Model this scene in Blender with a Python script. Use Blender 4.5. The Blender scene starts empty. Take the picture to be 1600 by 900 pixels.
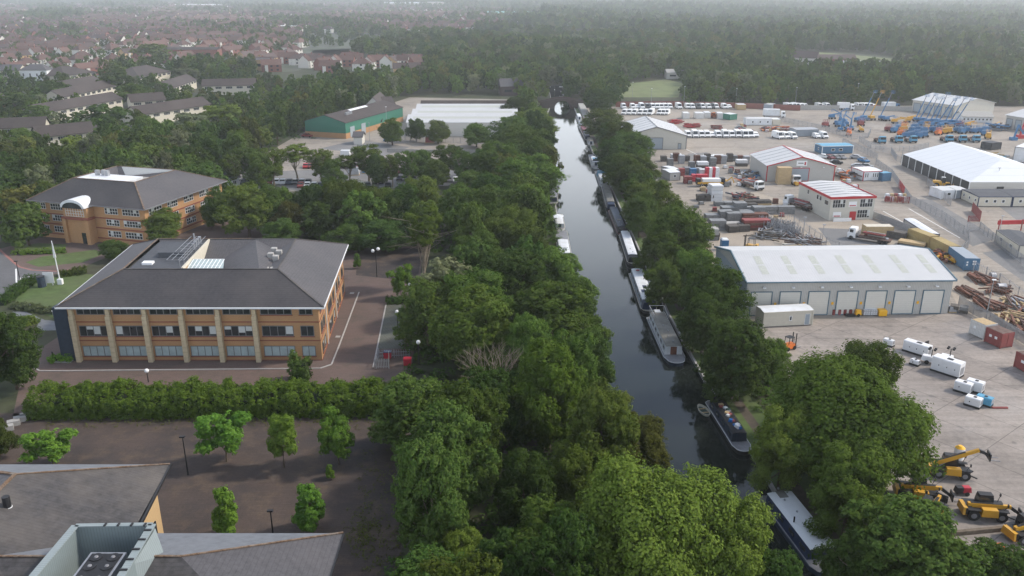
import bpy, math, random
import numpy as np
from math import radians as R, sin, cos, pi
SC = bpy.context.scene
COL = SC.collection
random.seed(7)
# ---------------------------------------------------------------- camera, sky, sun, exposure
CAMH, FPX, HOR = 55.0, 1300.0, -14.0
PITCH = math.atan((450 - HOR) / FPX)
cam_data = bpy.data.cameras.new('camera')
cam = bpy.data.objects.new('camera', cam_data); COL.objects.link(cam)
cam.location = (0, 0, CAMH); cam.rotation_euler = (pi / 2 - PITCH, 0, 0)
cam_data.sensor_width = 36; cam_data.lens = 36 * FPX / 1600
cam_data.clip_start = 0.5; cam_data.clip_end = 30000
SC.camera = cam
SUN_EL, SUN_AZ = 42, 78            # elevation, azimuth clockwise from +Y (the view direction)
world = bpy.data.worlds.new('World'); SC.world = world; world.use_nodes = True
nt = world.node_tree; bg = nt.nodes['Background']
sky = nt.nodes.new('ShaderNodeTexSky'); sky.sky_type = 'NISHITA'; sky.sun_disc = False
sky.sun_elevation = R(SUN_EL); sky.sun_rotation = R(SUN_AZ)
sky.air_density = 1.0; sky.dust_density = 1.5; sky.ozone_density = 1.5
hs = nt.nodes.new('ShaderNodeHueSaturation'); hs.inputs['Saturation'].default_value = 1.0
nt.links.new(sky.outputs[0], hs.inputs['Color'])
# thin high cloud: whiter and brighter low down, broken towards the zenith
tcw = nt.nodes.new('ShaderNodeTexCoord'); spw = nt.nodes.new('ShaderNodeSeparateXYZ'); nt.links.new(tcw.outputs['Generated'], spw.inputs[0])
cn = nt.nodes.new('ShaderNodeTexNoise'); cn.inputs['Scale'].default_value = 2.2; cn.inputs['Detail'].default_value = 5; nt.links.new(tcw.outputs['Generated'], cn.inputs['Vector'])
el = nt.nodes.new('ShaderNodeMapRange'); nt.links.new(spw.outputs[2], el.inputs[0])
for i_, v_ in enumerate((.22, .42, 1.0, .10)): el.inputs[i_ + 1].default_value = v_
cm = nt.nodes.new('ShaderNodeMapRange'); nt.links.new(cn.outputs[0], cm.inputs[0])
for i_, v_ in enumerate((.35, .65, -.15, .2)): cm.inputs[i_ + 1].default_value = v_
ad = nt.nodes.new('ShaderNodeMath'); ad.operation = 'ADD'; ad.use_clamp = True; nt.links.new(el.outputs[0], ad.inputs[0]); nt.links.new(cm.outputs[0], ad.inputs[1])
cmx = nt.nodes.new('ShaderNodeMix'); cmx.data_type = 'RGBA'; nt.links.new(ad.outputs[0], cmx.inputs[0]); nt.links.new(hs.outputs[0], cmx.inputs[6]); cmx.inputs[7].default_value = (11.0, 11.6, 12.4, 1)
nt.links.new(cmx.outputs[2], bg.inputs[0])
bg.inputs[1].default_value = 0.15
sl = bpy.data.lights.new('sun', 'SUN'); sl.energy = 2.7; sl.angle = R(5); sl.color = (1, .91, .79)
so = bpy.data.objects.new('sun', sl); COL.objects.link(so)
so.rotation_euler = (R(90 - SUN_EL), 0, -R(SUN_AZ) + pi)
so.rotation_euler = (R(90 - SUN_EL), 0, pi - R(SUN_AZ))
SC.view_settings.view_transform = 'Standard'; SC.view_settings.look = 'None'
SC.view_settings.gamma = 1; SC.view_settings.exposure = 0.33
SC.render.engine = 'CYCLES'
cy = SC.cycles
cy.use_denoising = True; cy.max_bounces = 5; cy.diffuse_bounces = 3; cy.glossy_bounces = 2
cy.transmission_bounces = 2; cy.volume_bounces = 2; cy.transparent_max_bounces = 4
cy.use_adaptive_sampling = True; cy.adaptive_threshold = 0.015

# ---------------------------------------------------------------- pixel of the 1600x900 photo -> place on level z
def P(px, py, z=0.0):
    a = (px - 800) / FPX; b = (450 - py) / FPX
    dy = cos(PITCH) + b * sin(PITCH); dz = -sin(PITCH) + b * cos(PITCH)
    t = (z - CAMH) / dz
    return (a * t, dy * t)
def Q(x, y, z):
    f = y * cos(PITCH) - (z - CAMH) * sin(PITCH); u = y * sin(PITCH) + (z - CAMH) * cos(PITCH)
    return (800 + FPX * x / f, 450 - FPX * u / f)

# ---------------------------------------------------------------- materials
def _n(nt, kind, **kw):
    n = nt.nodes.new(kind)
    for k, v in kw.items():
        if k in n.inputs: n.inputs[k].default_value = v
        else: setattr(n, k, v)
    return n
MATS = {}
def mat(name, col, rough=.7, var=.12, scale=1.5, metal=0, bump=0, dirt=None, dscale=.15, spec=.3, stripes=None, obvar=0, emit=0):
    """procedural surface: base colour with fine and broad noise, optional ribs (stripes=(axis, period, depth))"""
    if name in MATS: return MATS[name]
    m = bpy.data.materials.new(name); m.use_nodes = True; nt = m.node_tree
    b = nt.nodes['Principled BSDF']; L = nt.links
    b.inputs['Roughness'].default_value = rough; b.inputs['Metallic'].default_value = metal
    b.inputs['Specular IOR Level'].default_value = spec
    c = (*col, 1)
    tc = _n(nt, 'ShaderNodeTexCoord'); 
    noi = _n(nt, 'ShaderNodeTexNoise', Scale=scale, Detail=5.0, Roughness=.65); L.new(tc.outputs['Object'], noi.inputs['Vector'])
    mr = _n(nt, 'ShaderNodeMapRange'); mr.inputs[1].default_value = .3; mr.inputs[2].default_value = .7
    mr.inputs[3].default_value = 1 - var; mr.inputs[4].default_value = 1 + var
    L.new(noi.outputs[0], mr.inputs[0])
    mul = _n(nt, 'ShaderNodeMix', data_type='RGBA', blend_type='MULTIPLY'); mul.inputs[0].default_value = 1
    mul.inputs[6].default_value = c; L.new(mr.outputs[0], mul.inputs[7]); out = mul.outputs[2]
    if dirt:
        n2 = _n(nt, 'ShaderNodeTexNoise', Scale=dscale, Detail=6.0, Roughness=.6); L.new(tc.outputs['Object'], n2.inputs['Vector'])
        m2 = _n(nt, 'ShaderNodeMapRange'); m2.inputs[1].default_value = .42; m2.inputs[2].default_value = .68; m2.inputs[4].default_value = dirt[3] if len(dirt) > 3 else .6
        L.new(n2.outputs[0], m2.inputs[0])
        mx = _n(nt, 'ShaderNodeMix', data_type='RGBA'); L.new(m2.outputs[0], mx.inputs[0]); L.new(out, mx.inputs[6])
        mx.inputs[7].default_value = (*dirt[:3], 1); out = mx.outputs[2]
    h = None
    if stripes:
        ax, per, amt = stripes
        sp = _n(nt, 'ShaderNodeSeparateXYZ'); L.new(tc.outputs['Object'], sp.inputs[0])
        mm = _n(nt, 'ShaderNodeMath', operation='MULTIPLY'); mm.inputs[1].default_value = 1 / per; L.new(sp.outputs[ax], mm.inputs[0])
        fr = _n(nt, 'ShaderNodeMath', operation='FRACT'); L.new(mm.outputs[0], fr.inputs[0])
        gt = _n(nt, 'ShaderNodeMath', operation='GREATER_THAN'); gt.inputs[1].default_value = .82; L.new(fr.outputs[0], gt.inputs[0])
        m3 = _n(nt, 'ShaderNodeMath', operation='MULTIPLY'); m3.inputs[1].default_value = amt; L.new(gt.outputs[0], m3.inputs[0])
        mx = _n(nt, 'ShaderNodeMix', data_type='RGBA', blend_type='MULTIPLY'); L.new(m3.outputs[0], mx.inputs[0]); L.new(out, mx.inputs[6])
        mx.inputs[7].default_value = (.25, .25, .25, 1); out = mx.outputs[2]
    if obvar:
        oi = _n(nt, 'ShaderNodeObjectInfo'); mo = _n(nt, 'ShaderNodeMapRange'); mo.inputs[3].default_value = 1 - obvar; mo.inputs[4].default_value = 1 + obvar
        L.new(oi.outputs['Random'], mo.inputs[0])
        hv = _n(nt, 'ShaderNodeHueSaturation'); L.new(mo.outputs[0], hv.inputs['Value']); L.new(out, hv.inputs['Color']); out = hv.outputs[0]
    L.new(out, b.inputs['Base Color'])
    if bump:
        bp = _n(nt, 'ShaderNodeBump', Strength=bump, Distance=.1); L.new(noi.outputs[0], bp.inputs['Height']); L.new(bp.outputs[0], b.inputs['Normal'])
    if emit:
        b.inputs['Emission Color'].default_value = c; b.inputs['Emission Strength'].default_value = emit
    MATS[name] = m
    return m
def leafmat(name, c1, c2, trans=.25, hue=.016):
    m = bpy.data.materials.new(name); m.use_nodes = True; nt = m.node_tree; L = nt.links
    nt.nodes.clear()
    out = _n(nt, 'ShaderNodeOutputMaterial')
    tc = _n(nt, 'ShaderNodeTexCoord'); noi = _n(nt, 'ShaderNodeTexNoise', Scale=1.3, Detail=4.0, Roughness=.8)
    L.new(tc.outputs['Object'], noi.inputs['Vector'])
    mr = _n(nt, 'ShaderNodeMapRange'); mr.inputs[1].default_value = .40; mr.inputs[2].default_value = .60; L.new(noi.outputs[0], mr.inputs[0])
    mx = _n(nt, 'ShaderNodeMix', data_type='RGBA'); mx.inputs[6].default_value = (*c1, 1); mx.inputs[7].default_value = (*c2, 1); L.new(mr.outputs[0], mx.inputs[0])
    oi = _n(nt, 'ShaderNodeObjectInfo')
    mo = _n(nt, 'ShaderNodeMapRange'); mo.inputs[3].default_value = .62; mo.inputs[4].default_value = 1.42; L.new(oi.outputs['Random'], mo.inputs[0])
    hm = _n(nt, 'ShaderNodeMath', operation='MULTIPLY'); hm.inputs[1].default_value = 7.31; L.new(oi.outputs['Random'], hm.inputs[0])
    hf = _n(nt, 'ShaderNodeMath', operation='FRACT'); L.new(hm.outputs[0], hf.inputs[0])
    hr = _n(nt, 'ShaderNodeMapRange'); hr.inputs[3].default_value = .5 - hue; hr.inputs[4].default_value = .5 + hue; L.new(hf.outputs[0], hr.inputs[0])
    hv = _n(nt, 'ShaderNodeHueSaturation'); L.new(mo.outputs[0], hv.inputs['Value']); L.new(hr.outputs[0], hv.inputs['Hue']); L.new(mx.outputs[2], hv.inputs['Color'])
    d = _n(nt, 'ShaderNodeBsdfDiffuse'); t = _n(nt, 'ShaderNodeBsdfTranslucent'); ms = _n(nt, 'ShaderNodeMixShader'); ms.inputs[0].default_value = trans
    L.new(hv.outputs[0], d.inputs[0]); L.new(hv.outputs[0], t.inputs[0]); L.new(d.outputs[0], ms.inputs[1]); L.new(t.outputs[0], ms.inputs[2]); L.new(ms.outputs[0], out.inputs[0])
    MATS[name] = m
    return m

# ---------------------------------------------------------------- mesh builder
class MB:
    def __init__(s): s.v = []; s.f = []; s.m = []
    def add(s, vs, fs, m=0):
        o = len(s.v); s.v += [tuple(v) for v in vs]
        for f in fs: s.f.append(tuple(i + o for i in f)); s.m.append(m)
        return s
    def quad(s, *p, m=0): return s.add(p, [tuple(range(len(p)))], m)
    def box(s, x, y, z, sx, sy, sz, rz=0, m=0, ry=0, top=1.0):
        """centre x, y; bottom z; size; turned by rz; top narrows the upper face"""
        c, n = cos(rz), sin(rz); vs = []
        for k in (0, 1):
            t = top if k else 1
            for a, b in ((-.5, -.5), (.5, -.5), (.5, .5), (-.5, .5)):
                u, w = a * sx * t, b * sy * t; h = k * sz
                if ry: u, h = u * cos(ry) + h * sin(ry), -u * sin(ry) + h * cos(ry)
                vs.append((x + u * c - w * n, y + u * n + w * c, z + h))
        return s.add(vs, [(3, 2, 1, 0), (4, 5, 6, 7), (0, 1, 5, 4), (1, 2, 6, 5), (2, 3, 7, 6), (3, 0, 4, 7)], m)
    def prism(s, pts, z0, z1, m=0, mt=None):
        n = len(pts); vs = [(*p, z0) for p in pts] + [(*p, z1) for p in pts]
        s.add(vs, [(i, (i + 1) % n, n + (i + 1) % n, n + i) for i in range(n)], m)
        s.quad(*[(*p, z1) for p in pts], m=m if mt is None else mt); s.quad(*[(*p, z0) for p in reversed(pts)], m=m)
        return s
    def ext(s, prof, x0, x1, m=0, axis='x', caps=True):
        """profile of (lateral, z) points pushed along an axis"""
        n = len(prof)
        f = (lambda t, p: (t, p[0], p[1])) if axis == 'x' else (lambda t, p: (p[0], t, p[1]))
        vs = [f(x0, p) for p in prof] + [f(x1, p) for p in prof]
        s.add(vs, [(i, (i + 1) % n, n + (i + 1) % n, n + i) for i in range(n)], m)
        if caps: s.add(vs, [tuple(range(n))[::-1], tuple(range(n, 2 * n))], m)
        return s
    def tube(s, a, b, r, r2=None, n=6, m=0, cap=True):
        a = np.array(a, float); b = np.array(b, float); d = b - a; d /= max(1e-9, np.linalg.norm(d))
        u = np.cross(d, (0, 0, 1) if abs(d[2]) < .9 else (1, 0, 0)); u /= np.linalg.norm(u); w = np.cross(d, u)
        r2 = r if r2 is None else r2
        vs = [tuple(a + r * (cos(2 * pi * i / n) * u + sin(2 * pi * i / n) * w)) for i in range(n)] + [tuple(b + r2 * (cos(2 * pi * i / n) * u + sin(2 * pi * i / n) * w)) for i in range(n)]
        s.add(vs, [(i, (i + 1) % n, n + (i + 1) % n, n + i) for i in range(n)], m)
        if cap: s.add(vs, [tuple(range(n))[::-1], tuple(range(n, 2 * n))], m)
        return s
    def bar(s, a, b, w, h=None, m=0):
        h = h or w
        a = np.array(a, float); b = np.array(b, float); d = b - a; d /= max(1e-9, np.linalg.norm(d))
        u = np.cross(d, (0, 0, 1) if abs(d[2]) < .95 else (1, 0, 0)); u /= np.linalg.norm(u); q = np.cross(u, d)
        vs = [tuple(p + i * w / 2 * u + j * h / 2 * q) for p in (a, b) for i, j in ((-1, -1), (1, -1), (1, 1), (-1, 1))]
        return s.add(vs, [(3, 2, 1, 0), (4, 5, 6, 7), (0, 1, 5, 4), (1, 2, 6, 5), (2, 3, 7, 6), (3, 0, 4, 7)], m)
    def ball(s, x, y, z, r, rz=None, m=0, n=8):
        rz = rz or r; k = n // 2; vs = [(x, y, z - rz)]
        for j in range(1, k):
            t = pi * j / k
            for i in range(n): vs.append((x + r * sin(t) * cos(2 * pi * i / n), y + r * sin(t) * sin(2 * pi * i / n), z - rz * cos(t)))
        vs.append((x, y, z + rz)); fs = [(0, 1 + (i + 1) % n, 1 + i) for i in range(n)]
        for j in range(k - 2):
            o = 1 + j * n; fs += [(o + i, o + (i + 1) % n, o + n + (i + 1) % n, o + n + i) for i in range(n)]
        o = 1 + (k - 2) * n; fs += [(o + i, o + (i + 1) % n, len(vs) - 1) for i in range(n)]
        return s.add(vs, fs, m)
    def build(s, name, mats, parent=None, smooth=False, label=None):
        me = bpy.data.meshes.new(name); me.from_pydata(s.v, [], s.f)
        if not isinstance(mats, (list, tuple)): mats = [mats]
        for m in mats: me.materials.append(MATS[m] if isinstance(m, str) else m)
        if len(mats) > 1: me.polygons.foreach_set('material_index', s.m)
        if smooth: me.polygons.foreach_set('use_smooth', [True] * len(s.f))
        me.update()
        o = bpy.data.objects.new(name, me); COL.objects.link(o)
        if parent: o.parent = parent
        if label: o['label'] = label
        return o
def tag(o, label=None, cat=None, group=None, kind=None):
    if label: o['label'] = label
    if cat: o['category'] = cat
    if group: o['group'] = group
    if kind: o['kind'] = kind
    return o
def thing(name, label, cat, x, y, rz=0, z=0, group=None):
    o = bpy.data.objects.new(name, None); COL.objects.link(o); o.location = (x, y, z); o.rotation_euler = (0, 0, rz)
    o.empty_display_size = .5
    return tag(o, label, cat, group)
def children(o): return list(KIDS.get(o.name, [])) or [c for c in o.children]
KIDS = {}
def freeze(o):
    """remember a prototype's tree once, so that copying needs no look-ups"""
    KIDS[o.name] = [c for c in o.children]
    for c in o.children: freeze(c)
    return o
def dup(o, x, y, rz=0, label=None, group=None, scale=None, z=0, parent=None):
    c = o.copy(); COL.objects.link(c)
    if parent is not None: c.parent = parent
    else:
        c.location = (x, y, z); c.rotation_euler = (0, 0, rz)
        if scale is not None: c.scale = scale if isinstance(scale, tuple) else (scale,) * 3
        if label: c['label'] = label
        if group: c['group'] = group
    for ch in KIDS.get(o.name, []): dup(ch, 0, 0, parent=c)
    return c
class Kind:
    """first use moves the prototype itself, every later use copies it"""
    def __init__(s, make): s.make = make; s.o = None
    def put(s, x, y, rz=0, label=None, group=None, scale=None, z=0):
        if s.o is None:
            s.o = freeze(s.make()); o = s.o; o.location = (x, y, z); o.rotation_euler = (0, 0, rz)
            if scale is not None: o.scale = scale if isinstance(scale, tuple) else (scale,) * 3
            if label: o['label'] = label
            if group: o['group'] = group
            return o
        return dup(s.o, x, y, rz, label, group, scale if scale is not None else 1.0, z)

_ON = 'first second third fourth fifth sixth seventh eighth ninth tenth eleventh twelfth thirteenth fourteenth fifteenth sixteenth seventeenth eighteenth nineteenth twentieth'.split()
def nth(i):
    """1 -> first"""
    if i <= 20: return _ON[i - 1]
    t, u = divmod(i, 10); return {2: 'twent', 3: 'thirt', 4: 'fort', 5: 'fift', 6: 'sixt', 7: 'sevent', 8: 'eight', 9: 'ninet'}[t] + ('ieth' if u == 0 else 'y-' + _ON[u - 1])
# ---------------------------------------------------------------- materials
mat('woodland', (.045, .055, .025), .95, .5, .25, dirt=(.06, .05, .035), dscale=.05)
mat('grass', (.075, .115, .035), .95, .3, .5, dirt=(.10, .11, .05), dscale=.1)
mat('meadow', (.14, .17, .07), .95, .25, .1, dirt=(.18, .17, .10), dscale=.02)
mat('suburb_ground', (.06, .075, .045), .95, .4, .08, dirt=(.16, .15, .14), dscale=.03)
mat('asphalt', (.12, .12, .125), .9, .15, .8, dirt=(.09, .09, .09), dscale=.1)
mat('road_paint', (.7, .7, .68), .8)
mat('red_edge', (.28, .13, .11), .9)
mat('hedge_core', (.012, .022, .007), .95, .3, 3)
mat('soil', (.07, .05, .035), .95, .3, .8)
mat('kerb', (.38, .36, .34), .9)
mat('white_paint', (.75, .76, .76), .45, .04)
mat('white_roof', (.50, .50, .50), .45, .05, .4, dirt=(.45, .46, .46, .5), dscale=.12, stripes=(0, .45, .12))
mat('marquee_white', (.62, .64, .66), .5, .03, .3, stripes=(1, 4.0, .10))
mat('marquee_end', (.5, .48, .44), .6, .04)
mat('dark_panel', (.035, .038, .042), .5, .15)
mat('cream', (.55, .51, .42), .7, .06)
mat('grey_clad', (.43, .42, .39), .55, .05, stripes=(0, .3, .35))
mat('beige_clad', (.50, .48, .42), .6, .04)
mat('blue_trim', (.085, .15, .19), .5, .1)
mat('blue_clad', (.27, .31, .35), .5, .06, stripes=(1, .3, .3))
mat('skylight', (.42, .43, .38), .4, .15, 3)
mat('roller', (.58, .56, .50), .5, .03, stripes=(2, .35, .12))
mat('grey_door', (.30, .34, .37), .5, .04, stripes=(2, .35, .12))
mat('galv', (.34, .35, .37), .45, .15, 2, metal=.5)
mat('rust', (.17, .075, .05), .85, .4, 1.2)
mat('rust2', (.13, .085, .07), .85, .4, 1.2)
mat('timber', (.42, .31, .17), .8, .15, 2)
mat('dark_timber', (.15, .12, .09), .85, .3, 2)
mat('red_paint', (.42, .03, .035), .5, .1)
mat('dull_red', (.24, .06, .055), .7, .2)
mat('orange_paint', (.62, .16, .03), .5, .1)
mat('yellow_paint', (.80, .42, .02), .4, .05)
mat('digger_yellow', (.56, .30, .03), .42, .06)
mat('tan_container', (.38, .29, .12), .7, .15, dirt=(.2, .13, .07), stripes=(0, .3, .45))
mat('blue_container', (.07, .16, .26), .6, .1, stripes=(0, .3, .45))
mat('red_container', (.25, .065, .06), .65, .15, dirt=(.16, .06, .05), stripes=(0, .3, .3))
mat('white_container', (.6, .6, .58), .6, .1, dirt=(.4, .35, .3), stripes=(0, .3, .3))
mat('blue_paint', (.04, .15, .30), .45, .1)
mat('sky_blue', (.09, .30, .45), .5, .1)
mat('blue_tarp', (.02, .15, .42), .6, .2, 3)
mat('green_clad', (.04, .165, .115), .6, .06, stripes=(0, .4, .25))
mat('brown_roof', (.052, .042, .039), .8, .2, .8, dirt=(.078, .062, .056), dscale=.08)
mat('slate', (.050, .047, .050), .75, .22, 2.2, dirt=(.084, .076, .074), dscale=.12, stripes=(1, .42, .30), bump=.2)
mat('slate_lit_side', (.082, .079, .084), .75, .22, 2.2, dirt=(.112, .104, .106), dscale=.12, stripes=(0, .42, .22), bump=.2)  # paler copy of slate: sunlit tone of the end slopes put into the colour
mat('slate_old', (.060, .057, .058), .8, .36, 1.4, dirt=(.15, .13, .112), dscale=.13, stripes=(1, .38, .2), bump=.3)
mat('slate_blue', (.14, .15, .165), .7, .2, 1.2, dirt=(.17, .175, .19), dscale=.15)
mat('lichen', (.15, .095, .06), .95, .5, 4, dirt=(.24, .22, .19), dscale=1)
mat('rib_clad', (.4, .41, .4), .5, .03, stripes=(0, .35, .3))
mat('louvre_clad', (.19, .23, .235), .5, .04, stripes=(0, .25, .3))
mat('louvre_side', (.24, .28, .285), .5, .04, stripes=(1, .25, .3))
mat('brick_orange', (.42, .24, .115), .85, .14, 6, dirt=(.34, .20, .105), dscale=.3, stripes=(2, .3, .12))
mat('brick_light', (.48, .33, .17), .85, .1, 6)
mat('brick_band', (.23, .075, .05), .85, .1, 6)
mat('brick_red', (.22, .09, .07), .85, .2, 3)
mat('brick_dark', (.085, .058, .05), .85, .25, 1.5, dirt=(.08, .07, .06), dscale=.3)
mat('limestone', (.50, .41, .27), .8, .12, 2, stripes=(2, .9, .15))
mat('render_wall', (.62, .60, .55), .8, .06)
mat('concrete', (.34, .33, .31), .85, .1)
mat('felt', (.07, .075, .085), .8, .15)
mat('glass', (.025, .03, .033), .08, .5, .8, spec=.6)
mat('blind', (.33, .40, .40), .35, .2, .7)
mat('blind_white', (.52, .54, .52), .5, .08)
mat('frame', (.16, .16, .16), .5)
mat('frame_light', (.62, .62, .60), .5)
mat('black', (.02, .02, .022), .5, .2)
mat('rubber', (.018, .018, .018), .85, .2)
mat('grey_metal', (.2, .2, .21), .5, .2)
mat('dark_blue', (.025, .04, .085), .4, .2)
mat('navy', (.03, .045, .07), .5, .2)
mat('boat_grey', (.19, .185, .165), .75, .2, 1.2, dirt=(.12, .11, .09), dscale=.5)
mat('boat_white', (.66, .68, .7), .5, .06, dirt=(.5, .5, .48), dscale=.6)
mat('boat_green', (.03, .06, .05), .5, .2)
mat('maroon', (.16, .05, .06), .6, .2)
mat('bark', (.11, .085, .06), .9, .3, 3)
mat('bark_pale', (.24, .20, .15), .9, .25, 3)
mat('skin', (.5, .33, .25), .7)
mat('plastic_red', (.45, .03, .05), .5, .1)
mat('plastic_white', (.7, .7, .7), .5, .05)
mat('teal_roof', (.22, .42, .40), .5, .1)
mat('car_grey', (.12, .125, .13), .3, .1, obvar=.6)
mat('globe', (.8, .8, .8), .3)
mat('house_roof_red', (.105, .060, .050), .85, .2, .6, obvar=.3)
mat('house_roof_brown', (.085, .060, .056), .85, .2, .6, obvar=.3)
mat('towpath', (.085, .07, .055), .95, .3, .8)
# brick paving: fine courses, patches of wear
def ground_mat(name, c1, c2, c3, s1, s2, joint=None, rough=.9, wet=None, px=.2, rot=0.0, streak=0):
    m = bpy.data.materials.new(name); m.use_nodes = True; nt = m.node_tree; L = nt.links; b = nt.nodes['Principled BSDF']
    b.inputs['Roughness'].default_value = rough; b.inputs['Specular IOR Level'].default_value = .25
    tc = _n(nt, 'ShaderNodeTexCoord'); mp = _n(nt, 'ShaderNodeMapping'); mp.inputs['Rotation'].default_value = (0, 0, rot); L.new(tc.outputs['Object'], mp.inputs[0])
    def noise(sc, d=6., r=.65):
        n = _n(nt, 'ShaderNodeTexNoise', Scale=sc, Detail=d, Roughness=r); L.new(mp.outputs[0], n.inputs['Vector']); return n.outputs[0]
    def rng(x, a, bb, c=0., d=1.):
        r = _n(nt, 'ShaderNodeMapRange'); L.new(x, r.inputs[0])
        for i, v in enumerate((a, bb, c, d)): r.inputs[i + 1].default_value = v
        return r.outputs[0]
    def mix(f, a, bb, bt='MIX'):
        x = _n(nt, 'ShaderNodeMix', data_type='RGBA', blend_type=bt)
        (L.new(f, x.inputs[0]) if not isinstance(f, float) else setattr(x.inputs[0], 'default_value', f))
        for k, v in ((6, a), (7, bb)):
            if isinstance(v, tuple): x.inputs[k].default_value = (*v, 1)
            else: L.new(v, x.inputs[k])
        return x.outputs[2]
    c = mix(rng(noise(s1), .4, .62), c1, c2)
    c = mix(rng(noise(s2, 8., .7), .5, .72), c, c3)
    c = mix(.999, c, rng(noise(s2 * 14, 3., .8), .3, .7, .86, 1.14), 'MULTIPLY')
    if joint:
        w, h, js, jc = joint
        bt = _n(nt, 'ShaderNodeTexBrick', offset=.5 if w < 2 else 0.0); L.new(mp.outputs[0], bt.inputs['Vector'])
        bt.inputs['Scale'].default_value = 1; bt.inputs['Brick Width'].default_value = w; bt.inputs['Row Height'].default_value = h
        bt.inputs['Mortar Size'].default_value = js; bt.inputs['Mortar Smooth'].default_value = .3
        bt.inputs['Color1'].default_value = (1, 1, 1, 1); bt.inputs['Color2'].default_value = (.9, .9, .9, 1); bt.inputs['Mortar'].default_value = (jc, jc, jc, 1)
        c = mix(.999, c, bt.outputs[0], 'MULTIPLY')
    if streak:      # tyre wear along the way lorries drive, and small oil stains
        m2 = _n(nt, 'ShaderNodeMapping'); m2.inputs['Rotation'].default_value = (0, 0, streak); m2.inputs['Scale'].default_value = (.05, .8, 1); L.new(tc.outputs['Object'], m2.inputs[0])
        n2 = _n(nt, 'ShaderNodeTexNoise', Scale=1.0, Detail=5.0, Roughness=.7); L.new(m2.outputs[0], n2.inputs['Vector']); c = mix(.999, c, rng(n2.outputs[0], .38, .66, 1.08, .80), 'MULTIPLY')
        c = mix(rng(noise(.45, 2., .4), .66, .74, 0., .55), c, (.10, .095, .09)); c = mix(rng(noise(.9, 4., .6), .70, .76, 0., .5), c, (.30, .21, .15))
    L.new(c, b.inputs['Base Color'])
    if wet: L.new(rng(noise(s1 * 1.7), .45, .65, rough, wet), b.inputs['Roughness'])
    MATS[name] = m
ground_mat('yard_concrete', (.325, .285, .252), (.26, .228, .203), (.185, .165, .15), .035, .11, (6.0, 9.0, .07, .55), rot=R(-38), wet=.5, streak=R(52))
ground_mat('yard_far', (.325, .285, .24), (.25, .222, .19), (.17, .158, .145), .02, .07, wet=.55, streak=R(20))
ground_mat('yard_dirt', (.36, .31, .25), (.32, .275, .225), (.26, .23, .195), .05, .2)
ground_mat('tarmac_patch', (.17, .17, .17), (.21, .205, .2), (.14, .14, .14), .06, .2)
ground_mat('car_park', (.086, .064, .054), (.048, .041, .040), (.125, .09, .062), .06, .3, (1.2, .35, .02, .72))
ground_mat('brick_paving', (.145, .102, .088), (.125, .092, .08), (.10, .082, .068), .07, .3, (1.2, .35, .02, .8))
ground_mat('grass_grid', (.13, .14, .12), (.11, .115, .095), (.10, .085, .07), .2, .6, (.5, .5, .05, .75))
leafmat('leaf_mid', (.058, .100, .019), (.120, .168, .034))
leafmat('leaf_dark', (.042, .080, .019), (.088, .134, .030), hue=.015)
leafmat('leaf_light', (.070, .112, .019), (.122, .172, .032))
leafmat('leaf_pale', (.10, .125, .055), (.18, .20, .105))
leafmat('leaf_olive', (.085, .100, .024), (.145, .155, .036))
leafmat('leaf_hedge', (.080, .160, .024), (.145, .24, .036))
def water_mat():
    m = bpy.data.materials.new('canal_water'); m.use_nodes = True; nt = m.node_tree; L = nt.links; b = nt.nodes['Principled BSDF']
    b.inputs['Base Color'].default_value = (.012, .016, .014, 1); b.inputs['Roughness'].default_value = .03; b.inputs['IOR'].default_value = 1.33
    b.inputs['Specular IOR Level'].default_value = .5
    tc = _n(nt, 'ShaderNodeTexCoord'); n1 = _n(nt, 'ShaderNodeTexNoise', Scale=1.6, Detail=3.0, Roughness=.5); L.new(tc.outputs['Object'], n1.inputs['Vector'])
    bp = _n(nt, 'ShaderNodeBump', Strength=.14, Distance=.05); L.new(n1.outputs[0], bp.inputs['Height']); L.new(bp.outputs[0], b.inputs['Normal'])
    MATS['canal_water'] = m
water_mat()
# ================================================================ the ground, the canal and the paved areas
CY = [10, 60, 83, 101, 111, 140, 175, 237, 300, 380, 413, 432, 470, 505]
CL = [17, 16.8, 16.3, 15.3, 13, 11.8, 11.3, 12.3, 13.2, 15, 18, 20, 21.5, 22]
CR = [37, 33.4, 30.6, 29.9, 28.9, 28.2, 28.5, 29.3, 29.2, 30, 31, 31, 29, 28]
def canal_l(y): return float(np.interp(y, CY, CL))
def canal_r(y): return float(np.interp(y, CY, CR))
WATER_Z = -.45
ys = [-600] + CY + [13000]
g = MB()
for i in range(len(CY) - 1):
    for j, (ya, yb) in enumerate([(CY[i], CY[i + 1])]):
        la, lb, ra, rb = CL[i], CL[i + 1], CR[i], CR[i + 1]
        g.quad((-9000, ya, 0), (la, ya, 0), (lb, yb, 0), (-9000, yb, 0))
        g.quad((ra, ya, 0), (9000, ya, 0), (9000, yb, 0), (rb, yb, 0))
g.quad((-9000, CY[-1], 0), (9000, CY[-1], 0), (9000, 14000, 0), (-9000, 14000, 0))
g.quad((-9000, -600, 0), (9000, -600, 0), (9000, CY[0], 0), (-9000, CY[0], 0))
tag(g.build('ground', 'woodland'), kind='structure')
w = MB()
for i in range(len(CY) - 1):
    w.quad((CL[i] - .3, CY[i], WATER_Z), (CR[i] + .3, CY[i], WATER_Z), (CR[i + 1] + .3, CY[i + 1], WATER_Z), (CL[i + 1] - .3, CY[i + 1], WATER_Z))
tag(w.build('water', 'canal_water'), kind='structure')
bk = MB()
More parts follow.
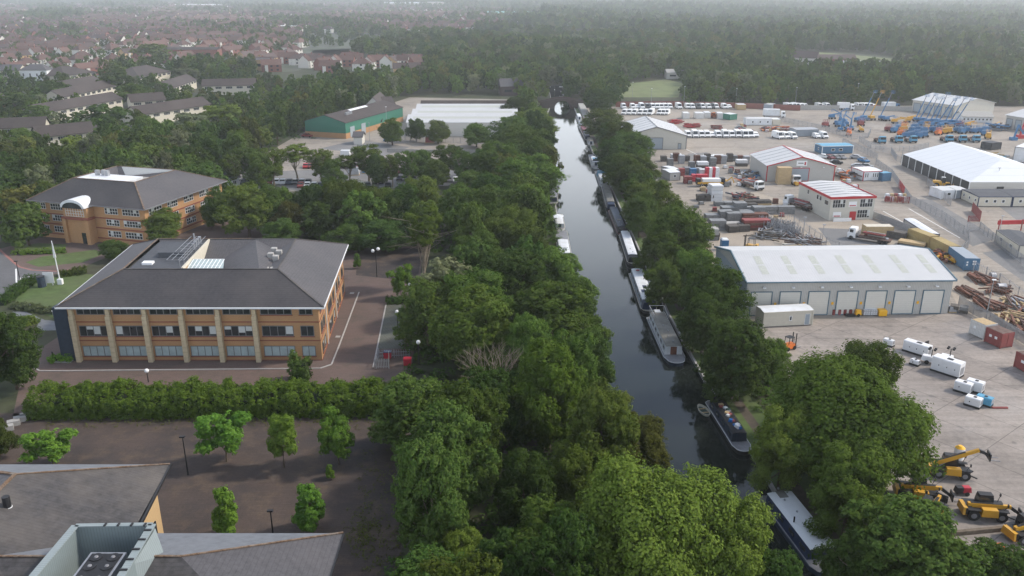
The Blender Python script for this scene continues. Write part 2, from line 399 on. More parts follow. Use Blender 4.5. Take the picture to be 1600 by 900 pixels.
for side in (CL, CR):
    s = -1 if side is CL else 1
    for i in range(len(CY) - 1):
        a, b = (side[i], CY[i]), (side[i + 1], CY[i + 1])
        bk.quad((a[0], a[1], .08), (b[0], b[1], .08), (b[0], b[1], -1.2), (a[0], a[1], -1.2))
        bk.quad((a[0], a[1], .08), (a[0] + s * .35, a[1], .08), (b[0] + s * .35, b[1], .08), (b[0], b[1], .08))
        bk.quad((a[0] + s * .35, a[1], .08), (a[0] + s * .35, a[1], -.1), (b[0] + s * .35, b[1], -.1), (b[0] + s * .35, b[1], .08))
tag(bk.build('canal_bank_kerb', 'concrete'), kind='structure')
def strip(name, off0, off1, m, z, y0=60, y1=420, side='r'):
    s = MB(); yy = np.linspace(y0, y1, 40); f = canal_r if side == 'r' else canal_l
    for a, b in zip(yy[:-1], yy[1:]): s.quad((f(a) + off0, a, z), (f(a) + off1, a, z), (f(b) + off1, b, z), (f(b) + off0, b, z))
    return tag(s.build(name, m), kind='structure')
strip('verge_grass', .36, 5.5, 'grass', .004)
strip('towpath', 2.0, 3.4, 'towpath', .008)
SHEETS = {}
def sheet(name, pts, m, lvl=1, world=False):
    """a flat surface from its corners; lvl lifts it 4 mm a step above the surface below"""
    pp = pts if world else [P(*p) for p in pts]
    o = MB().quad(*[(x, y, .004 * lvl) for x, y in pp]).build(name, m)
    a = sum(pp[i][0] * pp[(i + 1) % len(pp)][1] - pp[(i + 1) % len(pp)][0] * pp[i][1] for i in range(len(pp)))
    if a < 0: o.data.flip_normals()
    SHEETS.setdefault(name, []).append(pp)
    return tag(o, kind='structure')
# right: the industrial yards
YARD = [(37, 428), (37.5, 300), (38, 200), (39, 150), (41, 120), (43, 95), (45, 70), (47, 58), (110, 58), (220, 120), (300, 250), (330, 420), (215, 432), (150, 425), (90, 424)]
sheet('yard_ground', YARD, 'yard_far', 1, True)
sheet('concrete_yard', [(1190, 505), (1480, 490), (1503, 484), (1600, 560), (1720, 640), (1720, 980), (1500, 940), (1470, 860), (1380, 620), (1230, 540)], 'yard_concrete', 2)
sheet('dirt_yard', [(1497, 478), (1470, 430), (1450, 400), (1560, 440), (1640, 480), (1640, 570)], 'yard_dirt', 2)
sheet('dirt_yard', [(1100, 395), (1100, 345), (1180, 300), (1280, 330), (1370, 345), (1440, 395)], 'yard_dirt', 2)
sheet('tarmac_patch', [(1278, 356), (1325, 358), (1385, 380), (1300, 384)], 'tarmac_patch', 3)
sheet('tarmac_patch', [(1535, 395), (1575, 388), (1640, 425), (1600, 440)], 'tarmac_patch', 3)
sheet('tarmac_patch', [(1560, 322), (1640, 322), (1640, 345), (1590, 345)], 'tarmac_patch', 3)
sheet('tarmac_patch', [(1075, 240), (1105, 238), (1112, 248), (1070, 250)], 'tarmac_patch', 3)
sheet('tarmac_patch', [(1415, 310), (1455, 312), (1560, 372), (1520, 385)], 'tarmac_patch', 3)
# painted bay edges in the transport yard
for a, b in (((1380, 330), (1484, 388)), ((1420, 326), (1500, 372)), ((1072, 233), (1096, 245))):
    (x0, y0), (x1, y1) = P(*a), P(*b); d = math.hypot(x1 - x0, y1 - y0); nx, ny = -(y1 - y0) / d * .12, (x1 - x0) / d * .12
    sheet('painted_line', [(x0 - nx, y0 - ny), (x1 - nx, y1 - ny), (x1 + nx, y1 + ny), (x0 + nx, y0 + ny)], 'road_paint', 4, True)
# left: offices, car parks, road
sheet('car_park', [(-80, 645), (640, 650), (640, 700), (620, 960), (-80, 960)], 'car_park', 1)
sheet('brick_paving', [(40, 560), (130, 500), (200, 440), (560, 385), (660, 385), (655, 470), (640, 610), (640, 650), (20, 650)], 'brick_paving', 1)
sheet('brick_paving', [(-40, 400), (60, 372), (340, 335), (450, 335), (450, 392), (160, 405), (110, 425), (10, 440)], 'brick_paving', 1)
sheet('grass_grid', [(603, 477), (632, 475), (632, 545), (588, 545)], 'grass_grid', 2)
sheet('car_park', [(560, 388), (660, 388), (652, 440), (556, 430)], 'car_park', 2)
sheet('grass_lawn', [(20, 478), (30, 460), (70, 435), (130, 428), (175, 432), (95, 500), (60, 488)], 'grass', 2)
sheet('grass_lawn', [(40, 410), (65, 401), (150, 390), (158, 398), (130, 410), (60, 417)], 'grass', 3)
sheet('grass_lawn', [(20, 385), (60, 380), (105, 382), (95, 395), (40, 398)], 'grass', 3)
sheet('stone_path', [(20, 487), (40, 487), (70, 500), (90, 502), (90, 516), (55, 517), (60, 505), (20, 492)], 'slate_blue', 3)
# road that enters from the left and its red edging
sheet('road', [(-160, 370), (-20, 372), (10, 400), (30, 417), (90, 425), (70, 433), (30, 437), (5, 475), (-60, 520), (-200, 520)], 'asphalt', 2)
def ribbon(name, px, w, m, lvl, h=0):
    """an edge, line or kerb along a path: flat paint, or a real step when it has a height"""
    pp = [P(*p) for p in px]; s = MB()
    for (x0, y0), (x1, y1) in zip(pp[:-1], pp[1:]):
        d = math.hypot(x1 - x0, y1 - y0); nx, ny = -(y1 - y0) / d * w / 2, (x1 - x0) / d * w / 2; z = .004 * lvl + h
        s.quad((x0 - nx, y0 - ny, z), (x1 - nx, y1 - ny, z), (x1 + nx, y1 + ny, z), (x0 + nx, y0 + ny, z))
        if h: s.quad((x0 - nx, y0 - ny, 0), (x1 - nx, y1 - ny, 0), (x1 - nx, y1 - ny, z), (x0 - nx, y0 - ny, z)); s.quad((x0 + nx, y0 + ny, 0), (x1 + nx, y1 + ny, 0), (x1 + nx, y1 + ny, z), (x0 + nx, y0 + ny, z))
    return tag(s.build(name, m), kind='structure')
ribbon('road_edge', [(-20, 372), (10, 400), (30, 417), (50, 422), (90, 424), (120, 420)], .5, 'red_edge', 4)
ribbon('road_edge', [(-60, 520), (5, 470), (28, 448), (45, 440)], .5, 'red_edge', 4)
ribbon('give_way_marking', [(25, 420), (26, 448)], .3, 'road_paint', 5)
ribbon('give_way_marking', [(31, 434), (32, 447)], .3, 'road_paint', 5)
ribbon('lane_marking', [(34, 434), (54, 431)], .15, 'road_paint', 5)
ribbon('kerb', [(57, 572), (55, 576), (62, 580), (90, 580), (500, 576), (518, 570), (530, 540), (561, 457)], .22, 'kerb', 1, .12)
ribbon('kerb', [(603, 477), (583, 575)], .22, 'kerb', 1, .12)
# meadows and playing field beyond, the suburb's ground
sheet('meadow', [(965, 152), (970, 132), (1040, 124), (1068, 130), (1060, 152)], 'meadow', 1)
sheet('meadow', [(1245, 90), (1262, 80), (1345, 87), (1400, 92), (1390, 97), (1300, 97)], 'meadow', 1)
sheet('playing_field', [(478, 90), (490, 78), (545, 76), (548, 90)], 'meadow', 1)
sheet('suburb_ground', [(-900, 130), (-900, 22), (840, 22), (690, 55), (560, 80), (460, 112), (200, 120), (120, 135)], 'suburb_ground', 1)
# yards between the offices and the canal, north
sheet('north_yard_ground', [(330, 290), (470, 208), (640, 152), (815, 156), (815, 240), (760, 262), (700, 275), (560, 292), (440, 300), (340, 305)], 'yard_far', 1)
sheet('tarmac_patch', [(500, 232), (560, 218), (640, 230), (600, 244)], 'tarmac_patch', 2)
sheet('tarmac_patch', [(350, 300), (380, 270), (560, 262), (745, 268), (700, 290), (560, 296)], 'tarmac_patch', 2)
sheet('estate_ground', [(0, 235), (60, 200), (160, 170), (240, 180), (330, 150), (330, 190), (240, 215), (160, 240), (60, 260)], 'suburb_ground', 1)
# air between here and the horizon
hz = MB().box(0, 3450, -2, 9000, 7900, 59.5 + 1.5)
m = bpy.data.materials.new('air'); m.use_nodes = True; n_ = m.node_tree; n_.nodes.remove(n_.nodes['Principled BSDF'])
pv = n_.nodes.new('ShaderNodeVolumePrincipled'); pv.inputs['Color'].default_value = (.95, .98, 1, 1); pv.inputs['Density'].default_value = 2.15e-4; pv.inputs['Anisotropy'].default_value = .62
n_.links.new(pv.outputs[0], n_.nodes['Material Output'].inputs['Volume']); MATS['air'] = m
HAZE = tag(hz.build('haze', 'air'), kind='stuff', label='pale haze in the air over the valley')
HAZE.display_type = 'WIRE'
# ================================================================ buildings
FOOT = []      # footprints, so that no tree is planted inside a building
def frame_of(a, b, world=False):
    (x0, y0), (x1, y1) = (a, b) if world else (P(*a), P(*b))
    return x0, y0, math.hypot(x1 - x0, y1 - y0), math.atan2(y1 - y0, x1 - x0)
def foot(x, y, rz, w, d, mg=2.5):
    c, s = cos(rz), sin(rz)
    FOOT.append([(x + u * c - v * s, y + u * s + v * c) for u, v in ((-mg, -mg), (w + mg, -mg), (w + mg, d + mg), (-mg, d + mg))])
def roof_gable(w, d, h, rise, ov=.4, th=.18, ridge='x', z0=0):
    """two sloped slabs meeting at a ridge"""
    mb = MB(); L_, D_ = (w, d) if ridge == 'x' else (d, w)
    k = rise / (D_ / 2); e = ov * k
    prof = [(-ov, h - e), (D_ / 2, h + rise), (D_ + ov, h - e), (D_ + ov, h - e + th), (D_ / 2, h + rise + th), (-ov, h - e + th)]
    if ridge == 'x': mb.ext(prof, -ov, L_ + ov)
    else: mb.ext(prof, -ov, L_ + ov, axis='y'); 
    return mb
def roof_hip(w, d, h, rise, ov=.5, th=.15):
    r = min(w, d) / 2; mb = MB(); z0 = h - ov * rise / r
    E = [(-ov, -ov), (w + ov, -ov), (w + ov, d + ov), (-ov, d + ov)]
    if w >= d: A_, B_ = (r, d / 2), (w - r, d / 2); fs = [(0, 1, 5, 4), (1, 2, 5), (2, 3, 4, 5), (3, 0, 4)]
    else: A_, B_ = (w / 2, r), (w / 2, d - r); fs = [(0, 1, 4), (1, 2, 5, 4), (2, 3, 5), (3, 0, 4, 5)]
    mb.add([(*p, z0 + th) for p in E] + [(*A_, h + rise + th), (*B_, h + rise + th)], fs)
    mb.add([(*p, z0) for p in E] + [(*p, z0 + th) for p in E], [(0, 1, 5, 4), (1, 2, 6, 5), (2, 3, 7, 6), (3, 0, 4, 7), (3, 2, 1, 0)])
    return mb
def walls_gable(w, d, h, rise, ridge='x'):
    mb = MB()
    if ridge == 'x': mb.ext([(0, 0), (0, h), (d / 2, h + rise), (d, h), (d, 0)], 0, w)
    else: mb.ext([(0, 0), (0, h), (w / 2, h + rise), (w, h), (w, 0)], 0, d, axis='y')
    return mb
def window(parent, x, z, w, h, side='f', D=0, W=0, panes=2, glass='glass', fr='frame_light', bar=.07, out=.05, sill=None, name='window', blinds=0, rows=1):
    """a framed window standing just proud of a wall: side f front (y=0), r right (x=W), l left (x=0), b back (y=D)"""
    mb = MB()
    def pt(u, zz, o):
        return {'f': (u, -o, zz), 'b': (u, D + o, zz), 'r': (W + o, u, zz), 'l': (-o, u, zz)}[side]
    def slab(u0, u1, z0, z1, o0, o1, m):
        vs = [pt(u, zz, o) for o in (o0, o1) for u, zz in ((u0, z0), (u1, z0), (u1, z1), (u0, z1))]
        fs = [(4, 5, 6, 7), (0, 1, 5, 4), (1, 2, 6, 5), (2, 3, 7, 6), (3, 0, 4, 7), (3, 2, 1, 0)]
        if side in 'lb': fs = [f[::-1] for f in fs]
        mb.add(vs, fs, m)
    slab(x, x + w, z, z + h, .004, out * .5, 0)
    if blinds:
        for i in range(panes):
            if (i * 7 + int(x * 3) + int(z)) % 5 < blinds: 
                pw = w / panes; drop = h * (.95 if blinds >= 5 else (.35 + .6 * ((i * 3 + int(x)) % 4) / 4)); slab(x + i * pw + .05, x + (i + 1) * pw - .05, z + h - drop, z + h - .04, out * .5, out * .62, 2)
    for i in range(panes + 1):
        u = x + (w - bar) * i / panes; slab(u, u + bar, z, z + h, .004, out, 1)
    for j in range(rows + 1):
        zz = z + (h - bar) * j / rows; slab(x + bar, x + w - bar, zz, zz + bar, .004, out - .006, 1)
    if sill: slab(x - .08, x + w + .08, z - .12, z - .01, .004, out + .08, 3)
    return mb.build(name, [glass, fr, 'blind' if blinds >= 5 else 'blind_white', sill or fr], parent)
def gable_building(name, label, cat, a, b, d, h, rise, roof='brown_roof', wall='cream', ridge='x', hip=False, ov=.5, wins=None, group=None, world=False, trim=None, w=None, nm_roof='roof', bar=None):
    x, y, wd, rz = frame_of(a, b, world); wd = w or wd
    t = thing(name, label, cat, x, y, rz, group=group); foot(x, y, rz, wd, d)
    if hip:
        MB().box(wd / 2, d / 2, 0, wd, d, h - .02).build('wall', wall, t); roof_hip(wd, d, h, rise, ov).build(nm_roof, roof, t)
    else:
        walls_gable(wd, d, h - .02, rise, ridge).build('wall', wall, t)
        if ridge == 'x': roof_gable(wd, d, h, rise, ov).build(nm_roof, roof, t)
        else:
            mb = MB(); k = rise / (wd / 2); e = ov * k; th = .18
            mb.ext([(-ov, h - e), (wd / 2, h + rise), (wd + ov, h - e), (wd + ov, h - e + th), (wd / 2, h + rise + th), (-ov, h - e + th)][::-1], -ov, d + ov, axis='y'); mb.build(nm_roof, roof, t)
    if wins:
        for (side, n, z, ww, hh, *o) in wins:
            L_ = wd if side in 'fb' else d; st = L_ / n
            for i in range(n): window(t, st * (i + .5) - ww / 2, z, ww, hh, side, D=d, W=wd, panes=o[0] if o else 2)
    t['_w'] = wd; t['_d'] = d
    return t, wd, rz
def loc(t, u, v):
    rz = t.rotation_euler[2]; return t.location[0] + u * cos(rz) - v * sin(rz), t.location[1] + u * sin(rz) + v * cos(rz)

# ---------------------------------------------------------------- the main office: three storeys, ring of slate roofs round a court
OW, OD, OH, OR = 39.0, 31.6, 9.35, 12.8       # width, depth, eave and ridge heights
OX, OY = -69.0, 120.1; SK = -.075
office = thing('office_building', 'three storey orange brick office with stone piers and slate roofs round an open court', 'office building', OX, OY)
foot(OX - 1, OY, 0, OW, OD, 3)
def S(u, v): return (u + SK * v, v)         # the plan is very slightly skewed
def sk(mb): mb.v = [(x + SK * y, y, z) for x, y, z in mb.v]; return mb
sk(MB().prism([(0, 0), (OW, 0), (OW, OD), (0, OD)], 0, OH - .35)).build('wall', 'brick_orange', office)
bd = MB()
for z in (0.25, 3.62, 6.75): 
    bd.box(OW / 2, -.03, z - .30, OW - .02, .05, .16); bd.box(OW + .03, OD / 2, z - .30, .05, OD - .02, .16)
sk(bd).build('brick_band', 'brick_band', office)
ov = 1.1
ro = MB(); E_ = [(-ov, -ov), (OW + ov, -ov), (OW + ov, OD + ov), (-ov, OD + ov)]; run = 7.2
I_ = [(run - .3, run), (OW - run, run), (OW - run, OD - run), (run - .3, OD - run)]; low = 10.7; q = 4.9
J_ = [(run + q, run + q), (OW - run - q, run + q), (OW - run - q, OD - run - q), (run + q, OD - run - q)]
def rq(i, mb, m=0): j = (i + 1) % 4; mb.quad((*E_[i], OH), (*E_[j], OH), (*I_[j], OR), (*I_[i], OR), m=m)
rq(0, ro); sk(ro).build('roof', 'slate', office, label='front slate roof slope, darker than the end slopes, which are coloured as sunlit'); ro = MB(); rq(2, ro); sk(ro).build('roof', 'slate', office)
for i_ in (1, 3): r2 = MB(); rq(i_, r2); sk(r2).build('roof', 'slate_lit_side', office)
r3 = MB()
r3.quad((*I_[2], OR), (*I_[3], OR), (*J_[3], low), (*J_[2], low)); r3.quad((*I_[0], OR), (*I_[1], OR), (*J_[1], low), (*J_[0], low))
r3.quad((*I_[1], OR), (*I_[2], OR), (*J_[2], low), (*J_[1], low)); 
# the cross wing that slopes from the back ridge down towards the court
cx = OW - run - 8.5
r3.quad((cx, run, low + .4), (cx + 5.5, run, OR - .03), (cx + 1.2, OD - run, OR - .03), (cx - 3.6, OD - run - 5, low + .1))
r3.quad((cx + 5.5, run, OR - .03), (cx + 8.2, run, low + .5), (cx + 6.5, OD - run - 2, low + .5), (cx + 1.2, OD - run, OR - .03))
sk(r3).build('court_roof', 'slate_lit_side', office)
sk(MB().quad((*J_[0], low - .01), (*J_[1], low - .01), (*J_[2], low - .01), (*J_[3], low - .01))).build('court_floor', 'felt', office)
fa = MB()
for i in range(4):
    j = (i + 1) % 4; (x0, y0), (x1, y1) = E_[i], E_[j]; fa.bar((x0, y0, OH - .12), (x1, y1, OH - .12), .14, .26)
fa.v = [(x + SK * y, y, z) for x, y, z in fa.v]; fa.build('fascia', 'white_paint', office)
sf = MB().quad((*E_[3], OH - .05), (*E_[2], OH - .05), (*E_[1], OH - .05), (*E_[0], OH - .05)); sk(sf).build('soffit', 'frame', office)
rd = MB()
for p_, q_ in ((E_[0], I_[0]), (E_[1], I_[1]), (E_[2], I_[2]), (E_[3], I_[3])): rd.bar((*p_, OH + .04), (*q_, OR + .05), .26, .10)
for i in range(4): rd.bar((*I_[i], OR + .05), (*I_[(i + 1) % 4], OR + .05), .26, .10)
rd.v = [(x + SK * y, y, z) for x, y, z in rd.v]; rd.build('ridge_tiles', 'slate_old', office)
lc = MB(); lc.bar((E_[0][0] + .6, E_[0][1] + .6, OH + .42), (I_[0][0], I_[0][1], OR + .12), .16, .06); lc.bar((I_[3][0], I_[3][1], OR + .12), (I_[0][0], I_[0][1], OR + .12), .2, .06); lc.bar((run, OD - run, OR + .12), (OW - run - 8, OD - run, OR + .12), .2, .06)
lc.v = [(x + SK * y, y, z) for x, y, z in lc.v]; lc.build('lichen_crust', 'lichen', office)
# piers and window bays of the front
piers = [.9, 6.55, 12.2, 17.85, 23.5, 29.15]
for i, u in enumerate(piers):
    c = MB().box(u, -.5, 0, .72, .7, 7.75).box(u, -.4, 7.75, .6, .5, 1.05); c.build('pier', 'limestone', office)
for i in range(5):
    u0, u1 = piers[i] + .5, piers[i + 1] - .5; w_ = u1 - u0
    window(office, u0 + .15, 7.75, w_ - .3, 1.15, panes=4, fr='frame', bar=.12, out=.08)
    window(office, u0 + .1, 4.15, w_ - .2, 1.75, panes=4, fr='frame', bar=.1, out=.08, blinds=(3, 1, 2, 2, 3)[i], sill='brick_band')
    window(office, u0 + .1, .75, w_ - .2, 1.75, panes=4, fr='frame', bar=.1, out=.08, blinds=5, sill='brick_band')
for u0, w_, p_ in ((30.0, 4.9, 4), (36.0, 2.1, 2)):
    window(office, u0, 7.75, w_, 1.15, panes=p_, fr='frame', bar=.12, out=.08, sill='brick_band')
    window(office, u0, 4.15, w_, 1.75, panes=p_, fr='frame', bar=.1, out=.08, blinds=1, sill='brick_band')
    window(office, u0, .75, w_, 1.75, panes=p_, fr='frame', bar=.1, out=.08, blinds=5, sill='brick_band')
def side_window(v, w_, z, h_, p_):
    o = window(office, v, z, w_, h_, 'r', W=OW, panes=p_, fr='frame', bar=.1, out=.08, blinds=1, sill='brick_band')
    for vt in o.data.vertices: vt.co.x += SK * vt.co.y
for z, h_ in ((7.6, 1.2), (4.15, 1.75), (.75, 1.75)):
    for v, w_, p_ in ((1.2, 1.6, 2), (3.6, 1.6, 2), (9.5, 4.2, 4), (15.2, 1.8, 2), (20, 1.8, 2), (23, 1.8, 2), (27.6, 2.2, 2)): side_window(v, w_, z, h_, p_)
for v in (6.6, 18.4): 
    dp = MB().tube((OW + .12, v, 0), (OW + .12, v, OH - .2), .09); sk(dp).build('drainpipe', 'white_paint', office)
MB().box(-1.0, 1.6, 0, 2.2, 3.4, OH - .4).build('stair_tower', 'navy', office)
MB().box(-1.6, .8, 0, 2.6, 3.6, .12).build('doorstep', 'concrete', office)
# plant deck on the left ridge, its parapet, ladder frames and vents
dx0, dx1, dy0, dy1 = run + .1, run + 9.2, run + .5, OD - run - .3; dz = OR - .25
sk(MB().prism([(dx0, dy0), (dx1, dy0), (dx1 - .3, dy1), (dx0, dy1)], low - .3, dz - .12)).build('plant_room_wall', 'brick_light', office)
sk(MB().prism([(dx0 + .1, dy0 + .1), (dx1 - .1, dy0 + .1), (dx1 - .4, dy1 - .1), (dx0 + .1, dy1 - .1)], dz - .11, dz)).build('flat_roof', 'felt', office)
cp = MB(); cp.box((dx0 + dx1) / 2, dy0, dz, dx1 - dx0 + .3, .22, .18); sk(cp).build('parapet_coping', 'white_paint', office)
sk(MB().box(dx1 - .2, (dy0 + dy1) / 2, low, .3, dy1 - dy0, OR - low + .1)).build('court_wall', 'cream', office)
sk(MB().box(dx0 + 2.4, dy0 + 3.0, dz, 1.7, 1.3, .35)).build('skylight', 'white_paint', office)
sk(MB().box(dx0 + 5.2, dy0 + 9.0, dz, 4.4, 5.2, .9)).build('plant_housing', 'felt', office)
lad = MB()
for k in range(2):
    for s_ in (0, .9): lad.bar((dx0 + 5.3 + k * 2 + s_, dy0 + 3.5, dz + .5), (dx0 + 6.6 + k * 1.6 + s_, dy1 - 2.5, dz + 1.6), .07)
for k in range(7): lad.bar((dx0 + 5.3 + k * .2, dy0 + 3.5 + k * 1.2, dz + .5 + k * .12), (dx0 + 8.2 + k * .2, dy0 + 3.5 + k * 1.2, dz + .5 + k * .12), .05)
for k in range(6): lad.bar((dx1 - .8, dy0 + 1 + k * 2.2, dz), (dx1 - .8, dy0 + 1 + k * 2.2, dz + 1.1), .05)
lad.bar((dx1 - .8, dy0 + 1, dz + 1.1), (dx1 - .8, dy0 + 12, dz + 1.1), .05); sk(lad).build('railing', 'galv', office)
for k in range(4): sk(MB().box(dx1 - 1.6, dy1 - 1.0 - k * 1.4, dz, .5, .5, 1.1)).build('vent', 'galv', office)
sk(MB().tube((dx0 + 6.5, dy1 - .8, dz), (dx0 + 6.5, dy1 - .8, dz + 1.6), .14)).build('flue', 'galv', office)
gl = MB(); gx0, gx1, gy = dx1 + .2, cx - 1.6, run + 2.2
gl.quad((gx0, gy - 1.6, OR - .7), (gx1 + 1, gy - 1.6, OR - .7), (gx1, gy + 3.6, OR - .2), (gx0 - .3, gy + 3.6, OR - .2), m=0)
for k in range(9): 
    u = gx0 + (gx1 - gx0) * k / 8; gl.bar((u, gy - 1.6, OR - .68), (u, gy + 3.6, OR - .17), .12, .06, m=1)
for k in range(3): gl.bar((gx0, gy - 1.6 + k * 2.6, OR - .68 + .25 * k), (gx1, gy - 1.6 + k * 2.6, OR - .68 + k * .25), .12, .07, m=1)
sk(gl).build('glass_court_roof', ['blind', 'white_paint'], office)
acu = MB()
for k in range(4): sk(MB().box(OW - run - 1.7 - (k % 2) * 1.15, run + 7.0 + k * 1.5, low + .5, .95, .95, 1.7)).build('air_conditioner', 'concrete', office)
for k in range(2): sk(MB().box(OW - run - 2.6 + k * 1.3, run + 2.6, low + .8, 1.0, 1.0, .7)).build('air_conditioner', 'concrete', office)
sk(MB().quad((cx + 2, OD - run - .1, low), (OW - run, OD - run - .1, low), (OW - run, OD - run - .1, OR + .02), (cx + 1.2, OD - run - .1, OR + .02))).build('ribbed_screen', 'rib_clad', office)

# ---------------------------------------------------------------- the older hipped office behind
A2 = (-113.5, 190.0); B2 = (-82.1, 180.9)
x, y, W2, rz2 = frame_of(A2, B2, True); D2 = 31.5; H2, R2 = 9.0, 12.9
off2 = thing('office_building', 'older orange brick office with a hipped slate roof, arched entrance dormer and striped brick bands', 'office building', x, y, rz2); foot(x, y, rz2, W2, D2, 2)
MB().box(W2 / 2, D2 / 2, 0, W2 - 2.2, D2 - 2.2, H2 - .1).build('wall', 'brick_orange', off2)
mb = MB()
E2 = [(0, 0), (W2, 0), (W2, D2), (0, D2)]; I2 = [(6.5, 8.4), (W2 - 8.8, 8.4), (W2 - 8.8, D2 - 8.4), (6.5, D2 - 8.4)]; J2 = [(9, 11), (W2 - 11.5, 11), (W2 - 11.5, D2 - 11), (9, D2 - 11)]
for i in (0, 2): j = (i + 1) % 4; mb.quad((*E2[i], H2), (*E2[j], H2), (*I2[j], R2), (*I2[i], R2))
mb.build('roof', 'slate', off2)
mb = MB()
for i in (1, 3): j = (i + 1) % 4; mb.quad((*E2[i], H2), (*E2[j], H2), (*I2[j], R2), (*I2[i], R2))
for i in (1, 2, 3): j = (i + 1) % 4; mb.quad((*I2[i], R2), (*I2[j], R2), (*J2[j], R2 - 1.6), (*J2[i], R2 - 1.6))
mb.build('roof', 'slate_lit_side', off2)
MB().quad(*[(*p, R2 - 1.59) for p in J2]).build('court_floor', 'concrete', off2)
MB().box(6.5 + 7.5, 8.4 + 3.2, R2 - 1.5, 14.4, 6.0, 1.45).build('flat_deck', 'boat_white', off2)
MB().quad((11, D2 - 11, R2 - 1.5), (W2 - 10, D2 - 10, R2 - 1.5), (W2 - 9, D2 - 8.5, R2 + .06), (8, D2 - 8.5, R2 + .06)).build('pale_slope', 'rib_clad', off2)
MB().quad((*E2[3], H2 - .03), (*E2[2], H2 - .03), (*E2[1], H2 - .03), (*E2[0], H2 - .03)).build('soffit', 'frame', off2)
rd = MB()
for i in range(4): rd.bar((*E2[i], H2 + .05), (*I2[i], R2 + .06), .3, .1); rd.bar((*I2[i], R2 + .06), (*I2[(i + 1) % 4], R2 + .06), .3, .1)
rd.build('ridge_tiles', 'lichen', off2)
fc = MB()
for i in range(4): fc.bar((*E2[i], H2 - .1), (*E2[(i + 1) % 4], H2 - .1), .15, .2)
fc.build('gutter', 'grey_metal', off2)
bb = MB()
for z in (.9, 3.35, 5.75): bb.box(W2 / 2, 1.06, z, W2 - 2.2, .1, .28); bb.box(W2 - 1.04, D2 / 2, z, .1, D2 - 2.2, .28)
bb.build('brick_band', 'brick_band', off2)
def w2(u, w_, z, h_, p_, side='f'):
    o = window(off2, u, z, w_, h_, side, D=D2, W=W2, panes=p_, fr='frame_light', bar=.09, out=.08, blinds=1, rows=2)
    for vt in o.data.vertices:
        if side == 'f': vt.co.y += 1.1
        else: vt.co.x -= 1.1
for z, h_ in ((6.9, 1.5), (4.2, 1.5), (1.5, 1.5)):
    for u, w_, p_ in ((1.6, 2.6, 4), (5.6, 3.6, 5), (20.8, 3.6, 5), (25.6, 4.6, 6)): w2(u, w_, z, h_, p_)
    for v, w_, p_ in ((2.5, 4.5, 5), (9, 3.6, 5), (15, 3.6, 5), (21, 3.6, 5), (26.5, 2.8, 4)): w2(v, w_, z, h_, p_, 'r')
ent = MB().box(14.4, .4, 0, 6.6, 3.0, 8.3); ent.build('entrance_bay', 'brick_orange', off2)
for u in (11.4, 17.6): MB().box(u, -1.2, 0, 1.0, 1.0, 5.9).build('brick_pillar', 'brick_orange', off2)
MB().box(14.5, -.5, 5.7, 7.3, 2.4, .5).build('entrance_beam', 'brick_band', off2)
arc = MB(); prof = [(14.4 + 3.3 * cos(a), 8.5 + 1.9 * sin(a)) for a in np.linspace(0, pi, 13)]
arc.ext(prof, -1.7, 5.5, axis='y'); arc.build('arched_dormer', 'boat_white', off2, smooth=False)
MB().ext([(14.4 + 2.7 * cos(a), 8.4 + 1.4 * sin(a)) for a in np.linspace(0, pi, 13)], -1.76, -1.71, axis='y').build('arched_window', 'glass', off2)
window(off2, 11.9, 6.4, 5.0, 1.9, panes=7, out=1.22, fr='frame_light', rows=3)
w3 = MB().box(16.2, -1.14, 0, 1.6, .1, 2.6); w3.build('entrance_door', 'glass', off2)
vn = MB()
for u, v in ((9.5, 13), (11, 13.4), (12.4, 13)): vn.box(u, v, R2 - .1, .8, .8, 1.3)
vn.build('roof_vent', 'galv', off2)

# ---------------------------------------------------------------- slate roofs and plant enclosure at the bottom left
off3 = thing('office_building', 'cream and yellow brick office wing under old slate hipped roofs stained with orange lichen', 'office building', -60, 44); foot(-60, 44, 0, 45, 31, 2)
ZE, ZR = 8.6, 12.3
# wing running away from us: eave x -33.9 (right side), hip end at the far side
def L3(x, y): return (x + 60, y - 44)
wa = MB().prism([L3(-58, 46), L3(-35.6, 46), L3(-37.2, 74.2), L3(-58, 74.2)], 0, ZE - .3); wa.build('wall', 'cream', off3)
MB().prism([L3(-35.62, 66.0), L3(-35.2, 66.0), L3(-36.9, 74.3), L3(-37.25, 74.3)], .1, ZE - 2.2).build('wall_panel', 'brick_light', off3, label='yellow brick panel below the cream band')
ws = MB()
for k in range(6): 
    t0 = k / 6; xa = -35.9 - t0 * 1.2; ws.box(*L3(xa + .22, 64 + k * 1.7), ZE - 1.9, .1, 1.4, 1.4)
ws.build('window', 'glass', off3)
MB().box(*L3(-35.45, 69), 0, .12, 2.2, 5.4).build('stair_window', 'glass', off3)
fe, ap, mid = (-35.6, 75.4), (-46.6, 67.6), (-46.6, 46)
A_ = MB()
A_.add([(*L3(-34.1, 59.2), ZE), (*L3(*fe), ZE), (*L3(*ap), ZR), (*L3(-46.6, 52), ZR), (*L3(-36.9, 52), ZE + .85), (*L3(-36.9, 59.2), ZE + .85)], [(0, 1, 2, 5), (5, 2, 3, 4)]); A_.build('roof', 'slate_old', off3, label='broad brown stained slate slope')
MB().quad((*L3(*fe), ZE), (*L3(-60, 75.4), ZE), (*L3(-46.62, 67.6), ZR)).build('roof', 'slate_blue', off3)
MB().quad((*L3(-46.6, 67.6), ZR), (*L3(-60, 75.4), ZE), (*L3(-60, 50), ZE), (*L3(-46.6, 52), ZR)).build('roof', 'slate_lit_side', off3)
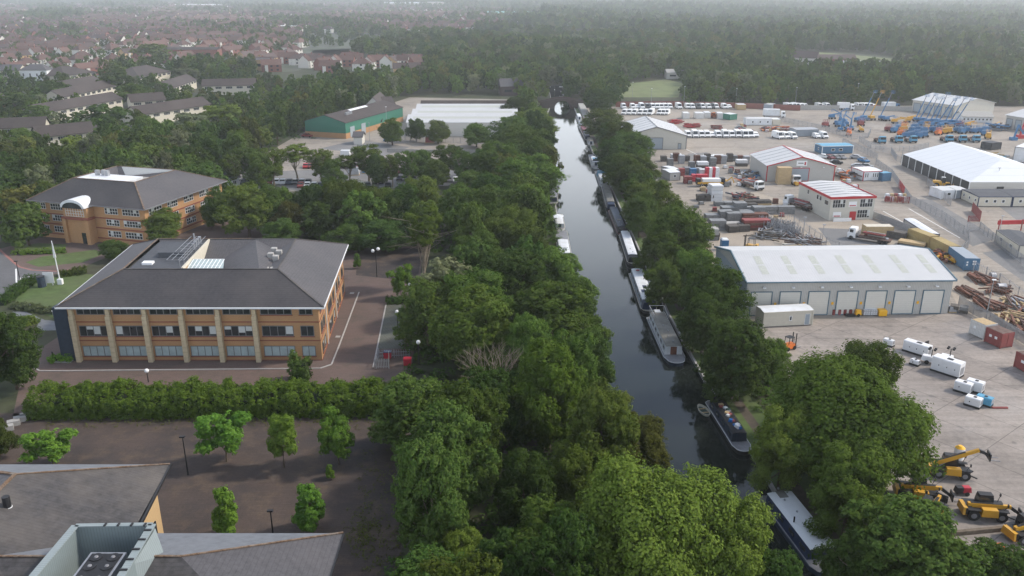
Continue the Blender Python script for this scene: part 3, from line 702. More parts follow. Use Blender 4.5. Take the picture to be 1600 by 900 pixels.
lb = MB(); lb.bar((*L3(*ap), ZR + .06), (*L3(*fe), ZE + .08), .16, .1); lb.bar((*L3(-46.6, 52), ZR + .06), (*L3(*ap), ZR + .06), .3, .14); lb.bar((*L3(*ap), ZR + .06), (*L3(-60, 75.4), ZE + .06), .3, .12); lb.build('ridge_tiles', 'lichen', off3)
MB().bar((*L3(-33.75, 60), ZE - .08), (*L3(-35.55, 75.5), ZE - .08), .2, .26).build('gutter', 'black', off3)
MB().quad((*L3(-33.8, 60), ZE - .2), (*L3(-36.1, 60), ZE - .25), (*L3(-37.3, 75), ZE - .25), (*L3(-35.6, 75.3), ZE - .2)).build('soffit', 'black', off3)
# the nearer wing running right
nz = 8.4; nr = 11.2; fy, ny, ry, xr = 64.0, 46.0, 57.0, -15.4
MB().prism([L3(-29.9, 47), L3(xr - 1.2, 47), L3(xr - 1.2, fy - 1), L3(-29.9, fy - 1)], 0, nz - .2).build('wall', 'cream', off3)
hx = -25.0
XE = -29.8; XW = -36.9
for xa, xb in ((-60, XW),): MB().quad((*L3(xa, fy), nz), (*L3(xb, fy), nz), (*L3(xb, ry), nr), (*L3(xa, ry), nr)).build('roof', 'slate_blue', off3); MB().quad((*L3(xa, ny), nz - 1), (*L3(xb, ny), nz - 1), (*L3(xb, ry), nr), (*L3(xa, ry), nr)).build('roof', 'slate_old', off3); MB().bar((*L3(xa, ry), nr + .06), (*L3(xb, ry), nr + .06), .2, .1).build('ridge_tiles', 'lichen', off3)
MB().quad((*L3(-35.2, fy), nz), (*L3(-35.2, 58.9), nz + 2.04), (*L3(XE, 58.9), nz + 2.04), (*L3(XE, fy), nz)).build('roof', 'slate_blue', off3)
MB().quad((*L3(XE, fy), nz), (*L3(XE, ry), nr), (*L3(-27.2, ry), nr), (*L3(xr, fy), nz)).build('roof', 'slate_blue', off3)
MB().quad((*L3(xr, fy), nz), (*L3(-27.2, ry), nr), (*L3(-24.6, ry - 2.3), nr - .5), (*L3(xr - .2, ry - 2.2), nz + .3), (*L3(xr, ry - 2), nz)).build('roof', 'slate_lit_side', off3)
MB().quad((*L3(XE, ry), nr), (*L3(XE, ny), nz - 1), (*L3(xr, ny), nz - 1), (*L3(-16.4, ry - 2.4), nz + .9), (*L3(-24.6, ry - 2.3), nr - .5), (*L3(-27.2, ry), nr)).build('roof', 'slate_old', off3)
lb = MB(); lb.bar((*L3(XE, ry), nr + .06), (*L3(-27.2, ry), nr + .06), .2, .1); lb.bar((*L3(-27.2, ry), nr + .06), (*L3(xr, fy), nz + .08), .16, .1); lb.bar((*L3(-24.6, ry - 2.35), nr - .42), (*L3(-16.4, ry - 2.45), nz + 1.0), .42, .2); lb.build('ridge_tiles', 'lichen', off3)
MB().bar((*L3(xr + .05, fy), nz - .05), (*L3(xr + .05, ny), nz - .05), .16, .2).build('gutter', 'black', off3)
MB().box(*L3(-17.0, 54.0), nz + .25, .9, 2.8, .5).build('lead_flashing', 'boat_white', off3)
fl = thing('roof_flue', 'white collared black flue standing on the brown slate slope', 'flue', *P(14, 800, 11.2), z=11.2)
MB().box(0, 0, -.4, 1.3, 1.0, .5, top=.7).build('flashing', 'plastic_white', fl); MB().tube((0, 0, -.1), (0, 0, .55), .42, .38, n=12).build('collar', 'plastic_white', fl); MB().tube((0, 0, .5), (0, 0, 1.6), .33, .33, n=12).build('pipe', 'black', fl)
# plant enclosure with its fans
pe = thing('plant_enclosure', 'pale green ribbed metal screen round the rooftop chillers', 'plant screen', -41.5, 55)
z0, z1 = 7.6, 13.0
def PE(px, py, z): x, y = P(px, py, z); return (x + 41.5, y - 55)
c0, c1 = PE(118, 822, z1), PE(238, 820, z1); c2 = (c1[0] + .6, c1[1] - 14); c3 = (c0[0] - .2, c0[1] - 14)
def wallseg(p, q_, m, th=.25, za=z0, zb=z1, nm='screen'):
    d = math.hypot(q_[0] - p[0], q_[1] - p[1]); o = MB().box(d / 2, 0, 0, d, th, zb - za).build(nm, m, pe); o.location = (p[0], p[1], za); o.rotation_euler = (0, 0, math.atan2(q_[1] - p[1], q_[0] - p[0])); return o
wallseg(c0, c1, 'louvre_clad'); wallseg(c1, c2, 'louvre_clad'); wallseg(c3, c0, 'louvre_clad'); 
MB().prism([c0, c1, c2, c3], z0 - .4, z0).build('deck', 'felt', pe)
cpg = MB()
for p, q_ in ((c0, c1), (c1, c2), (c3, c0)): cpg.bar((*p, z1 + .05), (*q_, z1 + .05), .62 if p != c0 else .42, .1)
cpg.build('coping', 'louvre_side', pe)
for k in range(6): MB().box(c1[0] + .05 * k, c1[1] - .9 - k * 1.25, z1 + .1, .6, .16, .1).build('bracket', 'black', pe)
for k in range(4): MB().box(c0[0] + 2.5 + k * 1.1, c0[1], z1 + .1, .16, .4, .1).build('bracket', 'black', pe)
MB().add([(c1[0] + .3, c1[1] - .2, z1 - .2), (c1[0] + .3, c1[1] - 4.5, z1 - .4), (c1[0] + .3, c1[1] - 4, z1 - 3.2), (c1[0] + .9, c1[1] - .6, z1 - 2.6)], [(0, 1, 2), (0, 3, 1), (1, 3, 2), (0, 2, 3)]).build('side_gusset', 'louvre_side', pe)
ch = thing('chiller_unit', 'large pale chiller with four black fans inside the green screen', 'chiller', P(170, 863, 12.2)[0], P(170, 863, 12.2)[1] - 1.5, z=9.7)
MB().box(0, -1.2, 0, 2.9, 5.4, 2.5).build('casing', 'galv', ch)
MB().box(0, -1.2, 2.5, 2.5, 5.0, .04).build('top_plate', 'black', ch)
for u in (-.68, .68):
    for v in (-2.9, -1.5, -.1, 1.0)[1:]:
        f = MB().tube((u, v - .2, 2.5), (u, v - .2, 2.6), .5, .5, n=16); f.build('fan', 'black', ch)
        MB().tube((u, v - .2, 2.6), (u, v - .2, 2.68), .18, .12, n=10).build('fan_hub', 'grey_metal', ch)
# ================================================================ industrial buildings on the right bank
def door_on(t, x, z, w, h, side='f', W=0, D=0, m='roller', name='roller_door', fr='blue_trim', bar=.16, out=.12, label=None):
    o = window(t, x, z, w, h, side, D=D, W=W, panes=1, glass=m, fr=fr, bar=bar, out=out, name=name)
    if label: o['label'] = label
    return o
# the long workshop with seven roller doors
t = thing('workshop', 'long grey workshop with a row of white roller doors and a pale blue-edged metal roof', 'workshop', 41.8, 139.2, R(1.7)); foot(41.8, 139.2, R(1.7), 37, 21)
W_, D_, H_, RI = 37.0, 21.0, 6.5, 2.4
walls_gable(W_, D_, H_ - .05, RI).build('wall', 'grey_clad', t)
roof_gable(W_, D_, H_, RI, .35, .15).build('roof', 'white_roof', t)
mb = MB()
for k in range(7): 
    for a in (.14, .30): 
        yy0, yy1 = D_ * (a - .0), D_ * (a + .13); z = lambda v: H_ + RI * v / (D_ / 2) + .168
        mb.quad((3.4 + k * 5.2, yy0, z(yy0)), (4.7 + k * 5.2, yy0, z(yy0)), (4.7 + k * 5.2, yy1, z(yy1)), (3.4 + k * 5.2, yy1, z(yy1)))
for k in range(7):
    s_ = MB(); z = lambda v: H_ + RI * v / (D_ / 2) + .17
    for a in (.10, .26): s_.quad((3.2 + k * 5.1, D_ * a, z(D_ * a)), (4.5 + k * 5.1, D_ * a, z(D_ * a)), (4.5 + k * 5.1, D_ * (a + .14), z(D_ * (a + .14))), (3.2 + k * 5.1, D_ * (a + .14), z(D_ * (a + .14))))
    s_.build('rooflight', 'skylight', t)
ed = MB()
for u in (-.4, W_ + .4):
    ed.bar((u, -.35, H_ + .02), (u, D_ / 2, H_ + RI + .1), .2, .35); ed.bar((u, D_ + .35, H_ + .02), (u, D_ / 2, H_ + RI + .1), .2, .35)
ed.bar((-.4, -.45, H_ - .05), (W_ + .4, -.45, H_ - .05), .2, .2); ed.bar((-.4, D_ + .45, H_ - .05), (W_ + .4, D_ + .45, H_ - .05), .2, .2)
ed.build('edge_trim', 'blue_trim', t)
MB().box(-.06, D_ / 2, .05, .1, D_ - .1, H_ - .15).build('end_cladding', 'blue_clad', t)
for k in range(7):
    u = .75 + k * 5.18; door_on(t, u, .02, 3.9, 4.6)
    lp = MB().box(u + 2.2, -.35, 5.35, .5, .5, .18); lp.build('floodlight', 'white_paint', t)
for k in range(1, 7): MB().box(.75 + k * 5.18 - .62, -.06, 2.0, .4, .06, .5).build('yellow_sign', 'yellow_paint', t)
# gabled sheds
def shed(label, x, y, rz, w, d, h, rise, roof, wall, trim, doors, seams=5, sign=None):
    t = thing('gabled_shed', label, 'shed', x, y, rz); foot(x, y, rz, w, d)
    walls_gable(w, d, h - .03, rise, 'y').build('wall', wall, t)
    for s_ in (0, 1):
        mb = MB(); k = rise / (w / 2); ov = .4
        a, b = ((-ov, h - ov * k), (w / 2, h + rise)) if s_ == 0 else ((w / 2, h + rise), (w + ov, h - ov * k))
        mb.ext([a, b, (b[0], b[1] + .15), (a[0], a[1] + .15)][::-1], -ov, d + ov, axis='y'); mb.build('roof', roof, t)
        sm = MB()
        for q in range(1, seams): 
            v = d * q / seams; sm.bar((a[0], v, a[1] + .18), (b[0], v, b[1] + .18), .22, .05)
        sm.build('roof_seam', 'galv', t)
    mb = MB()
    for v in (-.46, d + .46): mb.bar((-.4, v, h - .05), (w / 2, v, h + rise + .05), .12, .3); mb.bar((w + .4, v, h - .05), (w / 2, v, h + rise + .05), .12, .3)
    mb.bar((w / 2, -.4, h + rise + .2), (w / 2, d + .4, h + rise + .2), .4, .08)
    for u in (-.05, w + .05): mb.box(u, -.02, 0, .25, .25, h)
    mb.build('edge_trim', trim, t)
    for (u, z, ww, hh, m, fr) in doors: door_on(t, u, z, ww, hh, m=m, fr=fr, bar=.2, name='roller_door' if hh > 3 else 'side_door')
    if sign: 
        u, z, ww, hh = sign; MB().box(u + ww / 2, -.08, z, ww, .08, hh).build('sign_board', 'white_paint', t)
        MB().box(u + ww * .40, -.13, z + hh * .42, ww * .5, .03, hh * .2).build('sign_lettering', 'frame', t); MB().box(u + ww * .82, -.13, z + hh * .15, ww * .16, .03, hh * .6).build('sign_emblem', 'red_paint', t)
    return t
t = shed('beige gabled shed with a blue-edged roof and grey roller door close to the canal trees', 41.8, 306.5, 0, 22.3, 27, 5.0, 3.2, 'white_roof', 'beige_clad', 'grey_metal', [(7.6, 0, 6.2, 4.3, 'grey_door', 'frame'), (19.3, 0, 1.3, 2.2, 'grey_door', 'frame')], 6)
t = shed('grey gabled shed with red edging, a sign board and one grey roller door', 78.0, 251.5, 0, 20.5, 19, 4.8, 2.7, 'white_roof', 'grey_clad', 'red_paint', [(6.9, 0, 6.0, 4.2, 'grey_door', 'red_paint')], 5, (8.7, 4.8, 3.2, 1.6))
for u in (3.5, 10.2, 17): MB().box(u, -.3, 4.35, .5, .4, .15).build('floodlight', 'globe', t)
# grey shed with four doors near the wood, and the one cut by the right edge
def side_shed(label, a, b, d, h, rise, n, wall='beige_clad'):
    t, wd, rz = gable_building('gabled_shed', label, 'shed', a, b, d, h, rise, 'white_roof', wall)
    for k in range(n): door_on(t, wd * (k + .12) / n, .02, wd * .72 / n, h * .78, m='grey_door', fr='frame', bar=.25)
    for k in range(1, 6): 
        mb = MB(); u = wd * k / 6; mb.bar((u, -.4, h - .05), (u, d / 2, h + rise + .22), .3, .05); mb.bar((u, d + .4, h - .05), (u, d / 2, h + rise + .22), .3, .05); mb.build('roof_seam', 'grey_metal', t)
    return t
side_shed('beige and grey shed with four roller doors behind the raised blue booms, against the wood', (1424, 174), (1490, 184), 26, 5.5, 2.6, 4)
side_shed('pale shed with grey doors cut by the right edge of the view', (1569, 200), (1625, 210), 22, 5.5, 2.4, 4, 'grey_clad')
t, wd, rz = gable_building('stable_block', 'low white block with a row of dark windows behind the blue lifts', 'outbuilding', (1503, 191), (1550, 192), 9, 2.6, 1.6, 'concrete', 'boat_white', wins=[('f', 8, 1.0, .8, .8, 1)])
# marquee
t = thing('marquee', 'very large white marquee with a hipped near end and dark side panels', 'marquee', 130.5, 233.5, 0); foot(130.5, 233.5, 0, 31, 43)
MW, MD, MH, MR = 31.0, 43.0, 3.7, 7.9
mb = MB(); mb.quad((0, 0, MH), (MW / 2, 13, MR), (MW / 2, MD, MR), (0, MD, MH)); mb.quad((MW, 0, MH), (MW, MD, MH), (MW / 2, MD, MR), (MW / 2, 13, MR)); mb.quad((0, 0, MH), (MW, 0, MH), (MW / 2, 13, MR))
mb.quad((0, MD, MH), (MW / 2, MD, MR), (MW, MD, MH)); mb.quad((0, 0, MH - .02), (0, MD, MH - .02), (MW, MD, MH - .02), (MW, 0, MH - .02)); mb.build('canopy', 'marquee_white', t)
for k in range(9): MB().box(.1, (k + .5) * MD / 9, 0, .08, MD / 9 - .25, MH - .05).build('side_panel', 'dark_panel', t)
for k in range(10): MB().box(.05, k * MD / 9, 0, .22, .18, MH).build('pole', 'white_paint', t)
MB().box(MW / 2, .1, 0, MW, .15, MH - .03).build('end_wall', 'marquee_end', t)
MB().box(9, -.02, 1.2, 2.0, .12, 1.2).build('window', 'glass', t)
MB().box(MW - .1, MD / 2, 0, .15, MD, MH - .03).build('side_wall', 'marquee_end', t); MB().box(MW / 2, MD - .1, 0, MW, .15, MH - .03).build('end_wall', 'marquee_end', t)
# two storey cabin office with the red roof band
t = thing('site_office', 'two storey grey cabin office with a red roof band, big windows and a red door', 'office', 80.5, 205.0, R(7)); foot(80.5, 205, R(7), 11.8, 18)
w_, d_, h_ = 11.8, 18.0, 5.9
MB().box(w_ / 2, d_ / 2, 0, w_, d_, h_).build('wall', 'beige_clad', t)
mb = MB().ext([(-.1, h_ + .01), (w_ / 2, h_ + .45), (w_ + .1, h_ + .01)][::-1], -.05, d_ + .1, axis='y'); mb.build('roof', 'white_roof', t)
sm = MB()
for k in range(1, 7): sm.bar((0, d_ * k / 7, h_ + .10), (w_ / 2, d_ * k / 7, h_ + .50), .2, .06); sm.bar((w_, d_ * k / 7, h_ + .10), (w_ / 2, d_ * k / 7, h_ + .50), .2, .06)
sm.build('roof_seam', 'galv', t)
mb = MB().box(w_ / 2, -.12, h_ - .35, w_ + .4, .16, .6).box(-.12, d_ / 2, h_ - .35, .16, d_ + .2, .6).box(w_ + .12, d_ / 2, h_ - .35, .16, d_ + .2, .6); mb.build('roof_band', 'red_paint', t)
for u, z, ww, hh in ((.5, 3.3, 3.4, 2.1), (7.8, 3.3, 3.4, 2.1), (7.4, .5, 3.4, 2.1)): window(t, u, z, ww, hh, panes=5, rows=2, blinds=1)
for v, z in ((1.2, 3.6), (5, 3.9), (6.6, 3.9), (12, 4), (9.5, .9), (11, .9), (12.6, .9)): window(t, v, z, 1.0 if v > 2 else 2.0, 1.2, 'l', D=d_, W=w_, panes=1)
door_on(t, 5.4, .02, 1.7, 2.2, m='red_paint', fr='red_paint', bar=.15, name='door')
for u, z in ((4.9, 3.5), (1.0, .9)): MB().box(u + 1, -.05, z, 2.1, .07, 1.3).build('sign_board', 'white_paint', t); MB().box(u + 1, -.1, z + .15, 1.7, .04, .25).build('sign_lettering', 'red_paint', t)
MB().box(3.0, -1.2, 0, 4.8, .1, .9).build('barrier_rail', 'white_paint', t)

# ---------------------------------------------------------------- cabins and containers
def cabin(label, a, b, d, h=2.7, wall='boat_white', trim='frame_light', wins=((.18, .9), (.5, .9), (.8, .9)), roof='white_roof', door=None, group=None, name='portable_cabin', cat='cabin', left=0, wh=.9):
    x, y, wd, rz = frame_of(a, b); t = thing(name, label, cat, x, y, rz, group=group); foot(x, y, rz, wd, d, 1)
    MB().box(wd / 2, d / 2, .15, wd, d, h - .15).build('wall', wall, t)
    MB().ext([(-.1, h), (d / 2, h + .22), (d + .1, h)], -.1, wd + .1).build('roof', roof, t)
    mb = MB()
    for u in (0, wd): 
        for v in (0, d): mb.box(u, v, 0, .2, .2, h + .02)
    for v in (-.02, d + .02): mb.box(wd / 2, v, h - .2, wd, .1, .22)
    for u in (-.02, wd + .02): mb.box(u, d / 2, h - .2, .1, d, .22)
    mb.build('frame', trim, t)
    for f, ww in wins: window(t, wd * f - ww / 2, 1.05, ww, wh, panes=1, fr='white_paint', bar=.1)
    for k in range(left): window(t, d * (k + .5) / left - .4, 1.05, .8, .9, 'l', D=d, W=wd, panes=1, fr='white_paint', bar=.1)
    if door is not None: door_on(t, wd * door, .15, .95, 2.05, m='grey_door', fr='frame_light', bar=.08, out=.06, name='door')
    return t
cabin('cream portable cabin standing in front of the left workshop doors', (1192, 512), (1268, 508), 3.2, 2.8, 'cream', 'cream', ((.55, .5),), 'boat_white', .84)
cabin('small white cabin with one window beside the yellow loading shovel', (1470, 312), (1489, 311), 5, 2.6, 'boat_white', 'boat_white', ((.6, 1.2),))
cabin('narrow bluish cabin in the corner of the marquee', (1492, 311), (1508, 310), 5, 2.6, 'blue_clad', 'white_paint', ((.65, .9),))
cabin('long cream cabin with dark corner posts and three small windows by the marquee', (1527, 323), (1579, 323), 9, 2.8, 'cream', 'dark_blue', ((.25, .9), (.5, .9), (.75, .9)), 'felt', None, left=3)
cabin('cream cabin with dark posts running out of the view on the right', (1581, 323), (1640, 323), 9, 2.8, 'cream', 'dark_blue', ((.2, .9), (.5, .9)), 'felt')
cabin('cream flat-roofed gatehouse cabin with two dark windows beside the palisade fence', (1554, 378), (1589, 403), 5, 2.9, 'cream', 'frame', ((.25, 1.6), (.68, 1.6)), 'felt')
cabin('low white topped unit with a sloping front next to the yellow bay lines', (1412, 349), (1449, 373), 2.6, 1.2, 'grey_clad', 'dark_blue', (), 'boat_white')
cabin('white chalet with red eaves and arched-looking windows', (1348, 283), (1376, 282), 7, 3.0, 'boat_white', 'red_paint', ((.12, .5), (.24, .5), (.55, .5), (.67, .5), (.79, .5), (.91, .5)), 'boat_white', wh=1.4)
cabin('long blue and white cabin in front of the parked cars', (1284, 241), (1332, 240), 6, 2.9, 'blue_container', 'white_paint', ((.35, 1.4), (.6, 1.4)), 'sky_blue', left=1)
cabin('long white cabin with three small windows among the storage boxes', (1166, 196), (1205, 196), 5, 2.9, 'boat_white', 'white_paint', ((.25, .8), (.55, .8), (.85, .8)))
cabin('long pale grey container-like unit behind the two parked white vans', (1244, 214), (1278, 213), 6, 2.8, 'blue_clad', 'grey_metal', (), 'galv')
cabin('grey plant room with a row of roof hatches at the far right of the lifts', (1690, 260), (1720, 262), 8, 3)
cabin('white clad store with black seams behind the marquee', (1582, 252), (1660, 262), 17, 5.0, 'boat_white', 'frame', (), 'marquee_white')
cabin('black boxed store left of the white clad one', (1532, 232), (1548, 235), 5, 2.6, 'dark_panel', 'black', (), 'felt')
def container(label, a, b, m, d=2.44, h=2.6, roofm=None, marks=0, group=None, z=0):
    x, y, wd, rz = frame_of(a, b); t = thing('shipping_container', label, 'container', x, y, rz, group=group, z=z); foot(x, y, rz, wd, d, 1)
    MB().box(wd / 2, d / 2, .12, wd, d, h - .12).build('body', m, t)
    if roofm: MB().box(wd / 2, d / 2, h, wd - .1, d - .1, .04).build('roof', roofm, t)
    mb = MB()
    for u in (0, wd):
        for v in (0, d): mb.box(u, v, 0, .16, .16, h + .03)
    mb.build('corner_post', m, t)
    for k in range(marks): MB().box(wd * (.3 + .35 * k), -.03, h * .5, wd * .16, .03, h * .16).build('marking', 'white_paint', t)
    for s_ in (0.02, d / 2 + .02): MB().box(wd + .05, s_ + d / 4 - .02, .2, .06, d / 2 - .08, h - .35).build('door', m, t)
    return t
container('white container with scribbled graffiti at the yard edge', (1514, 521), (1536, 531), 'white_container', roofm='timber', marks=1)
container('dull red container beside the white one, two white marks on its side', (1538, 534), (1562, 545), 'red_container', roofm='rust2', marks=2)
container('dull red container cut by the right edge, white mark on its side', (1584, 573), (1625, 596), 'red_container', roofm='rust2', marks=2)
container('tan container along the fence behind the workshop', (1417, 374), (1450, 387), 'tan_container', roofm='tan_container')
container('second tan container, between the first tan one and the blue one', (1452, 388), (1481, 403), 'tan_container', roofm='tan_container')
t = container('blue container with white letters on its doors at the workshop corner', (1480, 404), (1505, 423), 'blue_container', roofm='blue_clad', d=2.9, h=2.7)
for k, (v, z) in enumerate(((.5, 1.7), (.5, 1.15), (1.7, 1.9), (2.1, 1.9), (1.7, 1.35), (2.1, 1.35))): MB().box(P(1505, 423)[0] * 0 + t['_w'] if '_w' in t else math.hypot(P(1505, 423)[0] - P(1480, 404)[0], P(1505, 423)[1] - P(1480, 404)[1]) + .1, v, z, .04, .3, .35).build('marking', 'white_paint', t)
container('pale yellow container behind the flatbed lorry', (1352, 371), (1394, 371), 'timber', roofm='cream')
container('blue container next to the white chalet', (1378, 284), (1391, 283), 'blue_container', roofm='sky_blue')
for i, (a, b, m, l) in enumerate([((1068, 186), (1077, 186), 'white_container', 'white store box with a cream door, first in the row by the brick wall yard'), ((1087, 186), (1100, 186), 'white_container', 'wide white store box, second in the row by the brick wall yard'),
        ((1101, 185), (1110, 185), 'white_container', 'white store box touching the wide one'), ((1121, 186), (1130, 186), 'white_container', 'white store box standing alone between rusty frames and the green one'), ((1140, 188), (1151, 187), 'green_clad', 'pale green store box with a white roof'),
        ((1207, 196), (1219, 196), 'cream', 'short cream store box at the end of the long white cabin'), ((1152, 172), (1165, 172), 'timber', 'cream hut with a pale roof by the brick wall'), ((1193, 171), (1205, 172), 'blue_clad', 'grey lorry body on the ground by the brick wall')]):
    container(l, a, b, m, d=5, roofm='boat_white')

# ---------------------------------------------------------------- walls and fences
def wall_run(name, label, px, h, th, m, cap=None, world=False, lift=0):
    pp = px if world else [P(*p) for p in px]; t = thing(name, label, 'wall', *pp[0]); ox, oy = pp[0]; mb = MB()
    for (x0, y0), (x1, y1) in zip(pp[:-1], pp[1:]):
        mb.bar((x0 - ox, y0 - oy, h / 2), (x1 - ox, y1 - oy, h / 2), th, h)
    mb.build('masonry', m, t)
    if cap:
        c = MB()
        for (x0, y0), (x1, y1) in zip(pp[:-1], pp[1:]): c.bar((x0 - ox, y0 - oy, h + .05), (x1 - ox, y1 - oy, h + .05), th + .1, .1)
        c.build('coping', cap, t)
    return t
wall_run('brick_wall', 'long dark red brick wall between the van park and the meadow', [(962, 167), (1050, 166), (1160, 169), (1250, 173)], 2.6, .4, 'brick_red', 'brick_dark')
wall_run('brick_wall', 'grey concrete wall behind the raised blue booms', [(1250, 172), (1330, 172), (1425, 174)], 2.2, .3, 'concrete', 'concrete')
def fence(label, px, h=2.2, step=.28, m='galv', posts=2.7, name='palisade_fence', rails=True, solid=None, world=False, pale=.075):
    pp = px if world else [P(*p) for p in px]; ox, oy = pp[0]; t = thing(name, label, 'fence', ox, oy); mb = MB(); ps = MB(); rl = MB()
    for (x0, y0), (x1, y1) in zip(pp[:-1], pp[1:]):
        d = math.hypot(x1 - x0, y1 - y0); n = max(1, int(d / step)); rz = math.atan2(y1 - y0, x1 - x0)
        if solid: mb.bar((x0 - ox, y0 - oy, h / 2 + .05), (x1 - ox, y1 - oy, h / 2 + .05), .06, h)
        else:
            for i in range(n): u = (i + .5) / n; mb.box(x0 - ox + (x1 - x0) * u, y0 - oy + (y1 - y0) * u, .08, pale, .03, h, rz)
        n = max(1, int(d / posts))
        for i in range(n + 1): u = i / n; ps.box(x0 - ox + (x1 - x0) * u, y0 - oy + (y1 - y0) * u, 0, .11, .11, h + .1, rz)
        for z in (.4, h - .3): rl.bar((x0 - ox, y0 - oy, z), (x1 - ox, y1 - oy, z), .06, .06)
    mb.build('fence_panel' if solid else 'pales', solid or m, t); ps.build('fence_posts', m if m != 'galv' else 'galv', t)
    if rails: rl.build('rails', m, t)
    return t
fence('palisade fence from the blue lifts past the marquee down to the gatehouse cabin', [(1355, 235), (1392, 240), (1400, 252), (1450, 272), (1448, 290), (1485, 322)])
fence('palisade fence between the concrete roadway and the scaffold yard, ending at the bay lines', [(1316, 225), (1340, 235), (1370, 250), (1368, 258), (1392, 275), (1422, 318), (1470, 342), (1512, 372), (1512, 388), (1500, 398)])
fence('palisade fence running right from the folded red gate to beyond the gatehouse cabin', [(1510, 363), (1530, 360), (1556, 383), (1610, 425), (1650, 455)])
fence('curving palisade fence round the blue access platforms', [(1195, 188), (1220, 190), (1290, 205), (1330, 218), (1356, 216), (1360, 208)])
fence('palisade fence in front of the blue platforms by the marquee', [(1342, 222), (1360, 232), (1420, 238), (1450, 232)])
fence('mesh fence with tall posts between the rusty steel stock and the roadway', [(1520, 425), (1560, 445), (1605, 478), (1650, 500)], 2.4, .5, 'galv', 3.2, 'mesh_fence', pale=.04)
fence('grey panelled fence behind the white and red containers', [(1497, 478), (1520, 492), (1545, 505), (1610, 545)], 2.0, .2, 'galv', 3.0, 'mesh_fence', pale=.12)
fence('grey hoarding between the cabin office and the transport bays', [(1364, 340), (1420, 362)], 1.6, .2, 'galv', 2.4, 'hoarding', solid='galv')
fence('red slatted fence round the drums by the cabin office', [(1383, 316), (1420, 318)], 1.8, .3, 'dull_red', 1.5, 'metal_fence', pale=.14)
fence('red gate leaf beside the red slatted fence', [(1404, 292), (1412, 304)], 2.2, .3, 'red_paint', 1.5, 'metal_gate', solid='red_paint')
fence('dark red gate folded open in the middle of the roadway', [(1518, 330), (1531, 345)], 2.4, .3, 'dull_red', 2, 'metal_gate', solid='dull_red')
fence('faded red gate leaf lying against the folded gate', [(1512, 347), (1530, 347)], 1.6, .3, 'dull_red', 2, 'metal_gate', pale=.16)
fence('low yellow-topped fence behind the workshop yard, next to the mesh tubes', [(1180, 340), (1240, 350), (1290, 385), (1310, 393)], 2.2, .5, 'galv', 3, 'mesh_fence', pale=.04)
fence('timber slatted bin enclosure in front of the red waste bins', [(588, 576), (608, 576), (608, 565)], 1.6, .22, 'concrete', 1.5, 'slatted_fence', pale=.12)
fence('grey railings behind the red waste bins by the drive', [(592, 560), (640, 558)], 1.3, .35, 'galv', 2, 'railings', pale=.05)
fence('grey railings down the left of the bin store', [(592, 558), (586, 576)], 1.5, .35, 'galv', 2, 'railings', pale=.05)
# red beam frame by the right edge
t = thing('beam_rack', 'bright red horizontal beam on posts above pale slabs at the right edge', 'rack', *P(1556, 364)); x1, y1 = P(1640, 362); x0, y0 = P(1556, 364)
MB().bar((0, 0, 2.6), (x1 - x0, y1 - y0, 2.6), .3, 1.0).build('beam', 'red_paint', t)
for k in range(3): MB().box((x1 - x0) * (k * .4 + .03), 0, 0, .2, .2, 3.4).build('post', 'dull_red', t)
# stone bridge over the canal
t = thing('stone_bridge', 'humped brick bridge with one round arch over the canal', 'bridge', 0, 0)
yb, wb = 422.0, 7.0; pts = []; xs = np.linspace(8, 46, 24)
def deck(x): return 1.2 + 2.6 * math.exp(-((x - 25) / 10) ** 2)
prof_top = [(x, deck(x) + .9) for x in xs]; ac, ar = 25.2, 3.9
arch = [(ac + ar * cos(a), WATER_Z + .4 + ar * .9 * sin(a)) for a in np.linspace(0, pi, 15)]
for yy in (yb, yb + wb):
    mb = MB(); 
    left = [(x, z) for x, z in prof_top if x < ac]; right = [(x, z) for x, z in prof_top if x >= ac]
    poly = [(8, -1.2)] + [(arch[-1][0], -1.2)] + arch[::-1] + [(arch[0][0], -1.2), (46, -1.2)] + prof_top[::-1]
    n = len(poly); mb.add([(p[0], yy - .3, p[1]) for p in poly] + [(p[0], yy + .3, p[1]) for p in poly], [(i, (i + 1) % n, n + (i + 1) % n, n + i) for i in range(n)])
    # fill the face in strips so that the arch stays open
    top = lambda x: deck(x) + .9; cols = sorted(set(list(np.linspace(8, 46, 39)) + [p[0] for p in arch]))
    for s_ in (-.3, .3):
        for xa, xb in zip(cols[:-1], cols[1:]):
            lo = lambda x: (WATER_Z + .4 + ar * .9 * math.sqrt(max(0, 1 - ((x - ac) / ar) ** 2))) if abs((xa + xb) / 2 - ac) < ar else -1.2
            q_ = [(xa, yy + s_, lo(xa)), (xb, yy + s_, lo(xb)), (xb, yy + s_, top(xb)), (xa, yy + s_, top(xa))]
            mb.quad(*(q_ if s_ < 0 else q_[::-1]))
    mb.build('parapet_wall', 'brick_dark', t)
mb = MB()
for a, b in zip(arch[:-1], arch[1:]): mb.quad((a[0], yb, a[1]), (a[0], yb + wb, a[1]), (b[0], yb + wb, b[1]), (b[0], yb, b[1]))
mb.build('arch_vault', 'brick_dark', t)
mb = MB()
for xa, xb in zip(xs[:-1], xs[1:]): mb.quad((xa, yb, deck(xa)), (xb, yb, deck(xb)), (xb, yb + wb, deck(xb)), (xa, yb + wb, deck(xa)))
mb.build('roadway', 'tarmac_patch', t)
t = thing('towpath_ramp', 'pale ramp edge climbing to the stone bridge on the towpath side', 'ramp', 33, 388)
MB().add([(0, 0, 0), (3, 0, 0), (3, 33, 2.4), (0, 33, 2.4), (0, 33, 0), (3, 33, 0)], [(0, 1, 2, 3), (0, 3, 4), (1, 5, 2), (3, 2, 5, 4)]).build('ramp_surface', 'concrete', t)
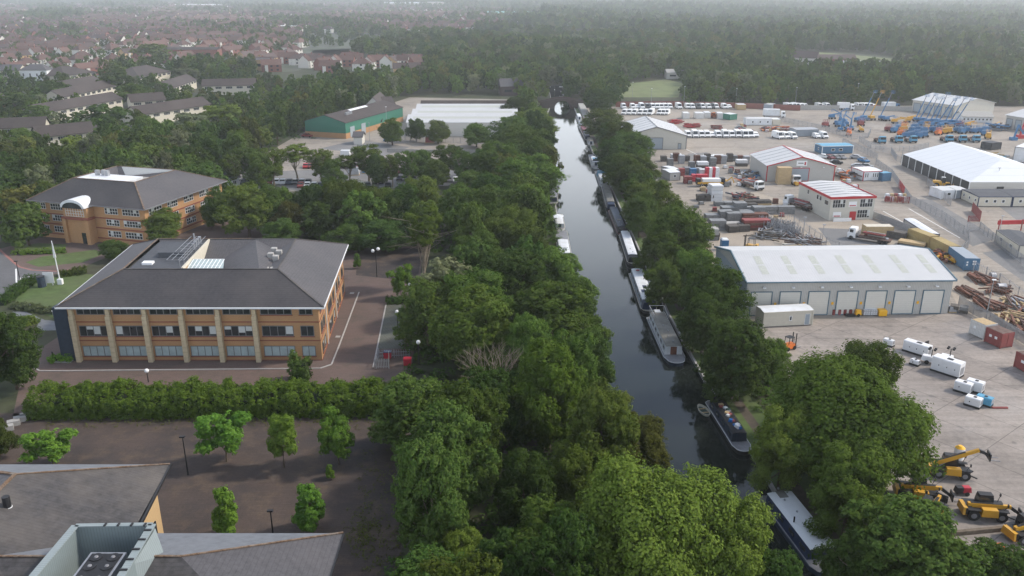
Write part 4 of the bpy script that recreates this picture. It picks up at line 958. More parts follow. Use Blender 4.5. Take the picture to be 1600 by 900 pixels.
# lock beyond the bridge
t = thing('lock_gate', 'dark timber lock gates with white beam ends beyond the bridge', 'lock gate', 25, 498)
for s_ in (-1, 1): MB().box(s_ * 2.2, 0, -1, 4.2, .5, 4.0).build('gate_leaf', 'black', t); MB().box(s_ * 5, -1.5, 2.2, 5, .4, .4).build('balance_beam', 'white_paint', t)
# ---------------------------------------------------------------- north yard: green warehouse, white house, factory
gw, wd, rz = gable_building('warehouse', 'green clad warehouse on a brick base with a grey-brown shallow roof', 'warehouse', (478, 213), (541, 217), 50, 6.2, 2.6, 'brown_roof', 'green_clad', ridge='y', ov=.3)
MB().box(wd / 2, 25, 0, wd + .12, 50.12, 2.1).build('brick_base', 'brick_orange', gw)
MB().box(wd + .1, 5, .2, .1, 3.5, 4).build('loading_door', 'grey_door', gw); MB().box(wd + .1, 14, .2, .1, 3.5, 4).build('loading_door', 'grey_door', gw)
vv = MB(); 
for k in range(4): vv.box(wd * .72, 10 + k * 1.2, 7.0, .8, .8, 1.8)
vv.build('roof_vent', 'galv', gw)
MB().add([(wd * .56, 16, 9.0), (wd * .64, 16, 8.6), (wd * .64, 31, 8.6), (wd * .56, 31, 9.0)], [(0, 1, 2, 3)]).build('rooflight', 'white_paint', gw)
gable_building('white_house', 'white gabled house with a dark attic window against the green warehouse', 'house', (570, 186), (598, 186), 22, 5.6, 4.0, 'brown_roof', 'render_wall', ridge='y', wins=[('f', 2, 1, 1.4, 1.2), ('f', 1, 5.2, 1.8, 1.3)])
gable_building('brick_house', 'green and grey barn beside the white gabled house', 'barn', (600, 184), (619, 183), 20, 5.2, 3.0, 'brown_roof', 'green_clad', ridge='x')
gable_building('brick_shed', 'small brown brick shed with a tiled roof in front of the white gabled house', 'shed', (573, 200), (596, 200), 8, 3.0, 2.2, 'brown_roof', 'brick_light')
ft = thing('factory', 'wide white-roofed factory with three long ridges and a dark rear strip', 'factory', -42, 335); foot(-42, 335, 0, 44, 60)
for k in range(3):
    y0 = k * 17; mb = MB(); mb.ext([(y0, 0), (y0, 5.4), (y0 + 8.5, 7.4), (y0 + 17, 5.4), (y0 + 17, 0)], 0, 44); mb.build('wall', 'render_wall', ft); 
    mb = MB(); mb.ext([(y0 - .1, 5.42), (y0 + 8.5, 7.46), (y0 + 17, 5.46), (y0 + 17, 5.6), (y0 + 8.5, 7.62), (y0 - .1, 5.58)], -.4, 44.4); mb.build('roof', 'white_roof', ft)
    MB().add([(2, y0 + 4, 6.56), (42, y0 + 4, 6.56), (42, y0 + 6.2, 7.1), (2, y0 + 6.2, 7.1)], [(0, 1, 2, 3)]).build('rooflight', 'skylight', ft)
MB().ext([(51, 0), (51, 5.4), (55, 7.6), (59, 5.6), (59, 0)], 0, 44).build('rear_range', 'brown_roof', ft)
for k in range(2): window(ft, 2 + k * 4.2, 1.2, 2.6, 1.8, panes=3)
t = thing('storage_tent', 'peaked grey tent on the bank end of the north yard', 'tent', -8, 262); foot(-8, 262, 0, 8, 8)
MB().add([(0, 0, 3), (8, 0, 3), (8, 8, 3), (0, 8, 3), (4, 4, 7.5)], [(0, 1, 4), (1, 2, 4), (2, 3, 4), (3, 0, 4)]).build('canopy', 'slate_blue', t); MB().box(4, 4, 0, 7.6, 7.6, 3).build('side_wall', 'slate_blue', t)
gable_building('low_shed', 'low pale shed with dark roof beside the older office', 'shed', (345, 295), (375, 292), 7, 3, .8, 'felt', 'boat_white', wins=[('f', 2, 1, 1, 1)])
gable_building('low_shed', 'pale flat-topped shed partly behind the older office roof', 'shed', (285, 272), (330, 268), 12, 4.2, 1.0, 'boat_white', 'boat_white')
gable_building('gate_hut', 'small white gate hut with a grey roof in the warehouse forecourt', 'hut', (553, 226), (566, 226), 6, 3, 1.4, 'slate_lit_side', 'render_wall')
# ---------------------------------------------------------------- the estate of low cream blocks upper left
EST = [((68, 195), (193, 171), 11, 'long cream block with a plain brown roof and a gable end towards the offices', 'g'),
 ((-20, 222), (72, 218), 10, 'cream block at the left edge, behind the leafy trees', 'g'),
 ((66, 236), (158, 226), 11, 'brown roofed cream block nearest the older office', 'g'),
 ((100, 168), (184, 148), 10, 'cream block behind the long one', 'g'),
 ((104, 152), (161, 141), 10, 'short cream block in front of the white-banded hall', 'g'),
 ((103, 132), (152, 125), 24, 'broad hipped hall with a white band under its brown roof', 'h'),
 ((218, 133), (268, 124), 20, 'square hipped block with a patched brown roof', 'h'),
 ((268, 153), (308, 138), 11, 'cream block stepping down a slope beside the hipped one', 'g'),
 ((208, 176), (260, 172), 9, 'white fronted short block with a cream gable', 'g'),
 ((222, 198), (330, 180), 10, 'long low brown roof in front of the white fronted block', 'g'),
 ((318, 149), (400, 147), 10, 'long dark roofed block with white upper windows at the edge of the trees', 'g')]
for i, (a, b, d, l, k) in enumerate(EST):
    t, wd, rz = gable_building('residential_block', l, 'apartment block', a, b, d, 5.2, 3.0 if k == 'g' else 4.6, 'brown_roof', 'cream', hip=k == 'h', ov=.6, wins=[('f', max(3, int(math.hypot(*(np.array(P(*b)) - np.array(P(*a)))) / 5)), 3.3, 3.4, 1.3, 4)])
gable_building('terrace_house', 'white georgian-looking terrace with dark windows at the left edge', 'terrace', (-10, 130), (33, 130), 10, 8, 3, 'slate_lit_side', 'cream', wins=[('f', 7, 1.2, 1, 1.8), ('f', 7, 4.6, 1, 1.8)], hip=False)
gable_building('terrace_house', 'bright white three storey house at the end of the georgian-looking terrace', 'house', (34, 131), (76, 131), 10, 8.5, 3, 'slate_lit_side', 'white_paint', wins=[('f', 4, 1.2, 1, 1.8), ('f', 4, 4.6, 1, 1.8)], hip=True)
gable_building('brick_house', 'red brick gable cut by the left edge below the white terrace', 'house', (-30, 186), (12, 184), 12, 7.5, 5, 'brown_roof', 'brick_light', ridge='y')
# ================================================================ boats
def boat(label, near, far, w, kind='narrow', hull='black', cab='navy', roof='boat_white', cat='narrowboat', h=1.25, stern='navy', extras=(), front=1.6, group=None, trim='cream'):
    (x0, y0), (x1, y1) = P(*near, WATER_Z), P(*far, WATER_Z); L_ = math.hypot(x1 - x0, y1 - y0); rz = math.atan2(y1 - y0, x1 - x0)
    t = thing('canal_boat', label, cat, x0, y0, rz, z=WATER_Z, group=group)   # local x runs from the near end to the far end
    n = 9; pl = []
    for i in range(n): a = -pi / 2 + pi * i / (n - 1); pl.append((front - front * 1.0 * cos(a), w / 2 * sin(a)))
    out = [(p[0], -p[1]) for p in pl][::-1]
    pts = [(front * (1 - math.sqrt(max(0, 1 - abs(s) ** 2.2))), s * w / 2) for s in np.linspace(-1, 1, 9)]
    e = [(L_ - .5 * (1 - math.sqrt(max(0, 1 - abs(s) ** 3))), s * w / 2) for s in np.linspace(1, -1, 7)]
    pg = pts[::-1] + [(q[0], q[1]) for q in e][::-1]
    mb = MB().prism([(x_, y_ * .94) for x_, y_ in pg][::-1], -.3, .62, m=0, mt=1); 
    mb.build('hull', [hull, 'grey_metal'], t)
    rb = MB()
    for a, b in zip(pg, pg[1:] + pg[:1]): rb.bar((*a, .62), (*b, .62), .06, .09)
    rb.build('gunwale', trim, t)
    c0, c1 = front + .9, L_ - 1.6; cw = w * .86
    if kind == 'cruiser': c0, c1 = L_ * .12, L_ * .55
    pr = [(-cw / 2, .55), (-cw / 2 * .86, .55 + h), (-cw / 4, .62 + h), (cw / 4, .62 + h), (cw / 2 * .86, .55 + h), (cw / 2, .55)]
    MB().ext(pr[::-1], c0, c1).build('cabin', cab, t)
    rf = MB(); rp = [(-cw / 2 * .88, .56 + h), (-cw / 4, .64 + h), (cw / 4, .64 + h), (cw / 2 * .88, .56 + h), (cw / 2 * .88, .62 + h), (cw / 4, .70 + h), (-cw / 4, .70 + h), (-cw / 2 * .88, .62 + h)]
    rf.ext(rp, c0 - .12, c1 + .12).build('roof', roof, t)
    nwin = max(2, int((c1 - c0) / 2.4))
    for i in range(nwin):
        for s in (-1, 1):
            u = c0 + (c1 - c0) * (i + .5) / nwin; o = MB().box(u, s * cw / 2 * .955, .55 + h * .38, 1.1, .06, h * .38); o.build('window', 'glass', t)
    dz = .62 + h
    MB().box(c0 - .02, 0, .6, .08, cw * .34, h * .92).build('cabin_door', stern, t)
    for ex in extras:
        k = ex[0]
        if k == 'vents':
            for i in range(ex[1]): MB().tube((c0 + 1.5 + i * 2.3, (.2 if i % 2 else -.15), dz), (c0 + 1.5 + i * 2.3, (.2 if i % 2 else -.15), dz + .22), .13, .1, n=8).build('mushroom_vent', 'galv', t)
        if k == 'panels':
            for i in range(ex[1]): MB().box(c0 + 1.8 + i * 2.4, (.25 if i % 2 else -.1) * w / 2, dz + .06, 1.5, .75, .06).build('solar_panel', 'dark_blue', t)
        if k == 'hatch': MB().box(c0 + ex[1], 0, dz, 1.3, 1.0, .18).build('roof_hatch', ex[2], t)
        if k == 'canopy':     # a hooped fabric cover at the near end
            MB().ext([(-cw / 2, .6), (-cw / 2 * .8, .6 + h * .95), (cw / 2 * .8, .6 + h * .95), (cw / 2, .6)][::-1], c0 - ex[1], c0 - .02).build('canopy', ex[2], t)
        if k == 'farcanopy': MB().ext([(-cw / 2, .6), (-cw / 2 * .8, .6 + h * 1.2), (cw / 2 * .8, .6 + h * 1.2), (cw / 2, .6)][::-1], c1 + .02, c1 + ex[1]).build('canopy', ex[2], t)
        if k == 'ring': MB().tube((c1 - 1.2, 0, dz + .05), (c1 - 1.2, 0, dz + .18), .38, .38, n=12).build('lifebuoy', 'plastic_red', t)
        if k == 'chimney': MB().tube((c1 - ex[1], cw * .3, dz), (c1 - ex[1], cw * .3, dz + .7), .09, .09, n=8).build('chimney', 'black', t)
        if k == 'tarps':
            for i in range(6): MB().box(c0 + 1.2 + (i % 3) * .9 + random.uniform(-.2, .2), random.uniform(-.4, .4), dz, random.uniform(.5, .9), random.uniform(.5, .8), random.uniform(.2, .5), random.uniform(0, 1), top=.7).build('tarpaulin', 'blue_tarp' if i < 3 else ('plastic_white' if i < 5 else 'dull_red'), t)
            for i in range(8): MB().box(c0 + 4.4 + i * .42, random.uniform(-.45, .45), dz, random.uniform(.3, .6), random.uniform(.3, .6), random.uniform(.15, .4), random.uniform(0, 1)).build('deck_box', ['boat_white', 'dull_red', 'timber', 'grey_metal', 'boat_green'][i % 5], t)
        if k == 'rail':
            r_ = MB()
            for s in (-1, 1): r_.bar((c1 - 3.2, s * cw * .4, dz + .8), (L_ - .4, s * cw * .45, dz + .8), .05); 
            for i in range(5):
                for s in (-1, 1): r_.bar((c1 - 3.2 + i, s * cw * .42, dz - .6), (c1 - 3.2 + i, s * cw * .42, dz + .8), .05)
            r_.bar((L_ - .4, -cw * .45, dz + .8), (L_ - .4, cw * .45, dz + .8), .05); r_.build('guard_rail', 'boat_white', t)
        if k == 'screen': MB().ext([(-cw * .42, .6 + h), (-cw * .36, 1.25 + h), (cw * .36, 1.25 + h), (cw * .42, .6 + h)][::-1], c0 + 1.2, c0 + 2.6).build('windscreen', 'glass', t); MB().box(c0 + 3.0, 0, 1.25 + h, 2.4, cw * .8, .08).build('bimini', ex[1], t)
    return t
boat('white-topped widebeam boat with a large dark hatch, nearest in the row, half under trees', (1302, 905), (1206, 780), 3.9, 'wide', 'navy', 'dark_blue', 'white_paint', 'widebeam boat', 1.3, extras=(('hatch', 14.5, 'black'), ('hatch', 9.5, 'boat_grey'), ('vents', 5), ('chimney', 5.5)), trim='navy')
boat('dark narrowboat with blue tarpaulins and boxes heaped on its roof', (1164, 712), (1113, 632), 2.4, hull='black', cab='navy', roof='black', extras=(('tarps',), ('chimney', 1)), trim='boat_white')
boat('grey-roofed dutch style barge with brown doors and a white bow', (1058, 573), (1024, 500), 3.4, 'wide', 'navy', 'boat_white', 'boat_grey', 'barge', 1.5, stern='rust', extras=(('hatch', 15, 'boat_white'), ('vents', 4), ('rail',)), front=2.4, trim='boat_white')
boat('blue boat with a white roof, a red lifebuoy and three dark roof panels', (1015, 491), (993, 431), 3.0, 'wide', 'black', 'blue_clad', 'boat_white', 'widebeam boat', 1.4, stern='timber', extras=(('panels', 3), ('ring',), ('canopy', 1.7, 'dark_blue')), trim='cream')
boat('dark-sided narrowboat with a long plain white roof', (990, 416), (975, 370), 2.6, hull='black', cab='navy', roof='boat_white', extras=(('vents', 2), ('canopy', 1.8, 'black')))
boat('all black narrowboat with a cluttered black canopy end', (973, 370), (957, 332), 2.5, hull='black', cab='black', roof='navy', extras=(('hatch', 6, 'boat_grey'), ('canopy', 1.7, 'black'), ('vents', 3)), trim='dull_red')
boat('grey-roofed narrowboat with a dark blue front cover', (955, 329), (946, 295), 2.6, hull='black', cab='grey_metal', roof='boat_grey', extras=(('vents', 3), ('canopy', 3, 'dark_blue')))
boat('white cabin cruiser with a sky blue foredeck cover', (945, 293), (936, 270), 3.0, 'cruiser', 'boat_white', 'boat_white', 'boat_white', 'cabin cruiser', 1.2, extras=(('farcanopy', 4, 'sky_blue'), ('hatch', 1.4, 'sky_blue')), front=2.6)
boat('white cabin cruiser with a bright blue canopy and windscreen', (932, 264), (926, 244), 3.2, 'cruiser', 'boat_white', 'boat_white', 'boat_white', 'cabin cruiser', 1.2, extras=(('screen', 'sky_blue'),), front=2.6)
boat('small grey-green boat under the trees behind the blue canopied cruiser', (924, 230), (921, 221), 2.4, hull='boat_green', cab='boat_white', roof='boat_grey', extras=())
boat('dark boat moored behind the small grey-green one', (919, 221), (914, 211), 2.4, hull='black', cab='navy', roof='navy')
boat('boat with a faded maroon cover moored in the shade of the bank', (915, 212), (910, 203), 2.5, hull='black', cab='maroon', roof='maroon')
boat('pale grey boat, farthest but one in the row near the stone bridge', (909, 203), (906, 195), 2.2, hull='grey_metal', cab='boat_white', roof='blue_clad')
boat('small white boat closest to the stone bridge', (906, 190), (903, 183), 2.2, hull='boat_white', cab='boat_white', roof='boat_white')
boat('white fibreglass cruiser under the left bank trees with a grey hatch', (884, 412), (876, 364), 3.0, 'cruiser', 'boat_white', 'boat_white', 'boat_white', 'cabin cruiser', .9, extras=(('hatch', 3, 'galv'),), front=2.5)
boat('white boat on the left bank half hidden by overhanging twigs', (875, 362), (871, 338), 2.6, 'cruiser', 'boat_white', 'boat_white', 'boat_white', 'cabin cruiser', .9, front=2)
boat('long dark boat tucked under the left bank trees far up the canal', (864, 322), (866, 300), 2.4, hull='black', cab='navy', roof='grey_metal')
boat('dark blue boat moored on the left bank short of the bridge', (864, 205), (860, 192), 2.4, hull='black', cab='navy', roof='grey_metal')
t = thing('parasol', 'pale round parasol on the white boat by the left bank', 'parasol', *P(869, 341, 2), z=.6)
MB().tube((0, 0, 0), (0, 0, 2.2), .04).build('pole', 'galv', t); MB().tube((0, 0, 2.0), (0, 0, 2.5), 1.9, .05, n=12).build('canopy', 'boat_white', t)
t = thing('dinghy', 'small open wooden dinghy with a white rim tied beside the blue-tarpaulin boat', 'dinghy', *P(1099, 644, WATER_Z), R(100), WATER_Z)
pts = [(math.copysign(abs(cos(a)) ** .9, cos(a)) * 1.5, sin(a) * .62 * (1 if cos(a) < 0 else 1 - .25 * cos(a))) for a in np.linspace(0, 2 * pi, 17)[:-1]]
MB().prism(pts, -.1, .12).build('hull', 'boat_green', t); mb = MB()
for a, b in zip(pts, pts[1:] + pts[:1]): mb.quad((*a, .1), (*b, .1), (b[0] * 1.08, b[1] * 1.1, .42), (a[0] * 1.08, a[1] * 1.1, .42)); mb.bar((a[0] * 1.08, a[1] * 1.1, .42), (b[0] * 1.08, b[1] * 1.1, .42), .09, .06)
mb.build('rim', 'cream', t)
for u in (-.6, .5): MB().box(u, 0, .26, .25, 1.0, .05).build('thwart', 'timber', t)

# ================================================================ vehicles
def wheel(parent, x, y, r, w, rim='galv'):
    tr = MB().tube((x, y - w / 2, r), (x, y + w / 2, r), r, r, n=14).build('tyre', 'rubber', None); root = bpy.data.objects.new('wheel', None); COL.objects.link(root); root.parent = parent
    tr.parent = root; MB().tube((x, y - w / 2 - .02, r), (x, y + w / 2 + .02, r), r * .5, r * .5, n=10).build('rim', rim, root)
def wheels1(t, xs, ys, r, w):
    for x in xs:
        for y in ys: MB().tube((x, y - w / 2, r), (x, y + w / 2, r), r, r, n=10).build('wheel', 'rubber', t)
def make_van(body='white_paint', L_=5.6, W_=2.0, H_=2.45):
    def f():
        t = thing('parked_van', 'van', 'van', 0, 0)      # nose points along -y
        pr = [(0, .35), (0, .95), (.25, 1.15), (1.05, 1.3), (1.75, H_ - .12), (2.2, H_), (L_ - .15, H_), (L_, H_ - .3), (L_, .35)]
        MB().ext([(p[0] - L_ / 2, p[1]) for p in pr][::-1], -W_ / 2, W_ / 2, axis='x' if 0 else 'x') if 0 else None
        mb = MB(); n = len(pr); vs = [(s * (W_ / 2 - (.12 if p[1] > 1.5 else 0)), p[0] - L_ / 2, p[1]) for s in (-1, 1) for p in pr]
        mb.add(vs, [(i, (i + 1) % n, n + (i + 1) % n, n + i) for i in range(n)] + [tuple(range(n))[::-1], tuple(range(n, 2 * n))]); mb.build('body', body, t)
        w_ = W_ / 2 - .18
        MB().add([(-w_ - .04, 1.08 - L_ / 2, 1.36), (w_ + .04, 1.08 - L_ / 2, 1.36), (w_ - .08, 1.66 - L_ / 2, H_ - .26), (-w_ + .08, 1.66 - L_ / 2, H_ - .26)], [(0, 1, 2, 3)]).build('windscreen', 'glass', t).location = (0, -.05, .03)
        for s in (-1, 1): MB().add([(s * (W_ / 2 - .09), 1.45 - L_ / 2, 1.4), (s * (W_ / 2 - .09), 2.5 - L_ / 2, 1.4), (s * (W_ / 2 - .11), 2.5 - L_ / 2, H_ - .4), (s * (W_ / 2 - .11), 1.8 - L_ / 2, H_ - .4)], [(0, 1, 2, 3)]).build('side_window', 'glass', t).location = (s * .06, 0, 0)
        MB().box(0, -L_ / 2 - .01, .45, W_ * .8, .06, .35).build('grille', 'black', t)
        for s in (-1, 1): 
            for v in (-L_ / 2 + 1.0, L_ / 2 - 1.1): MB().tube((s * (W_ / 2 - .22), v, .34), (s * (W_ / 2 + .01), v, .34), .34, .34, n=10).build('wheel', 'rubber', t)
        return t
    return f
VAN = Kind(make_van()); VANB = Kind(make_van(L_=6.4, W_=2.15, H_=2.75)); VANS = Kind(make_van(L_=4.4, W_=1.85, H_=1.85)); VANG = Kind(make_van('car_grey'))
def vans(g, lab, y, xs, ks, rz=0.0, jit=.25):
    for i, (px, k) in enumerate(zip(xs, ks)):
        wx, wy = P(px, y); K_ = {'v': VAN, 'b': VANB, 's': VANS, 'g': VANG}[k]
        K_.put(wx, wy + random.uniform(-jit, jit), R(rz) + random.uniform(-.03, .03), {'v': 'white panel van', 'b': 'high-roofed white van', 's': 'small white van', 'g': 'dark grey van'}[k] + ', ' + nth(i + 1) + ' from the left ' + lab, g)
vans('vans along the brick wall', 'along the brick wall', 169.5, [974, 988, 995, 1002, 1011, 1019, 1026, 1032, 1039, 1046, 1060, 1074, 1081, 1090, 1097, 1106, 1112, 1118, 1131, 1139], 'vvsbgvvvvvbvvgvvgvvs', 4)
vans('vans behind the beige shed', 'in the slanting row behind the beige shed', 179, [976, 984, 992, 1001, 1009, 1017, 1031, 1037, 1042], 'vvvvvbvvv', -22)
vans('vans facing the concrete apron', 'in the long row facing the open apron', 214, [1074, 1085, 1095, 1104, 1112, 1121, 1132, 1142, 1152, 1162, 1171, 1180], 'vbvvsvbvbbbs', 0)
vans('vans between the two store yards', 'in the group of three beside the low trailer', 216, [1215, 1226, 1237], 'bvv', 12)
vans('vans at the container-like unit', 'against the grey container-like unit', 215.5, [1275, 1286], 'sv', 5)
vans('vans under the lamp post by the wall', 'in the tight group of five by the wall', 169.5, [1231, 1237, 1243, 1250, 1256], 'bvbvv', 18)
vans('vans at the hire yard wall', 'parked by the wall of the lift hire yard', 168.5, [1279, 1284, 1291, 1315, 1333, 1341, 1350, 1358, 1365], 'vsvvsvvvs', 12)
def make_car():
    t = thing('parked_car', 'car', 'car', 0, 0); pr = [(-2.1, .3), (-2.15, .75), (-1.1, .92), (-.45, 1.4), (.95, 1.42), (1.75, .95), (2.1, .85), (2.1, .3)]; n = len(pr)
    mb = MB(); vs = [(s * (.88 - (.16 if p[1] > 1.2 else 0)), p[0], p[1]) for s in (-1, 1) for p in pr]; mb.add(vs, [(i, (i + 1) % n, n + (i + 1) % n, n + i) for i in range(n)] + [tuple(range(n))[::-1], tuple(range(n, 2 * n))]); mb.build('body', 'car_grey', t)
    MB().add([(-.76, -1.05, .97), (.76, -1.05, .97), (.66, -.5, 1.36), (-.66, -.5, 1.36)], [(0, 1, 2, 3)]).build('windscreen', 'glass', t).location = (0, -.03, .03)
    MB().add([(-.66, 1.02, 1.38), (.66, 1.02, 1.38), (.76, 1.66, 1.02), (-.76, 1.66, 1.02)], [(0, 1, 2, 3)]).build('rear_window', 'glass', t).location = (0, .03, .03)
    for s in (-1, 1): MB().add([(s * .86, -.9, .98), (s * .86, 1.5, 1.0), (s * .75, .9, 1.34), (s * .75, -.4, 1.34)], [(0, 1, 2, 3)]).build('side_window', 'glass', t)
    for s in (-1, 1):
        for v in (-1.35, 1.35): MB().tube((s * .68, v, .31), (s * .9, v, .31), .31, .31, n=10).build('wheel', 'rubber', t)
    return t
CAR = Kind(make_car); CARS = {}
def car(px, py, rz, col, label, group=None):
    """a car whose body carries its own paint"""
    x, y = P(px, py); o = CAR.put(x, y, R(rz), label, group); 
    for c in o.children if not KIDS.get(o.name) else o.children:
        if c.name.startswith('body'):
            c.data = c.data.copy(); c.data.materials[0] = MATS[col]
    return o
for px, py, rz, col, l in ((1287, 247, 60, 'white_paint', 'white car at the left end of the row before the blue and white cabin'), (1296, 248, 20, 'maroon', 'maroon car in the row before the blue and white cabin'), (1305, 248, 20, 'car_grey', 'grey car next to the maroon one'),
    (1314, 248, 20, 'grey_metal', 'darker grey car, right of the maroon and grey pair'), (1338, 248, 60, 'galv', 'silver car by the corner of the blue and white cabin'), (1349, 253, 20, 'blue_paint', 'bright blue car standing apart near the palisade fence'),
    (1340, 262, 75, 'galv', 'silver car in front of the white chalet'), (1354, 262, 60, 'car_grey', 'grey car beside the silver one near the white chalet'), (1306, 256, 80, 'black', 'black car side-on behind the grey cars'),
    (608, 221, 90, 'blue_paint', 'blue car in front of the white factory'), (1156, 202, 90, 'car_grey', 'grey car beside the long white cabin'), (480, 214, 80, 'dull_red', 'dull red car by the brick base of the green warehouse')): car(px, py, rz, col, l)
for i, (px, py) in enumerate([(x, 281 + (x - 620) * .03) for x in range(624, 752, 11)]): car(px, py, 8, ['black', 'car_grey', 'grey_metal', 'white_paint', 'navy'][i % 5], ['black', 'grey', 'mid grey', 'white', 'navy'][i % 5] + ' car, ' + nth(i + 1) + ' from the left in the north yard row', 'cars parked in the north yard')
for i, (px, py) in enumerate([(478, 262), (487, 262), (498, 261), (352, 282), (363, 281)]): car(px, py, 10, ['red_paint', 'dull_red', 'dull_red', 'white_paint', 'car_grey'][i], ['bright red car half hidden by stems in the north yard', 'dull red car next to the bright red one', 'dull red car, right of the other two red ones', 'white car behind the older office', 'grey car behind the older office'][i])
for r_, (yy_, x0_, n_, dx_) in enumerate(((262, 486, 9, 9.5), (270, 596, 7, 9.5), (287, 372, 12, 10), (292, 470, 14, 10.5))):
    for i in range(n_): car(x0_ + i * dx_, yy_, 8, ['black', 'car_grey', 'boat_white', 'dull_red', 'galv', 'navy', 'white_paint'][(i * 3 + r_) % 7], ['black', 'grey', 'off-white', 'dull red', 'silver', 'navy', 'white'][(i * 3 + r_) % 7] + ' car, ' + nth(i + 1) + ' from the left in north yard row ' + ['one', 'two', 'three', 'four'][r_], 'cars parked in the north yard')
def truck(label, px, py, rz, load, cat='lorry', cabc='white_paint', box=None, L_=8.5, s=1.0):
    x, y = P(px, py); t = thing('flatbed_lorry' if not box else 'box_lorry', label, cat, x, y, R(rz)); t.scale = (s, s, s)     # nose along -y
    c = MB().box(0, -L_ / 2 + .9, .55, 2.4, 1.8, 1.1).box(0, -L_ / 2 + 1.0, 1.65, 2.3, 1.55, 1.15, top=.9); c.build('cab', cabc, t)
    MB().box(0, -L_ / 2 + .2, 1.7, 2.0, .1, .85).build('windscreen', 'glass', t)
    for s_ in (-1, 1): MB().box(s_ * 1.13, -L_ / 2 + .85, 1.75, .08, .8, .7).build('side_window', 'glass', t)
    MB().box(0, -L_ / 2 - .02, .5, 2.2, .08, .5).build('grille', 'black', t)
    MB().box(0, .6, .6, .9, L_ - 1.4, .35).build('chassis', 'black', t)
    if box: MB().box(0, 1.2, 1.0, 2.45, L_ - 2.4, 2.6).build('cargo_box', box, t)
    else:
        MB().box(0, 1.2, .98, 2.45, L_ - 2.4, .16).build('flatbed', 'rust2', t); MB().box(0, -L_ / 2 + 2.3, 1.1, 2.4, .1, 1.2).build('headboard', 'grey_metal', t)
        for i in range(load): MB().box(random.uniform(-.5, .5), 1.0 + random.uniform(-.6, .9), 1.15 + .28 * (i // 2), 1.0, random.uniform(3, 5), .26).build('load_bundle', ['rust2', 'galv', 'dull_red', 'concrete'][i % 4], t)
    for v in (-L_ / 2 + .9, L_ / 2 - 2.2, L_ / 2 - 1.0):
        for s_ in (-1, 1): MB().tube((s_ * .85, v, .5), (s_ * 1.2, v, .5), .5, .5, n=12).build('wheel', 'rubber', t)
    return t
truck('white flatbed lorry facing the camera near the grey gabled shed', 1174, 294, 24, 4)
truck('white flatbed lorry loaded with steel passing the two storey cabin office', 1248, 325, -152, 7, L_=9.5)
truck('white flatbed lorry carrying pallets, parked before the pale yellow container', 1358, 377, -128, 8, L_=9.5)
truck('white lorry standing at the roller door of the red-edged shed', 1240, 286, 0, 0, L_=6)
truck('white box lorry with a yellow belt behind the long white cabin', 1209, 184, 80, 0, box='boat_white', L_=9, s=1.1)
truck('white lorry among the lifts by the wall', 1321, 172, 70, 0, box='plastic_white', L_=8)
truck('blue and white lorry beside the yellow vehicle at the hire yard wall', 1391, 171, 90, 0, box='boat_white', cabc='blue_paint')
truck('yellow low lorry by the hire yard wall', 1372, 170, 90, 3, cabc='digger_yellow', L_=8)
for px, py, l in ((1369, 222, 'blue lorry leftmost in the row behind the marquee fence'), (1395, 221, 'blue lorry second in the row behind the marquee fence'), (1417, 221, 'blue lorry third in the row behind the marquee fence')): truck(l, px + 5, py + 1, 0, 2, cabc='sky_blue', L_=6.5)
for px, l in ((1478, 'turquoise lorry just visible over the marquee ridge'), (1499, 'second turquoise lorry just visible over the marquee ridge'), (1520, 'turquoise lorry to the right of the marquee ridge')): truck(l, px, 221, 0, 1, cabc='sky_blue', L_=6.5)

